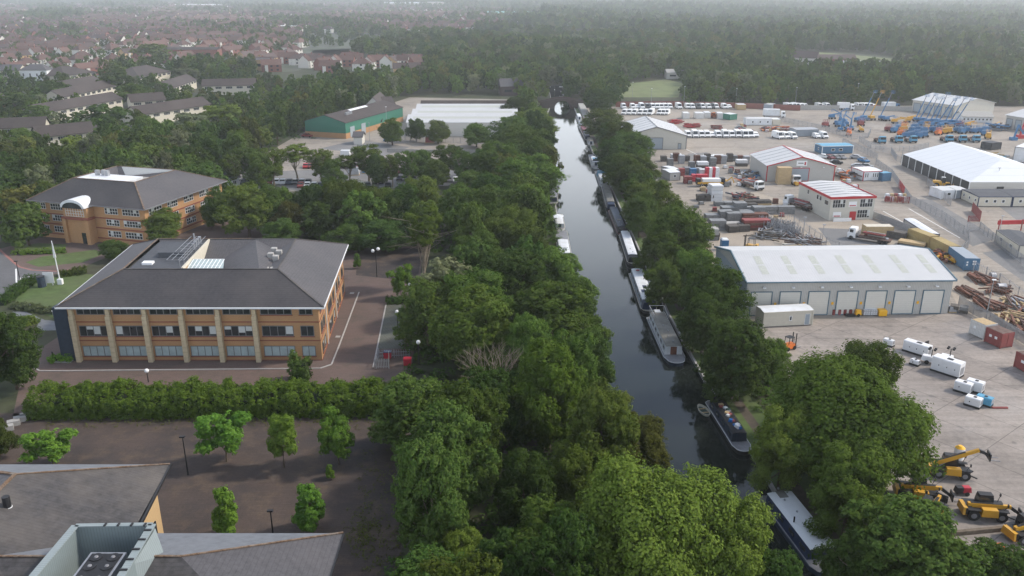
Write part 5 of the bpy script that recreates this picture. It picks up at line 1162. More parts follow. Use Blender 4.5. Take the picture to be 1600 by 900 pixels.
# ================================================================ telehandlers and other machines
def telehandler(label, px, py, rz, lift, ext=0, bucket=False):
    x, y = P(px, py); t = thing('telehandler', label, 'telehandler', x, y, R(rz))     # forks point along +x
    MB().box(0, 0, .55, 4.4, 1.0, .55).box(-1.9, 0, .6, .8, 1.9, .75, top=.9).build('chassis', 'black', t)
    for u in (-1.45, 1.45):
        for v in (-.95, .95): wheel(t, u, v, .62, .42, 'grey_metal')
    for u in (-1.45, 1.45): 
        for v in (-1, 1): MB().box(u, v * .95, 1.28, 1.3, .5, .08).build('mudguard', 'black', t)
    MB().box(.1, -.98, .7, 1.75, .75, .85, top=.9).build('engine_cover', 'digger_yellow', t)
    MB().box(-2.3, 0, .55, .5, 1.9, .85, top=.85).build('counterweight', 'digger_yellow', t)
    c = MB().box(.05, .62, .95, 1.75, .95, 1.55, top=.82); c.build('cab', 'black', t)
    MB().box(.05, .62, 1.45, 1.68, .98, .78, top=.92).build('cab_glass', 'glass', t)
    a = R(lift); p0 = np.array((-1.9, -.1, 1.45)); d = np.array((cos(a), 0, sin(a))); Lb = 4.3 + ext; p1 = p0 + d * 3.6; p2 = p0 + d * Lb
    MB().bar(p0, p1, .42, .5).build('boom', 'digger_yellow', t); MB().bar(p0 + d * .3 + np.array((0, 0, .28)), p1 + np.array((0, 0, .28)), .3, .06).build('boom_top', 'black', t)
    if Lb > 3.7: MB().bar(p1, p2, .32, .38).build('inner_boom', 'digger_yellow', t)
    p3 = p2 + np.array((.55, 0, -.25 if lift > 8 else -.45)); p4 = p3 + np.array((.5, 0, -.35))
    MB().bar(p2 - d * .1, p3, .3, .35).bar(p3, p4, .25, .3).build('boom_head', 'black', t); MB().tube(p0 + np.array((.3, 0, -.6)), p0 + d * 1.9 + np.array((0, 0, -.15)), .09).build('lift_ram', 'galv', t)
    MB().box(p4[0] + .1, -.1, p4[2] - .45, .12, 1.3, .9).build('carriage', 'black', t)
    for v in (-.45, .35): MB().box(p4[0] + .7, v, p4[2] - .45, 1.2, .12, .06).build('fork', 'grey_metal', t)
    for v in (-.75, .95): MB().bar((1.6, v, 1.3), (1.9, v * 1.25, 2.0), .05).box(1.9, v * 1.25, 1.9, .1, .25, .35).build('mirror', 'black', t)
    for v in (-.8, .8): MB().bar((2.0, v, .7), (2.9, v, .35), .14).build('stabiliser', 'black', t)
    return t
telehandler('yellow telehandler with its boom raised over the concrete yard', 1482, 742, -12, 27, .9)
telehandler('yellow telehandler with a black forward arm, half hidden by the dark tree', 1432, 778, -14, 4, 0)
telehandler('yellow telehandler with a lowered boom and black cab, beside the debris edge', 1536, 806, -8, 0, .2)
telehandler('yellow telehandler with its boom cut by the right edge', 1604, 840, 12, 8, .2)
telehandler('yellow telehandler tilted low between the dark tree and its neighbours, boom end only', 1452, 812, 48, 6, 0)
t = thing('red_machine', 'small red and black machine held at the tip of the forward arm', 'machine', *P(1508, 772)); MB().box(0, 0, .4, 1.0, .8, .6, top=.8).build('body', 'plastic_red', t); MB().box(-.8, 0, .3, .9, .8, .7, top=.8).build('engine', 'black', t)
for v in (-.4, .4): MB().tube((0, v - .1, .25), (0, v + .1, .25), .25, .25, n=10).build('wheel', 'rubber', t)
t = thing('air_tank', 'yellow topped white tank standing behind the raised telehandler', 'tank', *P(1497, 716)); MB().tube((0, 0, 0), (0, 0, 1.5), .6, .6, n=14).build('tank', 'plastic_white', t); MB().tube((0, 0, 1.5), (0, 0, 1.8), .6, .25, n=14).build('lid', 'yellow_paint', t)
t = thing('steel_beam', 'red steel beam lying beside the raised telehandler', 'beam', *P(1444, 722)); MB().box(0, 0, 0, 2.6, .5, .5, R(-8)).build('beam', 'dull_red', t)
t = thing('steel_beam', 'short red beam lying beyond the blue generator', 'beam', *P(1562, 638)); MB().box(0, 0, 0, 2.2, .3, .2, R(0)).build('beam', 'dull_red', t)
t = thing('debris_heap', 'orange and white heap of sheeting under the corner trees', 'heap', *P(1545, 872)); 
for k in range(7): MB().box(random.uniform(-2, 2), random.uniform(-2, 2), 0, random.uniform(1, 2.4), random.uniform(.8, 1.6), random.uniform(.4, 1.1), random.uniform(0, 3), top=.5).build('sheet', ['orange_paint', 'plastic_white', 'timber'][k % 3], t)
t = thing('low_kerb_wall', 'low dark edge wall under the farthest telehandlers', 'wall', *P(1500, 838)); MB().bar((-2, 0, .25), (6.5, 1.2, .25), .4, .5).build('masonry', 'dark_timber', t)
def generator(label, px, py, rz, L_, w, h, body='plastic_white', tower=False):
    x, y = P(px, py); t = thing('generator', label, 'generator', x, y, R(rz)); MB().box(0, 0, 0, L_ + .1, w + .1, .3).build('skid', 'black', t)
    mb = MB().ext([(-w / 2, .3), (-w / 2, h - .12), (-w / 2 + .12, h), (w / 2 - .12, h), (w / 2, h - .12), (w / 2, .3)][::-1], -L_ / 2, L_ / 2); mb.build('canopy', body, t)
    MB().box(L_ * .05, 0, h + .01, L_ * .2, w * .35, .05).build('exhaust_vent', 'black', t)
    for u in (-.28, 0, .28)[:3 if L_ > 2.5 else 1]:
        for s in (-1, 1): MB().box(u * L_, s * (w / 2 + .01), .5, L_ * .22, .03, h * .6).build('side_door', body, t); MB().box(u * L_ + .2, s * (w / 2 + .03), h * .5, .12, .03, .18).build('latch', 'black', t)
    MB().box(L_ / 2 + .01, 0, .5, .03, w * .7, h * .5).build('louvre', 'galv', t); return t
generator('large white generator with an open black control end', 1432, 552, -50, 4.0, 1.5, 1.9); generator('biggest white generator, tall and boxy, nearest the middle of the yard', 1479, 583, -50, 4.2, 1.8, 2.4)
generator('small white generator standing alone left of the others', 1388, 540, -50, 1.6, .9, 1.15); generator('smallest white generator at the foot of the light towers', 1429, 570, -50, 1.3, .8, .9)
generator('square white generator in the near cluster, left one of the back pair', 1504, 612, -45, 2.2, 1.3, 1.6); generator('square white generator in the near cluster, right one of the back pair', 1522, 611, -45, 2.2, 1.3, 1.7)
generator('square white generator in front of the blue one', 1520, 634, -45, 2.0, 1.3, 1.4); generator('blue generator at the edge of the near cluster', 1537, 632, -45, 2.0, 1.2, 1.3, 'sky_blue')
t = thing('electric_panel', 'black cabinet flap hanging open at the end of the large generator', 'panel', *P(1446, 548)); MB().box(0, 0, .4, .9, .1, 1.3, R(30)).build('flap', 'black', t); MB().box(-.1, -.1, 0, .7, .5, .5, R(30)).build('box', 'plastic_white', t)
def light_tower(label, px, py):
    x, y = P(px, py); t = thing('light_tower', label, 'light tower', x, y, R(-40)); MB().box(0, 0, .45, 1.9, 1.1, .8, top=.85).build('body', 'plastic_white', t)
    for v in (-.6, .6): MB().tube((0, v - .1, .33), (0, v + .1, .33), .33, .33, n=12).build('wheel', 'rubber', t)
    MB().tube((.4, 0, 1.1), (.4, 0, 2.4), .08).build('mast', 'black', t); MB().bar((.9, 0, .5), (1.9, 0, .45), .1).build('tow_bar', 'black', t)
    for a, b in ((-.4, -.3), (.4, -.3), (-.4, .3), (.4, .3)): MB().box(.4 + a, b, 2.35, .34, .16, .3).build('lamp_head', 'black', t)
light_tower('white trailer light tower with folded black lamps beside the open generator', 1449, 567); light_tower('white trailer light tower behind the biggest generator', 1478, 566)
def forklift(label, px, py, rz, col='digger_yellow', s=1):
    x, y = P(px, py); t = thing('forklift_truck', label, 'forklift', x, y, R(rz)); t.scale = (s,) * 3; MB().box(0, 0, .3, 2.0, 1.1, .8, top=.85).build('body', col, t); MB().box(-1.0, 0, .4, .5, 1.1, .9, top=.8).build('counterweight', col, t)
    g_ = MB()
    for u in (-.6, .6):
        for v in (-.45, .45): g_.bar((u, v, 1.0), (u * .8, v, 2.2), .07)
    g_.box(0, 0, 2.2, 1.2, 1.1, .06).build('roll_cage', 'black', t)
    for v in (-.35, .35): MB().bar((1.15, v, .1), (1.15, v, 2.7), .12).build('mast', 'black', t); MB().box(1.8, v, .1, 1.2, .12, .06).build('fork', 'grey_metal', t)
    for u in (-.7, .75):
        for v in (-.5, .5): MB().tube((u, v - .12, .35), (u, v + .12, .35), .35, .35, n=10).build('wheel', 'rubber', t)
forklift('yellow forklift with black mast behind the workshop roof', 1173, 391, 150, s=1.25); forklift('yellow forklift at the foot of the timber stack by the red-edged shed', 1243, 290, 90); forklift('orange and black machine at the end of the cream cabin', 1232, 546, 30, 'orange_paint')
x, y = P(1471, 294); t = thing('loading_shovel', 'yellow wheeled loading shovel between the palisade fence and the marquee', 'loader', x, y, R(-25)); t.scale = (1.15,) * 3
MB().box(-1.2, 0, .8, 2.4, 1.6, 1.1, top=.85).build('engine_cover', 'digger_yellow', t); MB().box(.9, 0, .8, 1.6, 1.2, .8).build('front_frame', 'digger_yellow', t); MB().box(.1, 0, 1.5, 1.2, 1.3, 1.4, top=.85).build('cab', 'glass', t)
MB().add([(2.6, -1.3, .2), (2.6, 1.3, .2), (3.8, 1.3, .2), (3.8, -1.3, .2), (2.6, -1.3, 1.4), (2.6, 1.3, 1.4)], [(0, 1, 2, 3), (0, 4, 5, 1), (0, 3, 4), (1, 5, 2)]).build('bucket', 'digger_yellow', t)
for v in (-.5, .5): MB().bar((.9, v, 1.5), (2.6, v, .7), .2, .3).build('lift_arm', 'digger_yellow', t)
for u in (-1.3, 1.4):
    for v in (-.95, .95): wheel(t, u, v, .75, .5, 'digger_yellow')
# ---------------------------------------------------------------- access platforms
def make_boom(col, mode):
    def f():
        t = thing('boom_lift', 'boom', 'boom lift', 0, 0); MB().box(0, 0, .5, 2.6, 1.9, .6).build('chassis', 'grey_metal' if mode != 'scissor' else col, t)
        for u in (-1, 1):
            for v in (-.95, .95): MB().tube((u, v - .18, .48), (u, v + .18, .48), .48, .48, n=12).build('wheel', 'rubber', t)
        MB().box(-.4, 0, 1.1, 2.8, 1.9, 1.1, top=.9).build('turntable', col, t)
        if mode == 'up': 
            b = MB().bar((-1.2, 0, 1.9), (2.3, 0, 10.0), .3, .36); b.build('boom', col, t); MB().bar((2.3, 0, 10.0), (3.4, 0, 12.6), .2, .24).build('inner_boom', 'grey_metal', t); bx, bz = 3.9, 12.2
        elif mode == 'over':
            MB().bar((-1.2, 0, 1.9), (-1.8, 0, 6.6), .4, .5).build('lower_arm', col, t); MB().bar((-1.8, 0, 6.6), (2.2, 0, 8.6), .36, .42).build('boom', col, t); bx, bz = 2.8, 7.6
        elif mode == 'low': MB().bar((-1.6, 0, 2.1), (4.2, 0, 2.7), .45, .55).build('boom', col, t); bx, bz = 4.8, 1.4
        if mode != 'scissor':
            mb = MB()
            for u in (-.45, .45):
                for v in (-.9, .9): mb.bar((bx + u, v, bz), (bx + u, v, bz + 1.1), .07)
            for z in (.02, .55, 1.1):
                for u in (-.45, .45): mb.bar((bx + u, -.9, bz + z), (bx + u, .9, bz + z), .07)
                for v in (-.9, .9): mb.bar((bx - .45, v, bz + z), (bx + .45, v, bz + z), .07)
            mb.box(bx, 0, bz, .9, 1.8, .06); mb.build('basket', col, t)
        else:
            mb = MB(); H = 2.0
            for v in (-.6, .6):
                for k in range(3): z = 1.3 + k * .35; mb.bar((-1.1, v, z), (1.1, v, z + .35), .1); mb.bar((1.1, v, z), (-1.1, v, z + .35), .1)
            mb.build('scissor_arms', 'grey_metal', t); MB().box(0, 0, 2.4, 2.7, 1.5, .12).build('platform', col, t); g_ = MB()
            for z in (.6, 1.15):
                for v in (-.72, .72): g_.bar((-1.3, v, 2.5 + z), (1.3, v, 2.5 + z), .06)
                for u in (-1.3, 1.3): g_.bar((u, -.72, 2.5 + z), (u, .72, 2.5 + z), .06)
            for u in (-1.3, 0, 1.3):
                for v in (-.72, .72): g_.bar((u, v, 2.5), (u, v, 3.65), .06)
            g_.build('guard_rail', col, t)
        return t
    return f
BU, BO, BL, BS = [Kind(make_boom('blue_paint', m)) for m in ('up', 'over', 'low', 'scissor')]
YU, YL, YS = [Kind(make_boom('digger_yellow', m)) for m in ('up', 'low', 'scissor')]; OS = Kind(make_boom('orange_paint', 'scissor')); RS = Kind(make_boom('dull_red', 'scissor'))
YS2 = Kind(make_boom('sky_blue', 'low'))
NB = [0]
def plat(K_, pts, label, group, sc=1.0):
    for i_, (px, py, rz) in enumerate(sorted(pts)):
        x, y = P(px, py); lab_ = label + (', ' + nth(i_ + 1) + ' of them from the left' if len(pts) > 1 else ''); v_ = 3 if len(pts) > 3 else 1; K_.put(x, y, R(rz) + random.uniform(-.1, .1) * v_, lab_, group, (sc * random.uniform(.94, 1.06), sc, sc * random.uniform(.84 if v_ > 1 else 1, 1.06)))
plat(BU, [(1350, 188, 10), (1378, 188, 15)], 'blue boom lift raised high, left of the hire yard', 'tall blue booms on the left of the hire yard', .95)
plat(BU, [(1433, 190, 12), (1441, 191, 12), (1449, 192, 12), (1457, 192, 12), (1464, 193, 10), (1471, 194, 12), (1480, 194, 10), (1489, 194, 8), (1497, 195, 8)], 'blue boom raised before the four-door shed', 'raised blue booms before the four-door shed', .98)
plat(YU, [(1362, 188, 20)], 'tall yellow boom lift between two raised blue ones', None, .98)
plat(BO, [(1318, 200, 60), (1324, 205, 120), (1330, 203, 40), (1312, 205, 90), (1306, 194, 170), (1316, 190, 30)], 'blue articulated boom lift behind the curving fence', 'articulated blue booms behind the curving fence', .8)
plat(BL, [(1340, 190, 20), (1346, 192, 40), (1385, 189, 30), (1440, 197, 20), (1455, 198, 10), (1470, 199, 30), (1486, 199, 15), (1310, 198, 40), (1322, 197, 60), (1300, 186, 20)], 'blue boom lift with its arm folded down', 'folded blue boom lifts', .9)
plat(BS, [(1397, 207, 20), (1403, 203, 60), (1416, 215, 5), (1424, 213, 15), (1432, 211, 10), (1436, 216, 5), (1444, 214, 10), (1426, 206, 20), (1436, 206, 0), (1444, 208, 0), (1458, 207, 10), (1466, 209, 0), (1496, 207, 0), (1503, 209, 10), (1510, 207, 15), (1522, 208, 0), (1530, 207, 5), (1540, 206, 0), (1430, 201, 30), (1540, 212, 0)], 'blue scissor lift folded in the hire yard', 'folded blue scissor lifts', .95)
plat(YS, [(1475, 209, 5), (1482, 208, 15), (1447, 203, 30), (1412, 206, 20), (1543, 217, 80)], 'yellow scissor lift folded in the hire yard', 'folded yellow scissor lifts', .95)
plat(OS, [(1408, 212, 10), (1466, 211, 40), (1412, 201, 0), (1326, 212, 60)], 'orange scissor lift folded in the hire yard', 'folded orange scissor lifts', .9)
plat(YL, [(1417, 191, 170), (1398, 193, 0), (1345, 206, 80), (1512, 199, 10), (1556, 200, 30), (1422, 188, 20)], 'yellow boom lift with its arm folded down', 'folded yellow boom lifts', .85)
plat(RS, [(1345, 197, 20), (1290, 198, 10), (1388, 205, 10), (1500, 198, 10)], 'red scissor lift among the blue machines', 'red scissor lifts', .9)
t = thing('crane_arm', 'bright red folded crane arm at the right edge of the hire yard', 'crane', *P(1592, 216)); MB().bar((0, 0, 0), (1.5, 0, 9), .5, .6).build('lower_arm', 'red_paint', t); MB().bar((1.5, 0, 9), (5, 0, 5), .4, .5).build('upper_arm', 'red_paint', t); MB().box(0, 0, 0, 3, 2.4, 1.4).build('base', 'red_paint', t)
t = thing('crane_arm', 'blue folded crane arm beside the red one', 'crane', *P(1583, 219)); MB().bar((0, 0, 0), (1.0, 0, 6), .5, .6).build('lower_arm', 'blue_paint', t); MB().bar((1.0, 0, 6), (3.4, 0, 2.6), .4, .5).build('upper_arm', 'blue_paint', t); MB().box(0, 0, 0, 2.4, 2, 1.2).build('base', 'blue_paint', t)
# ================================================================ stocks of material in the yards
def inpoly_(x, y, p): return all((p[(i + 1) % 4][0] - p[i][0]) * (y - p[i][1]) - (p[(i + 1) % 4][1] - p[i][1]) * (x - p[i][0]) > 0 for i in range(4))
def stack(name, label, cat, px, py, rz, layers, n, size, gap, mats_, part='bundle', group=None, jit=.06, strap=None):
    """layers of bundles: each bundle is its own part"""
    x, y = P(px, py); t = thing(name, label, cat, x, y, R(rz), group=group); sx, sy, sz = size; k = 0
    for L_ in range(layers):
        for i in range(n):
            if L_ == layers - 1 and layers > 2 and random.random() < .3: continue
            MB().box((i - (n - 1) / 2) * (sx + gap) + random.uniform(-jit, jit), random.uniform(-jit, jit) * 3, L_ * (sz + .04), sx, sy, sz, random.uniform(-jit, jit) * .3).build(part, mats_[k % len(mats_)], t); k += 1
    return t
mat('steel_stack', (.21, .215, .215), .6, .3, 3, metal=.3, stripes=(2, .18, .6))
mat('rust_stack', (.15, .075, .055), .85, .35, 2, stripes=(2, .2, .6))
mat('timber_stack', (.46, .34, .19), .8, .1, 2, stripes=(2, .12, .35))
mat('dark_stack', (.10, .09, .08), .85, .3, 2, stripes=(2, .2, .5))
mat('block_white', (.62, .63, .64), .6, .05, 2, stripes=(2, 1.0, .25))
S_ = lambda l, px, py, rz, L_, n, sz, m, g=.15: stack('board_stack', l, 'stack of boards', px, py, rz, L_, n, sz, g, m, 'bundle')
S_('grey steel decking stack topped by two layers, in the middle of the scaffold yard', 1145, 334, 4, 3, 2, (3.2, 2.6, 1.0), ['steel_stack'])
S_('grey decking stack in front of the middle one', 1155, 346, 4, 3, 2, (3.4, 2.4, .8), ['steel_stack'])
S_('long low grey stack at the tree edge of the scaffold yard', 1122, 344, 4, 3, 2, (3.4, 2.5, .8), ['steel_stack'])
S_('grey stack below the long low one, with boards at its foot', 1132, 358, 4, 3, 2, (3.8, 2.4, .8), ['steel_stack', 'concrete'])
S_('grey stack between the yellow pack and the rusty stack', 1174, 339, 4, 3, 2, (3.0, 2.4, .9), ['steel_stack'])
S_('rusty red steel stack, back one', 1178, 347, 4, 5, 1, (6.5, 2.2, .55), ['rust_stack'])
S_('rusty red steel stack, front one', 1180, 358, 4, 4, 1, (6.5, 2.4, .6), ['rust_stack', 'dull_red'])
S_('dark brown crate-like stack in front of the grey ones', 1152, 361, 10, 2, 2, (2.6, 2.6, .8), ['dark_stack'])
S_('pale grey boxy stack at the left end of the dirt yard', 1108, 374, 2, 2, 1, (3.6, 2.6, 1.4), ['steel_stack', 'concrete'])
S_('round-ended brown stack beside the pale grey boxy one', 1117, 374, 2, 2, 1, (1.6, 2.2, .9), ['dark_stack'])
S_('long grey beam rack reaching right behind the rusty stacks', 1200, 334, 3, 2, 3, (4.4, 1.6, 1.0), ['steel_stack'])
S_('dark timber rack at the upper edge of the scaffold yard', 1183, 325, 3, 3, 1, (7, 2, .7), ['dark_stack', 'timber_stack'])
S_('brown frame stack beside the timber rack', 1172, 330, 3, 3, 1, (3, 2, .7), ['dark_stack'])
S_('dark board stack left of the white block tower', 1101, 313, 2, 2, 2, (2.2, 2, .8), ['dark_stack'])
S_('low grey pallet left of the timber rack', 1130, 321, 2, 1, 2, (2.4, 2, 1.1), ['steel_stack'])
S_('grey board stack at the corner of the concrete yard fence', 1490, 486, -30, 2, 3, (1.4, 1.6, .6), ['dark_stack', 'steel_stack'])
S_('brown pallet stack under the long tan container', 1400, 372, -38, 2, 1, (4.6, 2.2, .8), ['dark_stack'])
S_('open brown timber pallet stack nearest the workshop roof edge', 1424, 384, -38, 3, 1, (5.6, 2.4, .5), ['dark_stack', 'timber_stack'])
t = stack('timber_stack', 'tall pale timber stack against the red-edged shed', 'timber stack', 1223, 287, 0, 4, 1, (4.0, 2.4, 1.25), .1, ['timber_stack'], 'pack')
t = stack('timber_stack', 'small bright yellow timber pack among the grey stacks', 'timber stack', 1160, 327, 3, 1, 1, (3.2, 1.8, 1.3), .1, ['timber_stack'], 'pack')
t = stack('block_tower', 'tall tower of white blocks standing in the yard', 'stack of blocks', 1116, 312, 8, 5, 1, (3.2, 3.4, .85), .1, ['block_white'], 'block')
for px, py, l in ((1097, 262, 'white capped rack of sheets, left in the back row of racks'), (1056, 250, 'white-covered pallet at the left of the back row of racks'), (1107, 252, 'white-covered rack in the middle of the back row'), (1122, 251, 'white sheeted rack beside the yellow one'), (1158, 259, 'tilted white sheet on grey racks')):
    t = stack('covered_rack', l, 'rack', px, py, 0, 2, 1, (3.6, 2.4, 1.0), .1, ['dark_stack', 'block_white'], 'tier')
for i in range(16):
    px = 1038 + i * 8.4 + random.uniform(-1.5, 1.5); stack('storage_rack', 'dark loaded storage rack, ' + nth(i + 1) + ' from the left in the builders yard back row', 'rack', px, random.choice((252, 256, 260)) + random.uniform(-1, 1), 2, 3, 1, (1.9, 2.0, .9), .1, [['dark_stack', 'steel_stack', 'rust_stack', 'galv'][i % 4]], 'tier', 'storage racks in the builders yard')
bar_ = [('red', 'plastic_red'), ('white', 'plastic_white')]
RB = []
def barrel(label, px, py, w, h, m, group=None):
    x, y = P(px, py); t = thing('plastic_barrier_stack', label, 'barrier stack', x, y, R(3), group=group)
    for k in range(3): MB().box(0, 0, k * h / 3, w, 1.8, h / 3 - .06, top=.94).build('barrier', m, t)
    return t
for i, px in enumerate((1103, 1108, 1113, 1118)): barrel('tall %s stack of plastic barriers, %s from the left in the striped group' % (('red', 'white')[i % 2], nth(i + 1)), px + 1, 278, 1.15, 3.4, ('plastic_red', 'plastic_white')[i % 2], 'striped barrier stacks')
for i, px in enumerate((1071, 1077, 1083, 1090, 1096, 1101)): barrel('faded red plastic barrier stack, ' + nth(i + 1) + ' from the left in the low row', px, 286 - (i > 1) * 3, 1.2, 2.2, 'plastic_red' if i > 1 else 'dull_red', 'low red barrier stacks')
for px, py, m, l in ((1082, 274, 'blue_paint', 'blue crate stack among the barriers'), (1073, 272, 'grey_metal', 'dark grey crate stack beside the blue one'), (1064, 274, 'dull_red', 'dark pink drum stack left of the grey crates'), (1097, 275, 'block_white', 'white crate stack with a red top rim'), (1091, 273, 'grey_metal', 'grey crate stack between the blue and white ones')): barrel(l, px, py, 2.0, 2.3, m)
t = thing('mobile_crane', 'yellow, white and black lorry crane lying side-on beside the barriers', 'crane', *P(1108, 291)); MB().box(0, 0, .9, 7.5, 2.3, .6).build('deck', 'digger_yellow', t); MB().box(.5, 0, 1.5, 5.5, 2.0, .9).build('body', 'white_paint', t); MB().box(-3.4, 0, .7, 1.2, 2.2, 1.7).build('cab', 'black', t); MB().box(3.8, 0, 1.4, 1.2, 2.2, 1.2).build('rear_box', 'black', t)
wheels1(t, (-2.6, -1.2, 1.4, 2.8), (-1.05, 1.05), .5, .3)
t = thing('excavator', 'small yellow digger with a bent arm beside the lorry crane', 'digger', *P(1131, 290)); MB().box(0, 0, .2, 2.2, 1.8, .5).build('tracks', 'rubber', t); MB().box(0, 0, .75, 1.8, 1.6, 1.0, top=.85).build('body', 'digger_yellow', t); MB().bar((.8, 0, 1.4), (2.2, 0, 2.6), .25, .3).build('arm', 'digger_yellow', t); MB().bar((2.2, 0, 2.6), (3.0, 0, .8), .2, .25).build('dipper', 'digger_yellow', t)
for i, (a, b) in enumerate((((1046, 283), (1062, 282)), ((1050, 278), (1060, 277)))): cabin(['small grey roofed hut at the tree edge of the builders yard', 'second small grey hut behind the first at the tree edge'][i], a, b, 6, 2.6, 'grey_clad', 'grey_metal', ((.5, .8),), 'boat_white')
# steel tubes, rusty beams and frames
def beam_pile(name, label, cat, a, b, width, n, mats_, L_=(3, 6), r=.1, h=.9, spread=.35, seed=0, group=None):
    rg = random.Random(seed); (x0, y0), (x1, y1) = P(*a), P(*b); ang = math.atan2(y1 - y0, x1 - x0); d = math.hypot(x1 - x0, y1 - y0); t = thing(name, label, cat, x0, y0, ang, group=group)
    for m in mats_:
        mb = MB()
        for i in range(max(1, n // len(mats_))):
            l = rg.uniform(*L_); u = rg.uniform(0, max(.1, d - l)); v = rg.uniform(-width / 2, width / 2); z = rg.uniform(0, h) * (1 - abs(v) / width * .8) + r; th = rg.gauss(0, spread)
            mb.bar((u, v, z), (u + l * cos(th), v + l * sin(th), z + rg.uniform(-.12, .12)), rg.uniform(.7, 1.6) * r * 2, rg.uniform(.7, 1.6) * r * 2)
        mb.build('bars', m, t)
    return t
beam_pile('steel_beam_pile', 'rusty steel beams heaped along the mesh fence, upper heap', 'heap of beams', (1515, 430), (1552, 447), 2.6, 60, ['rust', 'rust2', 'rust'], (1.5, 4.5), .13, 1.0, .3, 1)
beam_pile('steel_beam_pile', 'rusty frames crossed at angles beside the silver drum', 'heap of beams', (1548, 452), (1580, 460), 3.5, 55, ['rust', 'rust', 'rust2'], (1.5, 3.5), .1, 1.4, 1.0, 2)
beam_pile('steel_beam_pile', 'rusty beams with boards reaching to the right edge', 'heap of beams', (1572, 466), (1625, 500), 3.2, 70, ['rust', 'galv', 'timber', 'rust2'], (2, 5), .12, 1.0, .3, 3)
beam_pile('steel_beam_pile', 'long row of rusty trestles between the workshop and the containers', 'heap of beams', (1498, 452), (1530, 468), 2.6, 50, ['rust2', 'rust'], (2.5, 5.5), .1, 1.0, .12, 4)
beam_pile('steel_beam_pile', 'middle stretch of the rusty trestles', 'heap of beams', (1525, 470), (1565, 488), 2.8, 60, ['rust2', 'rust'], (2.5, 5.5), .1, 1.2, .25, 5)
beam_pile('steel_beam_pile', 'rusty stock at the right edge above the red containers', 'heap of beams', (1565, 490), (1625, 530), 3.8, 90, ['rust2', 'rust', 'timber'], (2, 5), .12, 1.2, .4, 6)
beam_pile('scaffold_tube_pile', 'tangled grey scaffold tubes behind the workshop, left heap', 'heap of tubes', (1180, 372), (1218, 366), 3.5, 90, ['galv', 'steel_stack', 'dark_timber'], (1.5, 3.5), .08, 1.8, 1.2, 7)
beam_pile('scaffold_tube_pile', 'tangled grey scaffold tubes and cages, right heap', 'heap of tubes', (1238, 384), (1286, 378), 4.5, 110, ['galv', 'rust2', 'steel_stack'], (1.5, 4), .08, 1.6, 1.2, 8)
beam_pile('scaffold_tube_pile', 'small heap of grey and rusty tubes by the right-hand tube racks', 'heap of tubes', (1222, 366), (1250, 374), 3.5, 60, ['galv', 'rust2'], (1.5, 3.5), .08, 1.2, 1.0, 9)
beam_pile('board_pile', 'pale boards lying flat just above the workshop roof', 'heap of boards', (1222, 387), (1262, 384), 2.6, 30, ['cream', 'concrete', 'timber'], (3, 6), .12, .6, .12, 10)
beam_pile('scaffold_tube_pile', 'grey and red scrap behind the barriers in the builders yard', 'heap of scrap', (1150, 276), (1190, 274), 4, 60, ['galv', 'rust2', 'blue_paint', 'dark_timber'], (1.5, 4), .12, 1.5, 1.0, 11)
beam_pile('scaffold_tube_pile', 'orange and grey scrap left of the flatbed lorry near the grey shed', 'heap of scrap', (1155, 285), (1190, 283), 3, 40, ['orange_paint', 'galv', 'dull_red'], (1.5, 4), .12, .9, .8, 12)
beam_pile('scaffold_tube_pile', 'reddish scrap in the middle of the builders yard', 'heap of scrap', (1145, 312), (1178, 306), 4, 50, ['dull_red', 'dark_timber', 'navy'], (1.5, 3.5), .12, 1.4, 1.0, 13)
beam_pile('scaffold_tube_pile', 'black and grey scrap behind the red-edged shed', 'heap of scrap', (1306, 278), (1346, 276), 5, 70, ['galv', 'black', 'rust2', 'orange_paint'], (1.5, 4.5), .14, 1.8, 1.0, 14)
beam_pile('scaffold_tube_pile', 'rusty brown clutter between the canal trees and the workshop end', 'heap of scrap', (1085, 392), (1110, 392), 5, 70, ['rust', 'dark_timber', 'cream'], (1.5, 3.5), .12, 1.8, 1.0, 15)
beam_pile('scaffold_tube_pile', 'orange and yellow machine parts heaped beside the blue container', 'heap of scrap', (1462, 398), (1495, 414), 2.6, 60, ['orange_paint', 'digger_yellow', 'rust', 'black'], (.8, 2.2), .18, 1.2, 1.2, 16)
beam_pile('scaffold_tube_pile', 'red barrier frames in the van yard, left lot', 'heap of frames', (1045, 193), (1066, 192), 5, 50, ['dull_red', 'red_paint'], (1.5, 4), .12, 1.6, .2, 17)
beam_pile('scaffold_tube_pile', 'red barrier frames in the van yard, middle lot', 'heap of frames', (1068, 199), (1094, 199), 5, 60, ['dull_red', 'red_paint'], (1.5, 4), .12, 1.8, .2, 18)
beam_pile('scaffold_tube_pile', 'red barrier frames in the van yard, lot beside the white boxes', 'heap of frames', (1110, 201), (1128, 201), 5, 50, ['dull_red', 'rust2'], (1.5, 4), .12, 1.5, .2, 19)
beam_pile('scaffold_tube_pile', 'orange and grey clutter behind the group of three vans', 'heap of scrap', (1188, 204), (1236, 204), 5, 70, ['orange_paint', 'galv', 'dull_red', 'black'], (1.5, 4), .12, 1.8, .8, 20)
beam_pile('scaffold_tube_pile', 'rusty orange frames between the white store boxes', 'heap of frames', (1110, 184), (1121, 184), 5, 40, ['rust', 'orange_paint'], (1.5, 3), .15, 2.5, .8, 21)
beam_pile('scaffold_tube_pile', 'dark stacked items at the right of the hire yard', 'heap of scrap', (1545, 202), (1580, 204), 8, 60, ['black', 'blue_paint', 'grey_metal'], (2, 5), .2, 2.4, 1.0, 22)
beam_pile('scaffold_tube_pile', 'loose cones, boards and debris on the ground behind the marquee', 'heap of scrap', (1535, 243), (1578, 250), 6, 40, ['galv', 'sky_blue', 'timber'], (2, 5), .15, 1.2, 1.0, 23)
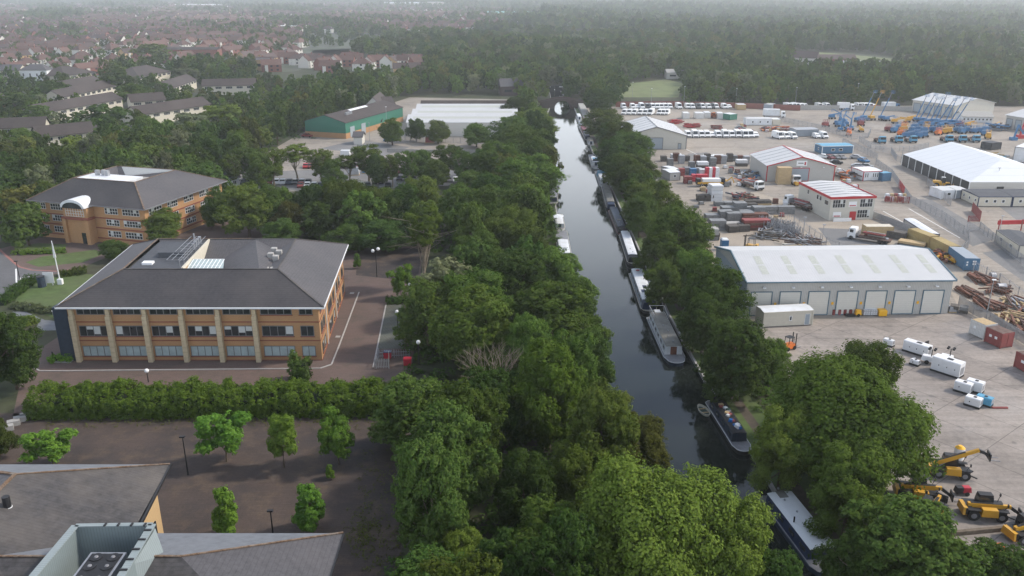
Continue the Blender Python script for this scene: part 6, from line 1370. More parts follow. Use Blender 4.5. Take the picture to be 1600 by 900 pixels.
def cage(label, px, py, h=2.4, m='galv', group='tube cages'):
    x, y = P(px, py); t = thing('tube_cage', label, 'cage', x, y, R(random.uniform(-10, 30)), group=group); mb = MB()
    for u in (-.9, .9):
        for v in (-.7, .7): mb.bar((u, v, 0), (u, v, h), .1)
    for z in (.2, 1.2): 
        for v in (-.7, .7): mb.bar((-.9, v, z), (.9, v, z), .08)
        for u in (-.9, .9): mb.bar((u, -.7, z), (u, .7, z), .08)
    mb.build('cage_frame', m, t); mb = MB()
    for i in range(14): mb.bar((random.uniform(-.8, .8), random.uniform(-.6, .6), .2), (random.uniform(-.8, .8), random.uniform(-.6, .6), h * random.uniform(.6, 1.1)), .1)
    mb.build('tubes', m, t)
for i in range(14): cage('grey cage of upright tubes, ' + nth(i % 7 + 1) + ' from the left in the ' + ['back', 'front'][i // 7] + ' row', 1192 + (i % 7) * 7.5 + (i // 7) * 8, 352 + (i // 7) * 9 + (i % 7) * 1.5)
t = thing('coil_drum', 'silver drum among the rusty steel stock', 'drum', *P(1563, 455)); MB().tube((-.8, 0, .8), (.8, 0, .8), .8, .8, n=16).build('drum', 'galv', t)
t = thing('coil_drum', 'silver drum half hidden behind the upper rusty heap', 'drum', *P(1550, 436)); MB().tube((-.5, 0, .7), (.5, 0, .7), .7, .7, n=16).build('drum', 'galv', t)
t = thing('red_drum', 'dark red cable drum left of the red-edged shed', 'drum', *P(1180, 265)); MB().tube((-.9, 0, 1.4), (.9, 0, 1.4), 1.4, 1.4, n=16).build('drum', 'dull_red', t)
for i in range(64):
    px, py = random.choice([(random.uniform(1072, 1180), random.uniform(258, 306)), (random.uniform(1085, 1230), random.uniform(318, 348)), (random.uniform(1310, 1350), random.uniform(268, 300)), (random.uniform(1150, 1300), random.uniform(198, 208))])
    x, y = P(px, py)
    if any(inpoly_(x, y, f) for f in FOOT): continue
    t = thing('goods_pallet', ['grey', 'rusty', 'white wrapped', 'timber', 'red'][i % 5] + ' load on a pallet, ' + nth(i + 1) + ' of the loose loads about the yards', 'pallet', x, y, random.uniform(-.3, .3), group='loose pallet loads in the yards')
    h = random.uniform(.5, 1.5); MB().box(0, 0, 0, 1.5, 1.3, .16).build('pallet', 'dark_timber', t); MB().box(0, 0, .16, random.uniform(1.1, 1.5), random.uniform(1, 1.3), h, random.uniform(-.1, .1), top=random.uniform(.8, 1)).build('load', ['steel_stack', 'rust_stack', 'block_white', 'timber_stack', 'dull_red'][i % 5], t)
# pallets and drums inside the red slatted fence
for i in range(10): 
    x, y = P(1386 + (i % 5) * 6.5, 309 + (i // 5) * 5); t = thing('bulk_bag', ['whitish', 'tan', 'dull red'][i % 3] + ' bulk bag, ' + nth(i % 5 + 1) + ' from the left in the ' + ['back', 'front'][i // 5] + ' row inside the red fence', 'bulk bag', x, y, random.uniform(0, 1), group='bulk bags inside the red slatted fence'); MB().box(0, 0, 0, 1.1, 1.1, 1.2, top=.85).build('bag', ['boat_white', 'timber', 'dull_red'][i % 3], t)
# wheelie bins, drums and tanks at the workshop doors
def make_bin(col):
    def f():
        t = thing('wheelie_bin', 'bin', 'bin', 0, 0); MB().box(0, 0, .1, .62, .6, .95, top=1.08).build('body', col, t); MB().box(0, 0, 1.05, .68, .7, .08).build('lid', col, t)
        for s in (-.28, .28): MB().tube((s - .04, .3, .12), (s + .04, .3, .12), .12, .12, n=8).build('wheel', 'rubber', t)
        return t
    return f
BK, BR = Kind(make_bin('black')), Kind(make_bin('plastic_red'))
def putk(K_, px, py, rz, l, g=None, sc=1.15): x, y = P(px, py); return K_.put(x, y, R(rz), l, g, sc)
for i in range(5): putk(BK, 1444 + (i + (i > 2)) * 6.2, 488.5 - (i % 2) * 1, 0, 'dark wheelie bin, ' + nth(i + 1) + ' from the left before the last workshop door', 'dark bins before the last workshop door')
putk(BR, 1462, 489, 0, 'red wheelie bin in the row of dark ones before the last workshop door')
BD = Kind(lambda: (lambda t: (MB().tube((0, 0, 0), (0, 0, .92), .3, .3, n=12).build('drum', 'dull_red', t), MB().tube((0, 0, .92), (0, 0, .95), .25, .25, n=12).build('lid', 'black', t), t)[2])(thing('oil_drum', 'drum', 'drum', 0, 0)))
for i in range(9): putk(BD, 1302 + i * 4.3, 491.5 - (i % 2) * .8, 0, 'dark red oil drum, ' + nth(i + 1) + ' from the left at the third workshop door', 'oil drums under the third workshop door', 1.1)
for k in range(2):
    t = thing('liquid_tank', ['white caged tank between the drums and the yellow box, left', 'white caged tank between the drums and the yellow box, right'][k], 'tank', *P(1352 + k * 11, 492)); MB().box(0, 0, .15, 1.15, 1.1, 1.0).build('tank', 'block_white', t); mb = MB()
    for z in (.2, .55, .9, 1.18):
        for v in (-.58, .58): mb.bar((-.6, v, z), (.6, v, z), .05)
    for u in (-.6, -.2, .2, .6):
        for v in (-.58, .58): mb.bar((u, v, .1), (u, v, 1.18), .05)
    mb.build('cage', 'galv', t)
t = thing('grit_bin', 'bright yellow bin with a sloping lid before the fourth workshop door', 'bin', *P(1377, 493)); MB().box(0, 0, .1, 1.4, 1.2, .9, top=1.05).build('body', 'yellow_paint', t); MB().box(0, 0, 1.0, 1.5, 1.3, .2, top=.85).build('lid', 'yellow_paint', t)
t = thing('small_roller', 'yellow and black compactor among the drums', 'roller', *P(1340, 494)); MB().box(0, 0, .35, 1.0, .8, .9, top=.8).build('body', 'yellow_paint', t); MB().tube((0, -.4, .3), (0, .4, .3), .3, .3, n=12).build('drum', 'black', t); MB().box(-1.4, 0, .1, 1.6, .9, .25).build('frame', 'black', t)
t = thing('wrapped_pallet', 'grey wrapped pallet beside the last dark bins', 'pallet', *P(1486, 487)); MB().box(0, 0, 0, 1.4, 1.2, .2).build('pallet', 'timber', t); MB().box(0, 0, .2, 1.3, 1.1, .9, top=.8).build('wrap', 'galv', t)
x, y = P(1131, 390); t = thing('portable_toilet', 'bright blue portable toilet with a white roof behind the workshop', 'portable toilet', x, y); MB().box(0, 0, .1, 1.6, 1.6, 2.3).build('body', 'blue_paint', t); MB().box(0, 0, 2.4, 1.65, 1.65, .25, top=.7).build('roof', 'boat_white', t); MB().box(0, -.82, .2, .9, .05, 1.9).build('door', 'blue_paint', t)
# red waste bins of the office
for px, py, l in ((606, 560, 'red waste bin with a dark lid inside the slatted enclosure'), (637, 571, 'red waste bin standing at the tree edge')): t = thing('waste_bin', l, 'bin', *P(px, py)); MB().box(0, 0, .15, 1.1, .9, 1.0, top=1.1).build('body', 'plastic_red', t); MB().box(0, 0, 1.15, 1.2, 1.0, .12).build('lid', 'plastic_red' if px > 620 else 'dark_blue', t)
# signs, flagpole, lamps
t = thing('flagpole', 'white flagpole with a furled white flag on the lawn before the office', 'flagpole', *P(95, 444)); MB().tube((0, 0, 0), (-.2, 0, 9.0), .13, .07, n=10).build('pole', 'white_paint', t); MB().box(-.1, -.1, 5.6, .5, .16, 3.0, top=.3).build('flag', 'plastic_white', t); MB().box(0, 0, 0, .9, .7, 1.1).build('base_box', 'white_paint', t)
t = thing('notice_board', 'white blank notice board on short legs beside the flagpole', 'sign', *P(78, 446), R(8)); MB().box(0, 0, .5, 1.9, .12, 2.2).build('board', 'plastic_white', t); [MB().box(u, 0, 0, .1, .1, .6).build('leg', 'white_paint', t) for u in (-.6, .6)]
t = thing('kiosk', 'dark blue box-like sign with a curved side next to the white notice board', 'sign', *P(66, 448), R(30)); MB().tube((0, 0, 0), (0, 0, 2.1), .75, .75, n=10).build('body', 'navy', t); MB().tube((0, 0, 2.1), (0, 0, 2.2), .8, .8, n=10).build('cap', 'black', t)
def globe_lamp(label, px, py, h=4.2, n=1, m='black', gm='globe'):
    x, y = P(px, py); t = thing('street_lamp', label, 'lamp post', x, y); MB().tube((0, 0, 0), (0, 0, h), .09, .06, n=8).build('post', m, t)
    if n == 1: MB().ball(0, 0, h + .25, .34, m=0, n=12).build('globe', gm, t, smooth=True)
    else:
        MB().bar((-.5, 0, h - .3), (.5, 0, h + .1), .07).build('arm', m, t); MB().ball(-.55, 0, h, .36, n=12).build('globe', gm, t, smooth=True); MB().ball(.55, 0, h + .4, .36, n=12).build('globe', gm, t, smooth=True)
globe_lamp('black lamp post with a white globe between the office and the hedge', 232, 597, 1.6); globe_lamp('tall black lamp post with two white globes in the rear car park', 589, 433, 5.6, 2)
globe_lamp('white globe lamp on the grass grid beside the drive', 622, 520, 3.6); globe_lamp('globe lamp near the small dark tree by the drive', 642, 480, 4.2); globe_lamp('globe lamp half buried in the wide tree edge', 655, 570, 3.6)
globe_lamp('globe lamp at the back of the office near the olive tree', 425, 380, 4); globe_lamp('globe lamp in front of the back belt of trees', 548, 388, 4)
def post_lamp(label, px, py, h=6, m='black', head='black', s=1.0):
    x, y = P(px, py); t = thing('street_lamp', label, 'lamp post', x, y); MB().tube((0, 0, 0), (0, 0, h), .1 * s, .06 * s, n=8).build('post', m, t); MB().box(0, -.1, h, .62 * s, .34 * s, .16 * s).build('lamp_head', head, t)
post_lamp('tall black lamp post at the left of the young car park trees', 294, 742, 5.2); post_lamp('shorter black lamp post beside the slate wing and a young tree', 427, 838, 3.2); post_lamp('thin lamp post at the road junction by the lawn', 33, 446, 5.0)
for px, py, h, l in ((1540, 500, 7.5, 'galvanised lamp post between the workshop and the containers'), (1017, 167, 9, 'grey lamp post by the brick wall, left one'), (1068, 167, 10, 'grey lamp post by the brick wall, second one'), (1149, 167, 9, 'grey lamp post at the end of the brick wall'), (1242, 167, 9.5, 'double headed lamp post behind the five vans'), (1337, 165, 11, 'tall pale lamp post behind the hire yard wall'),
   (1409, 248, 4, 'short lamp post at the corner of the marquee fence'), (1561, 366, 4.5, 'lamp post left of the red beam rack'), (988, 152, 8, 'lamp post by the meadow at the brick wall'), (1555, 297, 6.5, 'thin dark mast in front of the marquee end wall'), (1283, 388, 5.5, 'thin pole with a red tip in the scaffold yard'), (1254, 372, 5, 'thin pole with a dark tip above the tangled tubes'),
   (605, 210, 11, 'tall thin pole in front of the green warehouse'), (578, 221, 7, 'thin post in the warehouse yard')): post_lamp(l, px, py, h, 'galv', 'globe' if h > 7 else 'galv')
# stone blocks and path lights at the left edge
for k, (px, py) in enumerate(((12, 672), (22, 664), (32, 658), (42, 653))): x, y = P(px, py); t = thing('stone_block', 'pale rectangular stone block, ' + nth(k + 1) + ' from the left by the hedge end', 'stone block', x, y, R(30), group='pale stone blocks by the hedge'); MB().box(0, 0, 0, 1.5, .9, .7).build('block', 'concrete', t)
for px, py in ((83, 559), (110, 558)): x, y = P(px, py); t = thing('bollard', 'short black bollard, ' + ('left' if px < 100 else 'right') + ' of two by the corner planting of the office', 'bollard', x, y, group='black bollards at the office corner'); MB().tube((0, 0, 0), (0, 0, 1.0), .08, .08).build('post', 'black', t); MB().tube((0, 0, 1.0), (0, 0, 1.06), .11, .11).build('cap', 'black', t)
for px, py in ((48, 483), (83, 493)): x, y = P(px, py); t = thing('path_light', 'low pale path light beside the grey stone path, ' + ('left' if px < 60 else 'right') + ' one', 'path light', x, y, group='path lights by the stone path'); MB().tube((0, 0, 0), (0, 0, .8), .05, .05).build('post', 'galv', t); MB().tube((0, 0, .8), (0, 0, .95), .12, .12).build('lamp', 'globe', t)
for px, py in ((528, 526), (550, 458)): x, y = P(px, py); o = MB().box(x, y, .0, .8, .8, .02).build('drain_cover', 'concrete'); tag(o, 'pale square drain cover beside the office kerb, ' + ('nearer' if px < 540 else 'farther') + ' one', 'drain cover', 'drain covers by the office')
# skips, sheets and vans in the north yard
for px, py, m, l in ((575, 270, 'sky_blue', 'sky blue sheeted stack behind the open tree, left'), (590, 271, 'sky_blue', 'sky blue sheeted stack behind the open tree, right'), (553, 273, 'boat_white', 'white sheeted pallet left of the blue stacks'), (668, 262, 'boat_white', 'white sheeted pallet in the north yard'), (640, 255, 'cream', 'cream bags heaped in the middle of the north yard'), (672, 223, 'dull_red', 'stack of pinkish pallets against the factory'), (540, 245, 'boat_white', 'white block stack behind the open tree')):
    x, y = P(px, py); t = thing('sheeted_pallet', l, 'pallet', x, y, random.uniform(-.2, .2)); MB().box(0, 0, 0, 3.6, 2.4, .25).build('pallet', 'timber', t); MB().box(0, 0, .25, 3.4, 2.2, 2.1, top=.9).build('sheet', m, t)
fence('grey security fence along the factory yard', [(600, 216), (650, 222), (720, 224), (760, 226)], 2.4, .3)
fence('pale concrete panel fence across the north yard', [(605, 238), (660, 240), (745, 240)], 1.4, .3, 'concrete', 3, 'panel_fence', solid='concrete')
# ================================================================ trees
def leaf_quads(C, Nn, size, rng, asp=.62):
    """small bent quads at centres C facing roughly along Nn"""
    n = len(C); T = rng.normal(size=(n, 3)); T -= (T * Nn).sum(1)[:, None] * Nn; T /= np.linalg.norm(T, axis=1)[:, None] + 1e-9
    B = np.cross(Nn, T); s = (size * rng.uniform(.6, 1.35, n))[:, None]
    V = np.empty((n, 4, 3)); V[:, 0] = C - T * s; V[:, 1] = C - B * s * asp; V[:, 2] = C + T * s; V[:, 3] = C + B * s * asp
    V[:, 0] -= Nn * s * .25; V[:, 2] -= Nn * s * .25
    return V.reshape(-1, 3)
def np_mesh(name, V, k, m, extra=None):
    me = bpy.data.meshes.new(name); n = len(V) // k
    me.vertices.add(len(V)); me.vertices.foreach_set('co', V.astype(np.float32).ravel())
    me.loops.add(len(V)); me.loops.foreach_set('vertex_index', np.arange(len(V), dtype=np.int32))
    me.polygons.add(n); me.polygons.foreach_set('loop_start', np.arange(0, len(V), k, dtype=np.int32))
    me.update(calc_edges=True); me.materials.append(MATS[m]); return me
def lobes_for(shape, R0, H, rng, nl):
    """branch-end lobes filling a crown; returns centres and radii"""
    c0 = H * .08 if shape not in ('bush', 'vase', 'tall') else (0 if shape == 'bush' else H * (.2 if R0 > 3.2 or shape == 'tall' else .52)); out = []
    for i in range(nl):
        t = (i + .5) / nl; z = c0 + (H - c0) * (.12 + .80 * t)
        u = (z - c0) / (H - c0)
        if shape == 'round': prof = math.sqrt(max(0, 1 - (2 * u - .92) ** 2)) * .98
        elif shape == 'wide': prof = math.sqrt(max(0, 1 - (1.55 * u - .6) ** 2)) * 1.0
        elif shape == 'cone': prof = (1 - u) ** .75 * 1.0 + .10
        elif shape == 'tall': prof = math.sqrt(max(0, 1 - (2 * u - 1.05) ** 2)) * .9 + .08
        elif shape == 'vase': prof = .35 + .65 * u if u < .72 else 1.0 * math.sqrt(max(0, 1 - ((u - .72) / .3) ** 2)) * .9
        else: prof = math.sqrt(max(.05, 1 - u * u))
        a = i * 2.39996 + rng.uniform(-.5, .5); r = R0 * prof * rng.uniform(.35, .82) * (1 + .2 * sin(2 * a + nl + H * 3) + .12 * sin(3 * a + R0 * 7))
        out.append((r * cos(a), r * sin(a), z, R0 * rng.uniform(.17, .40) * (.75 + .25 * prof)))
    return np.array(out)
def crown_mesh(name, m, shape, R0, H, nl, nclump, per, size, seed, gap=.0):
    rng = np.random.default_rng(seed); Lb = lobes_for(shape, R0, H, rng, nl)
    i = rng.choice(nl, nclump, p=(Lb[:, 3] ** 2) / (Lb[:, 3] ** 2).sum())
    d = rng.normal(size=(nclump, 3)); d[:, 2] = d[:, 2] * .9 + .25; d /= np.linalg.norm(d, axis=1)[:, None]
    r = Lb[i, 3][:, None] * (1 - .5 * rng.random((nclump, 1)) ** 1.8); r[rng.random(nclump) < .10] *= 1.28
    C = Lb[i, :3] + d * r * np.array([1, 1, .8])
    if gap: 
        keep = np.sin(C[:, 0] * 1.7 + seed) * np.sin(C[:, 1] * 1.9) * np.sin(C[:, 2] * 1.6 + 1) < (1 - gap) * .6; C = C[keep]; d = d[keep]
    n = len(C); cs = (R0 ** .5) * .17 * {'leaf_light': 1.3, 'leaf_pale': 1.15, 'leaf_dark': .85}.get(m, 1) * rng.uniform(.6, 1.35, n)
    o = rng.normal(size=(n, per, 3)); o /= np.linalg.norm(o, axis=2)[:, :, None] + 1e-9
    L = C[:, None, :] + o * (cs[:, None, None] * rng.uniform(.55, 1, (n, per, 1)))
    N_ = o * .55 + d[:, None, :] * .55 + np.array([0, 0, .55]) + rng.normal(size=o.shape) * .28; N_ /= np.linalg.norm(N_, axis=2)[:, :, None]
    V = leaf_quads(L.reshape(-1, 3), N_.reshape(-1, 3), size, rng)
    return np_mesh(name, V, 4, m), Lb
def trunk_mesh(name, m, H, r, Lb, nb=9, seed=1, bare=0):
    rng = np.random.default_rng(seed); b = MB(); top = H * .55
    pts = [(0, 0, -.1)] + [(rng.uniform(-.03, .03) * H * t, rng.uniform(-.03, .03) * H * t, top * t) for t in (.3, .6, 1)]
    for i in range(3): b.tube(pts[i], pts[i + 1], r * (1 - .22 * i), r * (1 - .22 * (i + 1)), n=7, cap=i == 0)
    ids = rng.permutation(len(Lb))[:nb]
    for j in ids:
        t = rng.uniform(.3, 1); s = np.array(pts[0]) * (1 - t) + np.array(pts[-1]) * t; e = Lb[j, :3]; mid = (s + e) / 2 + np.array([0, 0, -.04 * H])
        b.tube(s, mid, r * .42, r * .25, n=5, cap=False); b.tube(mid, e, r * .25, r * .07, n=5, cap=False)
        if bare:
            for k in range(bare):
                q = mid + (e - mid) * rng.uniform(.2, .8); f = q + rng.normal(size=3) * np.array([.12, .12, .08]) * H + np.array([0, 0, .07 * H]); b.tube(q, f, r * .13, r * .03, n=4, cap=False)
    return b
def make_tree(kind, label, cat, m, shape, R0, H, nl, nclump, per, size, seed, bark='bark', rt=None, gap=0., bare=0, nb=9):
    root = thing(kind, label, cat, 0, 0)
    me, Lb = crown_mesh('crown', m, shape, R0, H, nl, nclump, per, size, seed, gap)
    c = bpy.data.objects.new('crown', me); COL.objects.link(c); c.parent = root
    tb = trunk_mesh('trunk', bark, H, rt or H * .022, Lb, nb, seed, bare)
    tb.build('trunk', bark, root, smooth=True)
    root['_R'] = R0; root['_H'] = H
    return root
def TK(*a, **k): return Kind(lambda: make_tree(*a, **k))
T = {}
def near_kind(key, m, shape, seed, name='broadleaf_tree', **k):
    T[key] = TK(name, 'tree', 'tree', m, shape, 5.5, 13.0, 36, 3300, 15, .155, seed, **{'gap': .14, **k})
near_kind('n_mid1', 'leaf_mid', 'round', 1); near_kind('n_mid2', 'leaf_mid', 'wide', 2); near_kind('n_dark1', 'leaf_dark', 'round', 3)
near_kind('n_dark2', 'leaf_dark', 'wide', 4, bare=2, bark='bark_pale'); near_kind('n_light1', 'leaf_light', 'wide', 5); near_kind('n_light2', 'leaf_light', 'round', 6)
near_kind('n_olive', 'leaf_olive', 'round', 7, gap=.25, bark='bark_pale', bare=2)
T['n_huge1'] = TK('broadleaf_tree', 'tree', 'tree', 'leaf_light', 'wide', 8.5, 14.0, 52, 8500, 15, .17, 21, gap=.15)
T['n_huge2'] = TK('broadleaf_tree', 'tree', 'tree', 'leaf_light', 'round', 8.5, 14.0, 52, 8500, 15, .17, 22, gap=.15)
T['n_bare'] = TK('broadleaf_tree', 'tree', 'tree', 'leaf_mid', 'vase', 5.0, 13.0, 22, 1300, 14, .17, 8, bark='bark_pale', bare=5, nb=18, gap=.3)
T['n_slim'] = TK('broadleaf_tree', 'tree', 'tree', 'leaf_light', 'vase', 2.6, 13.0, 16, 600, 13, .17, 9, bark='bark_pale', bare=3, nb=12, gap=.3, rt=.2)
T['n_dome'] = TK('broadleaf_tree', 'tree', 'tree', 'leaf_hedge', 'round', 5.5, 13.0, 40, 3600, 15, .155, 25)
T['n_slender'] = TK('broadleaf_tree', 'tree', 'tree', 'leaf_light', 'vase', 3.0, 15.0, 18, 1000, 13, .17, 19, bark='bark_pale', bare=3, nb=16, gap=.1, rt=.34)
T['n_small1'] = TK('young_tree', 'tree', 'tree', 'leaf_hedge', 'tall', 2.6, 7.0, 18, 1000, 15, .13, 10, rt=.10, gap=.1)
T['n_small2'] = TK('young_tree', 'tree', 'tree', 'leaf_hedge', 'cone', 2.4, 6.0, 18, 1000, 15, .13, 11, rt=.10)
T['n_conifer'] = TK('conifer_tree', 'tree', 'tree', 'leaf_dark', 'cone', 4.6, 9.0, 26, 1300, 16, .19, 12)
def mid_kind(key, m, shape, seed, name='broadleaf_tree', **k):
    T[key] = TK(name, 'tree', 'tree', m, shape, 5.2, 12.0, 26, 800, 11, .32, seed, nb=5, **k)
for i, (m, s) in enumerate([('leaf_mid', 'round'), ('leaf_mid', 'wide'), ('leaf_dark', 'round'), ('leaf_dark', 'wide'), ('leaf_light', 'round'), ('leaf_pale', 'wide'), ('leaf_olive', 'round'), ('leaf_mid', 'tall')]):
    mid_kind('m%d' % i, m, s, 30 + i)
TREES = []         # (x, y, r) of every placed tree
def put_tree(key, x, y, r, h, label, group=None, rz=None):
    k = T[key]; pr = (5.5, 13.0)
    if k.o is None: o = k.put(0, 0)
    R0, H0 = None, None
    src = k.o; R0, H0 = src['_R'], src['_H']
    rz = random.uniform(0, 6.28) if rz is None else rz
    sc = (r / R0, r / R0, h / H0)
    if not src.get('_used'):
        src['_used'] = 1; src.location = (x, y, 0); src.rotation_euler = (0, 0, rz); src.scale = sc; tag(src, label, group=group); o = src
    else: o = dup(src, x, y, rz, label, group, sc); o.pop('group', None) if (not group and 'group' in o) else None
    TREES.append((x, y, r)); return o
def tree_px(key, cx, cy, wpx, h, label, group=None):
    """a tree from where the middle of its crown shows"""
    x, y = P(cx, cy, h * .58); d = math.hypot(y, CAMH - h * .58) ; f = y * cos(PITCH) - (h * .58 - CAMH) * sin(PITCH)
    return put_tree(key, x, y, wpx / 2 * f / FPX, h, label, group)
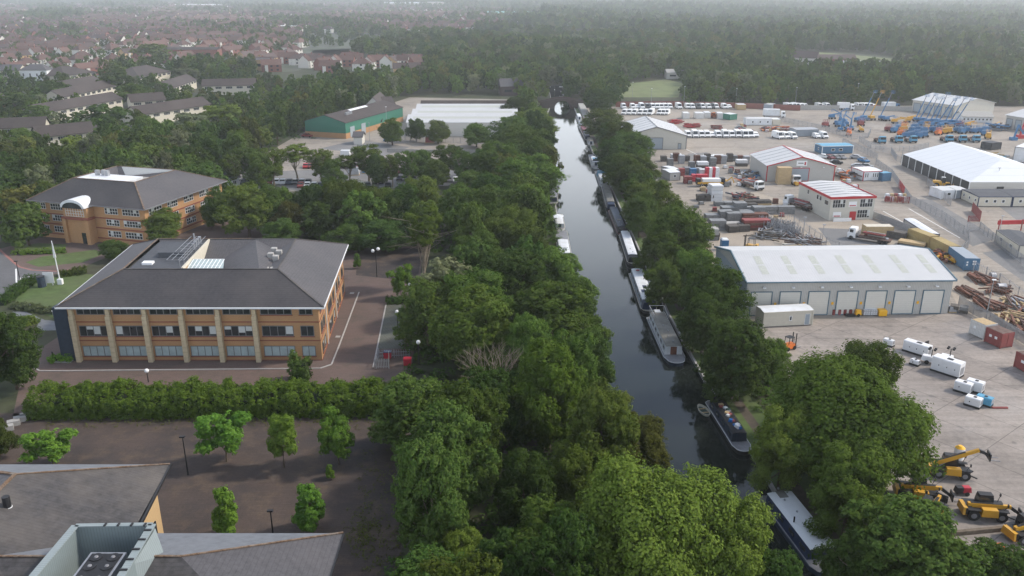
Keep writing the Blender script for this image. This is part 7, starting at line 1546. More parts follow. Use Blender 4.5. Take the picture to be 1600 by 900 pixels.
# --- the trees along the left bank, from the near one to the bridge; then the right bank; then the office grounds
NEAR = [
 # key, crown centre x, y, crown width (photo px), height, label
 ('n_dark1', 700, 712, 165, 14, 'large dark green tree at the edge of the empty brick car park'),
 ('n_dome', 858, 610, 142, 14.5, 'dense dome-shaped bright green tree leaning over the canal corner'),
 ('n_mid1', 745, 512, 155, 13.5, 'broad tree beside the office drive, behind the leafless fan of branches'),
 ('n_mid2', 862, 495, 165, 13, 'wide spreading tree reaching over the water opposite the grey widebeam boat'),
 ('n_mid1', 740, 470, 130, 13, 'rounded tree filling the bank above the broad drive-side tree'),
 ('n_dark2', 800, 440, 125, 13, 'dark spreading tree with pale limbs in the middle of the left bank'),
 ('n_mid2', 868, 432, 105, 12, 'leafy tree overhanging the canal opposite the white-roofed narrowboat'),
 ('n_dark2', 925, 560, 80, 10, 'ragged tree with twigs hanging over the water beside the dome-shaped tree'),
 ('n_light2', 900, 735, 100, 8, 'fresh green feathery tree in front of the dome-shaped tree'),
 ('n_dark1', 820, 760, 110, 10, 'shaded dark tree between the car park tree and the feathery one'),
 ('n_olive', 1000, 692, 115, 8, 'thin brownish tree with gaps on the inside bend of the canal'),
 ('n_olive', 955, 640, 75, 6, 'low scrubby tree on the bare patch of the left bank'),
 ('n_huge1', 1010, 838, 265, 14, 'very large light green tree with tufted shoots at the bottom of the view'),
 ('n_light1', 1148, 850, 130, 11, 'light green tree with tufted shoots beside the white-roofed widebeam'),
 ('n_mid2', 860, 850, 160, 10, 'dark leafy tree below the shaded one, left of the tufted giant'),
 ('n_light2', 725, 868, 80, 6, 'small yellowish green tree with white blossom near the bare soil'),
 ('n_dark1', 790, 880, 110, 8, 'dark low tree beside the small blossoming one'),
 ('n_dark2', 1215, 905, 90, 7, 'mid green tree covering the stern of the white-roofed widebeam'),
 ('n_slender', 660, 378, 70, 16, 'tall slender tree with a bare forked pale trunk behind the office'),
 ('n_small1', 626, 437, 40, 6.5, 'small dark tree on the hedge-edged bed beside the drive'),
 ('n_small2', 557, 405, 16, 3.5, 'tiny sapling in the rear car park beside the office corner'),
 ('n_bare', 712, 425, 60, 7, 'young tree with pale stems behind the slender one'),
 ('n_light2', 800, 362, 100, 12, 'light green tree with open crown above the middle of the left bank'),
 ('n_light1', 750, 395, 85, 10, 'light yellow-green tree below the open-crowned one'),
 ('n_mid1', 832, 388, 66, 10, 'dense tree beside the white cruiser moored on the left'),
 ('n_mid1', 775, 325, 95, 12, 'rounded mid green tree in the strip beyond the brick office car park'),
 ('n_mid2', 828, 322, 72, 12, 'spreading tree on the bank beside the boat with the parasol'),
 ('n_mid1', 822, 275, 110, 14, 'big bank tree opposite the two blue and white cruisers'),
 ('n_mid2', 780, 250, 90, 13, 'tree standing behind the big bank tree opposite the cruisers'),
 ('n_mid1', 820, 228, 105, 14, 'tall tree on the left bank opposite the maroon canopy boat'),
 ('n_dark1', 800, 205, 85, 13, 'dark tree on the left bank at the corner of the white factory'),
 ('n_mid2', 835, 190, 75, 12, 'bushy tree on the left bank just short of the stone bridge'),
 ('n_dark1', 808, 168, 56, 11, 'dark tree beside the approach to the stone bridge'),
 # behind the office
 ('n_dark1', 425, 322, 70, 12, 'dark tree filling the gap right of the round green one'), ('n_mid2', 528, 318, 70, 13, 'mid green tree left of the paler green one'), ('n_dark2', 632, 322, 66, 12, 'dark tree between the bright green one and the light-topped crown'), ('n_dark1', 765, 300, 70, 12, 'dark tree where the belt meets the bank trees'),
 ('n_mid1', 385, 322, 100, 13, 'round green tree in the belt behind the office, leftmost of the row'),
 ('n_olive', 452, 340, 55, 9, 'olive green pointed tree standing out in front of the belt behind the office'),
 ('n_dark1', 495, 320, 90, 12, 'deep green tree in the belt directly behind the office roof corner'),
 ('n_light2', 560, 318, 85, 13, 'paler green tree in the belt above the rear car park'),
 ('n_light2', 605, 325, 70, 11, 'bright green tree between the pale one and the slender tree'),
 ('n_mid1', 658, 305, 70, 12, 'crown with a light top behind the slender tree'),
 ('n_mid2', 718, 320, 80, 12, 'dark-centred tree right of the slender tree'),
 ('n_dark2', 540, 370, 60, 6, 'low dark bushes-and-tree clump at the back edge of the rear car park'),
 ('n_dark1', 600, 365, 90, 7, 'low dark green tree at the back edge of the rear car park'),
 ('n_dark1', 440, 362, 70, 7, 'low dark tree tucked behind the office roof'),
 ('n_mid1', 345, 320, 60, 10, 'tree at the right end of the older hipped office'),
 # taller thin trees of the next row
 ('n_bare', 385, 252, 60, 11, 'thin-crowned tree with visible stems by the builders yard fence'),
 ('n_bare', 425, 255, 60, 12, 'see-through tree in front of the green warehouse yard'),
 ('n_slim', 462, 250, 50, 12, 'narrow tree left of the skips in the yard'),
 ('n_bare', 575, 250, 70, 12, 'open tree with several stems in front of the blue sheeting'),
 ('n_slim', 545, 262, 45, 9, 'slim tree just left of the blue sheeting'),
 ('n_bare', 612, 262, 45, 10, 'slim stemmed tree right of the blue sheeting'),
 ('n_bare', 362, 262, 48, 10, 'open tree nearest the older office in the thin row'), ('n_mid2', 405, 262, 46, 11, 'leafy tree between two see-through ones in the thin row'), ('n_bare', 500, 255, 55, 11, 'see-through tree right of the red cars'), ('n_mid2', 520, 268, 40, 9, 'low leafy tree beside the white sheeted pallet'), ('n_dark1', 590, 262, 44, 10, 'darker tree in the thin row by the blue sheeting'),
 ('n_bare', 637, 258, 48, 11, 'tall open tree between two darker ones in the thin row'), ('n_mid1', 682, 268, 44, 9, 'short tree between the two dark stemmed ones'), ('n_bare', 722, 258, 50, 11, 'half-bare tree before the peaked grey tent'), ('n_mid2', 755, 262, 50, 11, 'last tree of the thin row beside the bank trees'),
 ('n_dark1', 660, 255, 52, 10, 'compact dark tree in the yard behind the parked cars'),
 ('n_bare', 700, 248, 62, 11, 'dark stemmed tree close to the white factory wall'),
 ('n_mid1', 735, 285, 60, 8, 'bushy tree in front of the peaked grey tent roof'),
 # right bank
 ('n_huge2', 1308, 648, 255, 14.5, 'huge light green tree between the concrete yard and the canal'),
 ('n_dark1', 1418, 850, 215, 11, 'big dark green tree below the yellow telehandlers'),
 ('n_dark2', 1570, 885, 100, 5, 'low dark tree at the bottom right corner beyond the debris'),
 ('n_dark2', 1150, 552, 130, 12, 'dark brownish tree above the moored boat with blue tarpaulins'),
 ('n_mid1', 1118, 455, 115, 12, 'round green tree at the corner of the white-roofed workshop'),
 ('n_mid1', 1060, 362, 115, 14, 'largest round tree between the canal and the scaffold stacks'),
 ('n_mid2', 1040, 440, 75, 9, 'lower tree at the towpath beside the white-roofed narrowboat'),
 ('n_mid1', 1015, 312, 90, 12, 'tree on the towpath beside the black narrowboats'),
 ('n_mid2', 990, 268, 85, 12, 'tree on the towpath beside the blue-topped cruiser'),
 ('n_mid1', 985, 228, 80, 12, 'tree hiding the corner of the beige gabled shed'),
 ('n_dark1', 955, 240, 60, 12, 'dark towpath tree opposite the blue canopied cruiser'),
 ('n_mid1', 945, 190, 70, 12, 'towpath tree behind the row of small dark boats'),
 ('n_dark1', 935, 155, 60, 12, 'towpath tree just this side of the stone bridge'),
 ('n_dark2', 1085, 520, 50, 6, 'low bushy tree beside the towpath opposite the grey widebeam'),
 ('n_light2', 1205, 560, 60, 7, 'small light tree between the workshop and the dark brownish tree'),
 ('n_light2', 1352, 590, 110, 12, 'light tree standing behind the huge one on its yard side'), ('n_light1', 1225, 690, 110, 11, 'light tree leaning over the towpath below the huge one'), ('n_light1', 1330, 755, 140, 11, 'feathery tree between the huge light tree and the big dark one'),
 ('n_dark2', 1330, 880, 90, 8, 'dark tree beside the near end of the white-topped widebeam'), ('n_dark1', 1480, 885, 90, 7, 'dark tree at the bottom edge left of the debris heap'),
 ('n_mid1', 612, 203, 46, 10, 'dark green tree before the white gabled house'), ('n_mid1', 650, 200, 34, 9, 'slim tree before the left end of the white factory'), ('n_mid2', 684, 203, 40, 9, 'tree before the middle of the white factory'), ('n_mid1', 744, 208, 50, 9, 'round tree before the right end of the white factory'),
 ('n_mid1', 1085, 425, 80, 11, 'tree filling the gap behind the workshop-corner tree'), ('n_dark1', 1100, 500, 85, 10, 'dark tree on the towpath opposite the grey barge'), ('n_mid2', 1030, 390, 66, 10, 'low spreading tree on the towpath by the long white-roofed boat'), ('n_mid1', 1000, 330, 62, 11, 'towpath tree just below the one by the black narrowboats'),
 ('n_dark1', 968, 262, 56, 11, 'towpath tree nearest the sky blue foredeck cruiser'), ('n_mid1', 968, 212, 60, 12, 'towpath tree before the left gable of the beige shed'), # office grounds, left
 ('n_conifer', 38, 345, 88, 10, 'large cone-shaped dark tree on the round lawn by the office entrance'),
 ('n_dark1', 12, 540, 105, 12, 'big dark tree at the left edge beside the brick paved entrance'),
 ('n_mid1', 252, 350, 72, 8, 'round green tree standing against the corner of the older office'),
 ('n_dark1', 176, 388, 50, 4.5, 'rounded dark shrub-like tree on the lawn near the flagpole'),
 ('n_small1', 348, 676, 82, 7, 'broad young tree, leftmost in the row on the empty car park'),
 ('n_small1', 439, 682, 58, 7.5, 'narrow young tree, middle of the row on the empty car park'),
 ('n_small1', 526, 680, 70, 7, 'dark young tree, last in the row on the empty car park'),
 ('n_small2', 350, 792, 58, 6.5, 'pointed young tree above the broken slate roof ridge'),
 ('n_small2', 482, 785, 68, 6, 'young tree growing close behind the slate roof of the lower wing'),
 ('n_small1', 77, 695, 75, 5, 'squat young tree peeping over the slate roof'),
 ('n_mid2', -8, 680, 50, 6, 'tree cut by the left edge beside the pale stone blocks'),
 ('n_small2', 515, 735, 20, 2, 'small self-seeded bush under the last car park tree'),
 ('n_light2', 330, 335, 40, 6, 'small light tree at the east wall of the older office'),
]
NEAR += [('m2', 160, 182, 85, 13, 'broad dark tree between the long cream block and the brown roofs'), ('m3', 178, 122, 52, 15, 'tall dark layered tree beside the hipped hall'), ('m0', 205, 146, 55, 11, 'tree between the hipped hall and the square hipped block'),
 ('m4', 98, 124, 22, 6, 'small yellow-green tree before the hipped hall'), ('m2', 82, 140, 62, 12, 'dark tree in front of the bright white house'), ('m2', 22, 160, 70, 12, 'dark tree by the red brick gable'), ('m0', 60, 178, 45, 9, 'tree below the white terrace'),
 ('m2', 247, 138, 42, 9, 'dark tree before the square hipped block'), ('m5', 300, 200, 80, 13, 'silvery green tree by the long low brown roof'), ('m4', 352, 185, 80, 13, 'pale green tree right of the silvery one'), ('m0', 240, 82, 56, 16, 'large tree standing over the red roofs'),
 ('m5', 290, 118, 48, 11, 'pale willow-like tree beside the stepping block'), ('m6', 260, 228, 48, 9, 'brownish tree behind the older office'), ('m0', 195, 222, 60, 9, 'green tree behind the flat deck of the older office'), ('m6', 175, 230, 34, 11, 'thin half-bare tree behind the older office'),
 ('m2', 125, 232, 60, 9, 'dark tree between the nearest cream block and the older office'), ('m4', 78, 255, 75, 9, 'green tree at the rear left corner of the older office'), ('m0', 25, 225, 100, 11, 'spreading tree at the left edge above the office'), ('m2', 10, 290, 80, 12, 'dark tree at the left edge beside the older office'),
 ('m2', 532, 196, 32, 6.5, 'small round dark tree against the brick base of the green warehouse')]
for a in NEAR: tree_px(*a)
# leafless pale tree in the gap before the dome-shaped tree
bt = thing('bare_tree', 'leafless tree whose pale branches fan out beside the dome-shaped tree', 'tree', *P(772, 636)); rb = np.random.default_rng(3); mb = MB(); br = MB()
mb.tube((0, 0, 0), (.1, 0, 1.6), .24, .18, n=8)
def grow(p, d, l, r, k):
    q = p + d * l; br.tube(p, q, r, r * .62, n=4, cap=False)
    if k == 0: return
    for _ in range(3 if k > 2 else 2):
        e = d + rb.normal(size=3) * np.array([.34, .34, .22]) + np.array([0, 0, .05]); grow(q, e / np.linalg.norm(e), l * rb.uniform(.66, .9), r * .62, k - 1)
for i in range(7): a = i * .9; d = np.array([cos(a) * .55, sin(a) * .35, 1.0]); grow(np.array([.1, 0, 1.5]), d / np.linalg.norm(d), 2.4, .10, 4)
mb.build('trunk', 'bark_pale', bt, smooth=True); br.build('branches', 'bark_pale', bt)
# ================================================================ hedge, undergrowth, woods and suburb
def leaf_cloud(name, m, C, N_, cs, per, size, seed):
    rng = np.random.default_rng(seed); n = len(C); o = rng.normal(size=(n, per, 3)); o /= np.linalg.norm(o, axis=2)[:, :, None] + 1e-9
    L = C[:, None, :] + o * (cs * rng.uniform(.5, 1, (n, per, 1))); NN = o * .5 + N_[:, None, :] * .6 + np.array([0, 0, .5]) + rng.normal(size=o.shape) * .3; NN /= np.linalg.norm(NN, axis=2)[:, :, None]
    return np_mesh(name, leaf_quads(L.reshape(-1, 3), NN.reshape(-1, 3), size, rng), 4, m)
def hedge(label, a, b, depth, h, n, seed, world=False, m='leaf_hedge', name='hedge', size=.16):
    x, y, L_, rz = frame_of(a, b, world); rng = np.random.default_rng(seed); t = thing(name, label, 'hedge', x, y, rz)
    k = int(n * (L_ + depth) * (depth + 2 * h)); u = rng.uniform(0, L_, k); s = rng.random(k); P_ = np.zeros((k, 3)); N_ = np.zeros((k, 3))
    w = 2 * h + depth; q = s * w; bump = 1 + .22 * np.sin(u * .9 + seed) * np.sin(u * .37) + .08 * np.sin(u * 2.7)
    f = q < h; b_ = q > h + depth; tp = ~f & ~b_
    P_[:, 0] = u; P_[f, 1] = 0; P_[f, 2] = q[f]; N_[f, 1] = -1; P_[b_, 1] = depth; P_[b_, 2] = q[b_] - h - depth; N_[b_, 1] = 1; P_[tp, 1] = q[tp] - h; P_[tp, 2] = h; N_[tp, 2] = 1
    vv = P_[:, 1] / depth; P_[:, 2] *= bump * (1 - .22 * (2 * vv - 1) ** 2) + .16 * np.sin(P_[:, 1] * 2.3 + u * .8) * np.sin(u * 1.7 - P_[:, 1] * .9); P_[:, 1] += rng.normal(0, .22, k) - .35 * (P_[:, 2] < h * .5) * (1 - vv * 2) * -1 * .3; P_[:, 2] += rng.normal(0, .2, k)
    me = leaf_cloud('foliage', m, P_, N_, .28, 9, size, seed); c = bpy.data.objects.new('foliage', me); COL.objects.link(c); c.parent = t
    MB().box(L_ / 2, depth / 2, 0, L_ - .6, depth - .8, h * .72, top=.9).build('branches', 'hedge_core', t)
    return t
hedge('tall thick green hedge between the office and the empty brick car park', (42, 656), (648, 652), 5.6, 3.1, 15, 1, size=.15)
hedge('low clipped hedge round the small lawn of the older office', (18, 399), (102, 396), 1.0, .9, 8, 2, name='low_hedge')
hedge('dark planting strip along the curve of the front lawn', (10, 478), (62, 437), 2.2, 1.1, 8, 3, m='leaf_dark', name='shrub_border')
hedge('yellow-green shrubs behind the flagpole', (94, 434), (136, 428), 2.2, .9, 8, 4, m='leaf_light', name='shrub_border')
hedge('grey-green planting between the lawn and the stone path', (15, 483), (88, 492), 1.6, .8, 8, 5, m='leaf_pale', name='shrub_border')
hedge('low planting at the corner of the office', (74, 567), (112, 566), 1.6, .7, 8, 6, name='shrub_border')
hedge('dark oval planting bed at the end of the grass grid', (604, 476), (640, 474), 1.8, .9, 8, 7, m='leaf_dark', name='shrub_border')
hedge('shrubs beside the grey stone path near the big dark tree', (30, 515), (62, 503), 2.5, 1.2, 8, 8, m='leaf_mid', name='shrub_border')
hedge('rounded shrubs standing up behind the long hedge', (452, 600), (482, 600), 2.4, 4.0, 8, 9, m='leaf_dark', name='shrub_border')
hedge('trimmed hedge along the lane behind the older office', (400, 222), (430, 210), 3, 2.2, 6, 10, m='leaf_light', name='low_hedge', size=.24)
def inpoly(x, y, pts):
    c = False; j = len(pts) - 1
    for i in range(len(pts)):
        if (pts[i][1] > y) != (pts[j][1] > y) and x < (pts[j][0] - pts[i][0]) * (y - pts[i][1]) / (pts[j][1] - pts[i][1]) + pts[i][0]: c = not c
        j = i
    return c
NOPX = [[(-300, 376), (50, 362), (330, 334), (460, 383), (668, 383), (655, 480), (622, 600), (640, 655), (615, 1000), (-300, 1000)],
        [(-300, 340), (60, 356), (60, 378), (-300, 378)],
        [(340, 300), (450, 214), (478, 222), (640, 150), (815, 150), (815, 243), (760, 264), (700, 290), (560, 300), (440, 306)],
        [(962, 170), (966, 130), (1040, 122), (1070, 130), (1070, 170)], [(1230, 118), (1240, 80), (1345, 82), (1405, 90), (1400, 118)], [(474, 100), (486, 76), (550, 74), (552, 100)], [(398, 92), (666, 90), (666, 132), (398, 134)], [(600, 395), (705, 395), (705, 500), (600, 500)], [(335, 296), (770, 285), (770, 352), (335, 352)]]
SUB = [(-900, 128), (-900, 14), (560, 8), (845, 20), (845, 30), (720, 52), (560, 78), (470, 108), (200, 118), (120, 132)]
def allowed(x, y):
    if inpoly(x, y, YARD) or (y < 434 and canal_l(y) - .5 < x < canal_r(y) + 4.5) or (434 <= y < 515 and 19 < x < 31): return 0
    if y < 434 and 37 - 3 < x < 300 and y > 60 and inpoly(x - 2, y, YARD): return 0
    if 360 < y < 450 and 10 < x < 39: return 0
    px, py = Q(x, y, 0)
    for p in NOPX:
        if inpoly(px, py, p): return 0
    for f in FOOT:
        if inpoly(x, y, f): return 0
    return 2 if inpoly(px, py, SUB) else 1
EST_CLEAR = []
for a, b, d, l, k in EST:
    (x0, y0), (x1, y1) = P(*a), P(*b); L_ = math.hypot(x1 - x0, y1 - y0); nx, ny = (y1 - y0) / L_, -(x1 - x0) / L_
    EST_CLEAR.append([(x0, y0), (x1, y1), (x1 + nx * 24, y1 + ny * 24 - 14), (x0 + nx * 24, y0 + ny * 24 - 14)])
rng = random.Random(11); pts = []
y = 52.0
while y < 720:
    s = 8.2 if y < 430 else 8.8; half = .66 * y + 30; x = -half
    while x < half:
        xx, yy = x + rng.uniform(-.36, .36) * s, y + rng.uniform(-.36, .36) * s; x += s
        a = allowed(xx, yy)
        if not a or any(inpoly(xx, yy, e) for e in EST_CLEAR): continue
        if a == 2 and rng.random() > .16: continue
        r = rng.uniform(3.6, 6.0); h = rng.uniform(9, 14)
        if xx < -110 and 300 < yy < 530 and xx > -.62 * yy:
            h = rng.uniform(6, 9); r = rng.uniform(2.8, 4.2)
            if rng.random() < .25: continue
        if a == 2: h *= .75; r *= .8
        if xx < 20 and 140 < yy < 245 and xx > canal_l(yy) - 5.5: continue
        if xx < 0 and 96 < yy < 112 and xx > -12: continue
        if xx > 28 and yy < 210: 
            if xx > 36: continue
            h = min(h, 9); r = min(r, 3.8)
        if y < 430 and any((xx - t[0]) ** 2 + (yy - t[1]) ** 2 < (t[2] * .72 + 1.9) ** 2 for t in TREES): continue
        if xx > 0 and y < 430: r = min(r, 4.6); h = min(h, 11) if y < 60 else h
        pts.append((math.hypot(xx, yy), xx, yy, r, h))
    y += s
pts.sort(); nnear = 300 - len(TREES); KM = ['m0', 'm1', 'm2', 'm3', 'm0', 'm4', 'm5', 'm6', 'm7', 'm2']
LM = [('the grey-roofed barge', 27, 115), ('the blue-tarpaulin boat', 28, 92), ('the two telehandlers', 50, 80), ('the office drive', -14, 120), ('the red waste bins', -14, 112), ('the rear car park', -18, 160), ('the slender pale-trunked tree', -12, 150), ('the left bank cruiser', 8, 180), ('the parasol boat', 8, 215),
 ('the peaked grey tent', -6, 258), ('the blue-canopied cruiser', 30, 265), ('the maroon-covered boat', 30, 320), ('the left bank bend', 8, 80), ('the bottom edge', -2, 62), ('the white factory', -20, 320), ('the green warehouse', -75, 330), ('the stone bridge', 18, 410), ('the older office front', -120, 195), ('the older office rear', -95, 235), ('the warehouse lane', -90, 290),
 ('the nearest cream block', -175, 290), ('the long cream block', -215, 370), ('the white fronted block', -180, 400), ('the white terrace', -300, 500), ('the hipped hall', -260, 500), ('the dark roofed block', -150, 470), ('the factory rear', -30, 410), ('the office lawn', -105, 160), ('the low brown roof', -150, 350), ('the beige gabled shed', 38, 300), ('the workshop corner', 38, 150), ('the left edge', -190, 300), ('the brick-based warehouse side', -100, 380)]
KN = {'m0': 'mid green round', 'm1': 'mid green wide', 'm2': 'dark green round', 'm3': 'dark green wide', 'm4': 'light green round', 'm5': 'pale greyish', 'm6': 'olive brown', 'm7': 'tall narrow', 'n_mid1': 'mid green round', 'n_mid2': 'mid green wide', 'n_dark1': 'dark green round', 'n_dark2': 'dark green wide'}
cnt = {}
for d, x, y, r, h in pts[:nnear]:
    if y < 430 and x > 28: g = 'trees along the towpath'
    elif x > -34 and y < 430: g = 'trees filling the left bank'
    elif y < 430: g = 'trees round the estate and offices'
    elif x > 0: g = 'trees beyond the brick wall'
    else: g = 'trees before the suburb'
    k = rng.choice(KM) if d > 130 else rng.choice(['n_mid1', 'n_mid2', 'n_dark1', 'n_dark2']); lm = min(LM, key=lambda q: (q[1] - x) ** 2 + (q[2] - y) ** 2)[0]
    i = cnt[(KN[k], lm)] = cnt.get((KN[k], lm), 0) + 1
    put_tree(k, x, y, r, h, ('nearest' if i == 1 else nth(i) + ' nearest') + ' %s tree around %s' % (KN[k], lm), g)
# far trees as one wood
def hidden(o): 
    c = bpy.data.collections.get('kinds') or bpy.data.collections.new('kinds'); return c
def instancer(name, label, rows, protos, kind='stuff', cat=None):
    """rows (x, y, z, turn, sx, sz, which); one object whose points carry copies of a few kinds"""
    rows = np.array(rows, float); me = bpy.data.meshes.new(name); me.vertices.add(len(rows)); me.vertices.foreach_set('co', rows[:, :3].astype(np.float32).ravel())
    def attr(n, typ, key, arr): a = me.attributes.new(n, typ, 'POINT'); a.data.foreach_set(key, arr.ravel())
    attr('turn', 'FLOAT_VECTOR', 'vector', np.stack([0 * rows[:, 3], 0 * rows[:, 3], rows[:, 3]], 1).astype(np.float32)); attr('size', 'FLOAT_VECTOR', 'vector', np.stack([rows[:, 4], rows[:, 4], rows[:, 5]], 1).astype(np.float32)); attr('which', 'INT', 'value', rows[:, 6].astype(np.int32))
    o = bpy.data.objects.new(name, me); COL.objects.link(o); tag(o, label, cat, kind=kind)
    col = bpy.data.collections.new(name + '_kinds')
    for i, (pm) in enumerate(protos): q = bpy.data.objects.new('%s_kind_%d' % (name, i), pm); col.objects.link(q)
    g = bpy.data.node_groups.new(name, 'GeometryNodeTree'); g.interface.new_socket('Geometry', in_out='INPUT', socket_type='NodeSocketGeometry'); g.interface.new_socket('Geometry', in_out='OUTPUT', socket_type='NodeSocketGeometry')
    N = g.nodes; gi, go = N.new('NodeGroupInput'), N.new('NodeGroupOutput'); ip = N.new('GeometryNodeInstanceOnPoints'); ci = N.new('GeometryNodeCollectionInfo'); ci.inputs['Collection'].default_value = col; ci.inputs['Separate Children'].default_value = True; ci.inputs['Reset Children'].default_value = True
    ip.inputs['Pick Instance'].default_value = True
    def na(n, typ): a = N.new('GeometryNodeInputNamedAttribute'); a.data_type = typ; a.inputs['Name'].default_value = n; return a.outputs['Attribute']
    mp = N.new('GeometryNodeMeshToPoints'); L = g.links; L.new(gi.outputs[0], ip.inputs['Points']); N.remove(mp)
    L.new(ci.outputs[0], ip.inputs['Instance']); L.new(na('which', 'INT'), ip.inputs['Instance Index'])
    er = N.new('FunctionNodeEulerToRotation'); L.new(na('turn', 'FLOAT_VECTOR'), er.inputs[0]); L.new(er.outputs[0], ip.inputs['Rotation']); L.new(na('size', 'FLOAT_VECTOR'), ip.inputs['Scale']); L.new(ip.outputs[0], go.inputs[0])
    md = o.modifiers.new('spread', 'NODES'); md.node_group = g; return o
far = [crown_mesh('far_crown', m, s, 5.6, 12.0, 14, n, 6, sz, 50 + i)[0] for i, (m, s, n, sz) in enumerate([('leaf_mid', 'round', 150, .8), ('leaf_mid', 'wide', 150, .8), ('leaf_dark', 'round', 150, .8), ('leaf_dark', 'wide', 150, .8), ('leaf_light', 'round', 150, .8), ('leaf_pale', 'wide', 140, .8), ('leaf_olive', 'round', 140, .8), ('leaf_mid', 'tall', 140, .8)])]
rows = []
FW = [0, 1, 2, 3, 0, 1, 2, 3, 7, 4, 5, 6]
for d, x, y, r, h in pts[nnear:]: rows.append((x, y, 0, rng.uniform(0, 6.28), r / 5.4, h / 12, rng.choice(FW)))
y = 722.0
while y < 6900:
    s = 9.5 + (y - 700) * .0058; half = .66 * y + 30; x = -half
    while x < half:
        xx, yy = x + rng.uniform(-.45, .45) * s, y + rng.uniform(-.45, .45) * s; x += s
        a = allowed(xx, yy)
        clump = math.sin(xx * .009 + 1.3) * math.sin(yy * .004 + xx * .003) + .5 * math.sin(xx * .031 + yy * .017)
        if not a: continue
        if a == 2 and (rng.random() > .34 + .40 * (clump > .5)): continue
        if a == 1 and y > 1100 and clump < -.62: continue
        k = .85 + (y - 700) * .00032; hh = rng.uniform(.6, 1.5) * (1 + .25 * clump)
        if a == 2: k *= .72
        rows.append((xx, yy, 0, rng.uniform(0, 6.28), k * rng.uniform(.85, 1.3), min(2.2, k) * hh, rng.choice(FW)))
    y += s
print('far trees', len(rows))
instancer('woodland_trees', 'the wood and scattered trees far beyond the yards and through the suburb', rows, far)
# undergrowth beneath the bank trees
ug = []
rg = np.random.default_rng(5)
for _ in range(9000):
    y = rg.uniform(55, 425); x = rg.uniform(-34, 40) if rg.random() < .7 else rg.uniform(-120, -20)
    if not allowed(x, y): continue
    if x > 0 and x < canal_r(y) + 4.5 and x > canal_l(y) - .5: continue
    ug.append((x, y))
    if len(ug) >= 2600: break
C = []; 
for x, y in ug:
    k = 7; a = rg.uniform(0, 6.28, k); r = rg.uniform(0, 1.6, k); C.append(np.stack([x + r * np.cos(a), y + r * np.sin(a), rg.uniform(.2, 1.7) * (1 - r / 2.4)], 1))
C = np.concatenate(C); me = leaf_cloud('undergrowth', 'leaf_dark', C, np.tile([0, 0, 1.], (len(C), 1)), .55, 8, .26, 9)
o = bpy.data.objects.new('undergrowth', me); COL.objects.link(o); tag(o, 'low leafy undergrowth covering the ground beneath the bank trees', kind='stuff')
# weeds and moss at the bare patch of the empty car park
C = []
for _ in range(260): px, py = rg.uniform(560, 640), rg.uniform(700, 900); x, y = P(px, py); C.append([x, y, .08])
for _ in range(160): px, py = rg.normal(572, 14), rg.normal(835, 22); x, y = P(px, py); C.append([x, y, .1])
for _ in range(240): px, py = rg.uniform(60, 640), 657 + rg.exponential(4); x, y = P(px, py); C.append([x, y, .12])
C = np.array(C); o = bpy.data.objects.new('weeds', leaf_cloud('weeds', 'leaf_olive', C, np.tile([0, 0, 1.], (len(C), 1)), .3, 9, .09, 10)); COL.objects.link(o); tag(o, 'tufts of weeds on the edges of the empty car park', kind='stuff')
# ---------------------------------------------------------------- houses of the suburb
def house_mesh(name, w, d, h, rise, wallm, roofm, hip=False, bay=True, chim=True):
    mb = MB(); e = .35; k = rise / (d / 2)
    if hip:
        mb.box(w / 2, d / 2, 0, w, d, h, m=0); r = roof_hip(w, d, h, rise, .4); mb.add(r.v, r.f, 1)
    else:
        r = walls_gable(w, d, h, rise); mb.add(r.v, r.f, 0); r = roof_gable(w, d, h + .02, rise, e, .12); mb.add(r.v, r.f, 1)
    if chim: mb.box(w * .5, d * .5, h + rise * .5, .9, .7, rise * .5 + 1.0, m=2)
    for z in (1.0, 3.6):
        for u in (.2, .5, .8): mb.box(w * u, -.02, z, 1.5, .1, 1.2, m=3); mb.box(w * u, d + .02, z, 1.5, .1, 1.2, m=3)
    if bay: mb.box(w * .25, -.5, 0, 2.2, 1.0, h - .3, m=4)
    mb.v = [(x - w / 2, y - d / 2, z) for x, y, z in mb.v]
    me = bpy.data.meshes.new(name); me.from_pydata(mb.v, [], mb.f)
    for m in (wallm, roofm, 'brick_red', 'glass', 'render_wall'): me.materials.append(MATS[m])
    me.polygons.foreach_set('material_index', mb.m); me.update(); return me
HM = [house_mesh('house', 13, 8.5, 5.2, 3.4, 'render_wall', 'house_roof_red', True), house_mesh('house', 14, 8, 5.2, 3.6, 'brick_red', 'house_roof_red', False), house_mesh('house', 18, 8, 5.2, 3.4, 'brick_light', 'house_roof_brown', False),
      house_mesh('house', 8.5, 8.5, 5.4, 3.8, 'render_wall', 'house_roof_red', False), house_mesh('house', 13, 9, 5.0, 3.2, 'render_wall', 'house_roof_brown', True), house_mesh('house', 26, 8, 5.2, 3.2, 'brick_red', 'house_roof_red', False)]
HD = ['white rendered semi with a hipped red roof', 'red brick house with a gabled red roof', 'yellow brick house with a long brown roof', 'white gabled cottage with a red roof', 'white house with a hipped brown roof', 'red brick terrace with a long red roof']
hp = []
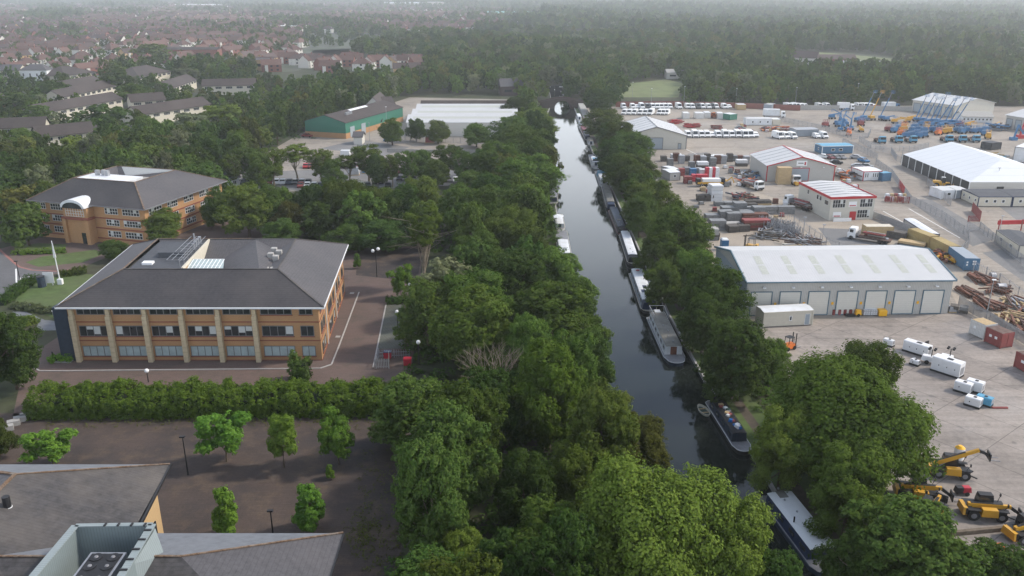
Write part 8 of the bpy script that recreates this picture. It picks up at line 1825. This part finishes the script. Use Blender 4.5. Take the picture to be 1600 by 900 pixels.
# the near row of new gabled houses before the playing field
for px, py, rz, k in [(408, 98, 20, 3), (418, 101, 70, 2), (436, 97, 10, 3), (450, 99, 0, 1), (466, 101, 5, 4), (478, 106, 80, 3), (488, 101, 0, 2), (500, 104, 15, 2), (507, 109, 60, 1), (516, 114, 5, 1), (524, 106, 85, 3), (540, 104, 0, 1), (548, 99, 0, 1), (560, 102, 10, 3), (566, 110, 0, 0), (577, 108, 80, 3), (590, 104, 10, 1), (604, 106, 85, 3), (616, 105, 80, 2), (630, 105, 0, 3), (646, 103, 0, 1), (655, 107, 40, 1), (412, 107, 0, 2), (425, 112, 15, 1), (636, 118, 10, 2)]:
    x, y = P(px, py); hp.append((x, y, R(rz), 1.0, 1.0, k, 'g1'))
ang = {}
y = 560.0
while y < 3900:
    row = 36 + (y - 560) * .009; half = .66 * y + 30; x = -half; dist = 17.5 + (y - 560) * .0036
    while x < .05 * y:
        xx = x + rng.uniform(-1.2, 1.2); zone = (int((x + 9000) / 260), int(y / 300)); th = ang.setdefault(zone, rng.uniform(-.5, .5) + (pi / 2 if rng.random() < .3 else 0)); x += dist * (1 if abs(th) < .8 else 1.5)
        yy = y + math.tan(max(-.6, min(.6, th if abs(th) < .8 else 0))) * (xx % 120 - 60) * .35 + rng.uniform(-2, 2)
        px, py = Q(xx, yy, 0)
        if not inpoly(px, py, SUB) or allowed(xx, yy) != 2 or rng.random() < .1: continue
        if px > 470 and py > 52: continue
        sc = 1 + (y - 560) * .00012; hp.append((xx, yy, th + rng.uniform(-.08, .08), sc, sc, rng.choice([0, 0, 1, 1, 2, 3, 4, 5, 5]), 'g2'))
    y += row
hp.sort(key=lambda a: a[0] ** 2 + a[1] ** 2)
ZG = {'g1': ('new gabled houses before the playing field', ' in the row before the playing field'), 'g2': ('houses of the red-roofed suburb', ' in the red-roofed suburb')}
hn = {}
for x, y, rz, sx, sz, k, g in sorted(hp[:290], key=lambda q: (q[6], q[0] if q[6] == 'g1' else q[0] ** 2 + q[1] ** 2)):
    o = bpy.data.objects.new('house', HM[k]); COL.objects.link(o); o.location = (x, y, 0); o.rotation_euler = (0, 0, rz); o.scale = (sx, sx, sz)
    hx_ = Q(x, y, 0)[0]; lm = 'before the playing field' if g == 'g1' else 'above ' + ('the white terrace' if hx_ < 160 else 'the hipped hall' if hx_ < 330 else 'the dark roofed block' if hx_ < 480 else 'the playing field')
    hk = HD[k].split(' with')[0] + (' with a brown roof' if k in (2, 4) else ' with a red roof'); i = hn[(hk, lm)] = hn.get((hk, lm), 0) + 1
    tag(o, nth(i) + (' from the left ' if g == 'g1' else ' nearest ') + hk + ' ' + lm, 'house', ZG[g][0] + ', ' + HD[k].split(' with')[0])
print('houses', len(hp))
instancer('distant_houses', 'the far streets of red-roofed houses fading into the haze', [(x, y, 0, rz, sx, sz, k) for x, y, rz, sx, sz, k, g in hp[290:]], HM)
# a few larger buildings among the far trees
def bigbox(label, px, py, w, d, h, wall, roof, rz=0, rise=1.5, cat='building'):
    x, y = P(px, py); t = thing('distant_building', label, cat, x, y, R(rz)); MB().box(0, 0, 0, w, d, h).build('wall', wall, t); MB().ext([(-d / 2 - .4, h), (0, h + rise), (d / 2 + .4, h)], -w / 2 - .4, w / 2 + .4).build('roof', roof, t)
    for i in range(int(w / 8)): MB().box(-w / 2 + (i + .5) * 8, -d / 2 - .05, h * .4, 4, .12, h * .25).build('window', 'glass', t)
bigbox('long pale teal-roofed leisure building above the canal line', 800, 27, 110, 30, 9, 'render_wall', 'teal_roof', -6, 4)
bigbox('large white store block on the horizon left of the canal', 640, 12, 180, 60, 16, 'render_wall', 'boat_white', 0, 2); bigbox('tan tower block rising from the horizon white store', 622, 9, 60, 40, 30, 'cream', 'cream', 0, .5)
bigbox('square cream block right of the horizon store', 683, 13, 60, 40, 20, 'cream', 'boat_white', 0, .5); bigbox('low white sheds on the left horizon', 310, 12, 160, 40, 10, 'render_wall', 'boat_white', 0, 2)
bigbox('second low white shed on the left horizon', 350, 14, 80, 40, 8, 'render_wall', 'boat_white', 0, 2)
bigbox('white factory roofs among the trees on the right horizon', 1508, 27, 70, 30, 8, 'render_wall', 'boat_white', 0, 2); bigbox('second white factory roof on the right horizon', 1540, 30, 60, 30, 8, 'render_wall', 'boat_white', 0, 2)
bigbox('long pale terrace of roofs near the right horizon', 1460, 22, 110, 30, 9, 'cream', 'cream', 0, 2); bigbox('hazy cluster of white buildings at the top of the view', 1380, 5, 220, 80, 24, 'render_wall', 'boat_white', 0, 1)
bigbox('pitched pinkish farm roof beside the far meadow', 1250, 100, 26, 10, 5, 'render_wall', 'house_roof_brown', -30, 5); bigbox('long brown roofed stable range below the far meadow', 1285, 99, 50, 10, 4, 'brick_red', 'house_roof_brown', 0, 3); bigbox('white vehicles and sheds row below the far meadow', 1345, 103, 28, 8, 3, 'white_paint', 'boat_white', 0, 1)
bigbox('white sheds in the clearing beyond the meadow', 1070, 122, 26, 10, 4, 'render_wall', 'concrete', 0, 2); bigbox('flat roofed cream block in the suburb', 445, 48, 50, 20, 7, 'cream', 'boat_white', 0, .5); bigbox('long low brown block with cream ends near the estate', 290, 92, 60, 12, 8, 'brick_red', 'brown_roof', 0, 2)
bigbox('tan three storey block with dark upper windows near the near houses', 378, 110, 44, 12, 8, 'brick_light', 'felt', 0, .4); bigbox('dark roofed lodge by the lock beyond the bridge', 800, 148, 14, 9, 5, 'brick_dark', 'slate_lit_side', 10, 4, 'house'); bigbox('white fronted house beside the lock', 812, 122, 8, 8, 5, 'white_paint', 'slate_lit_side', 10, 3, 'house')
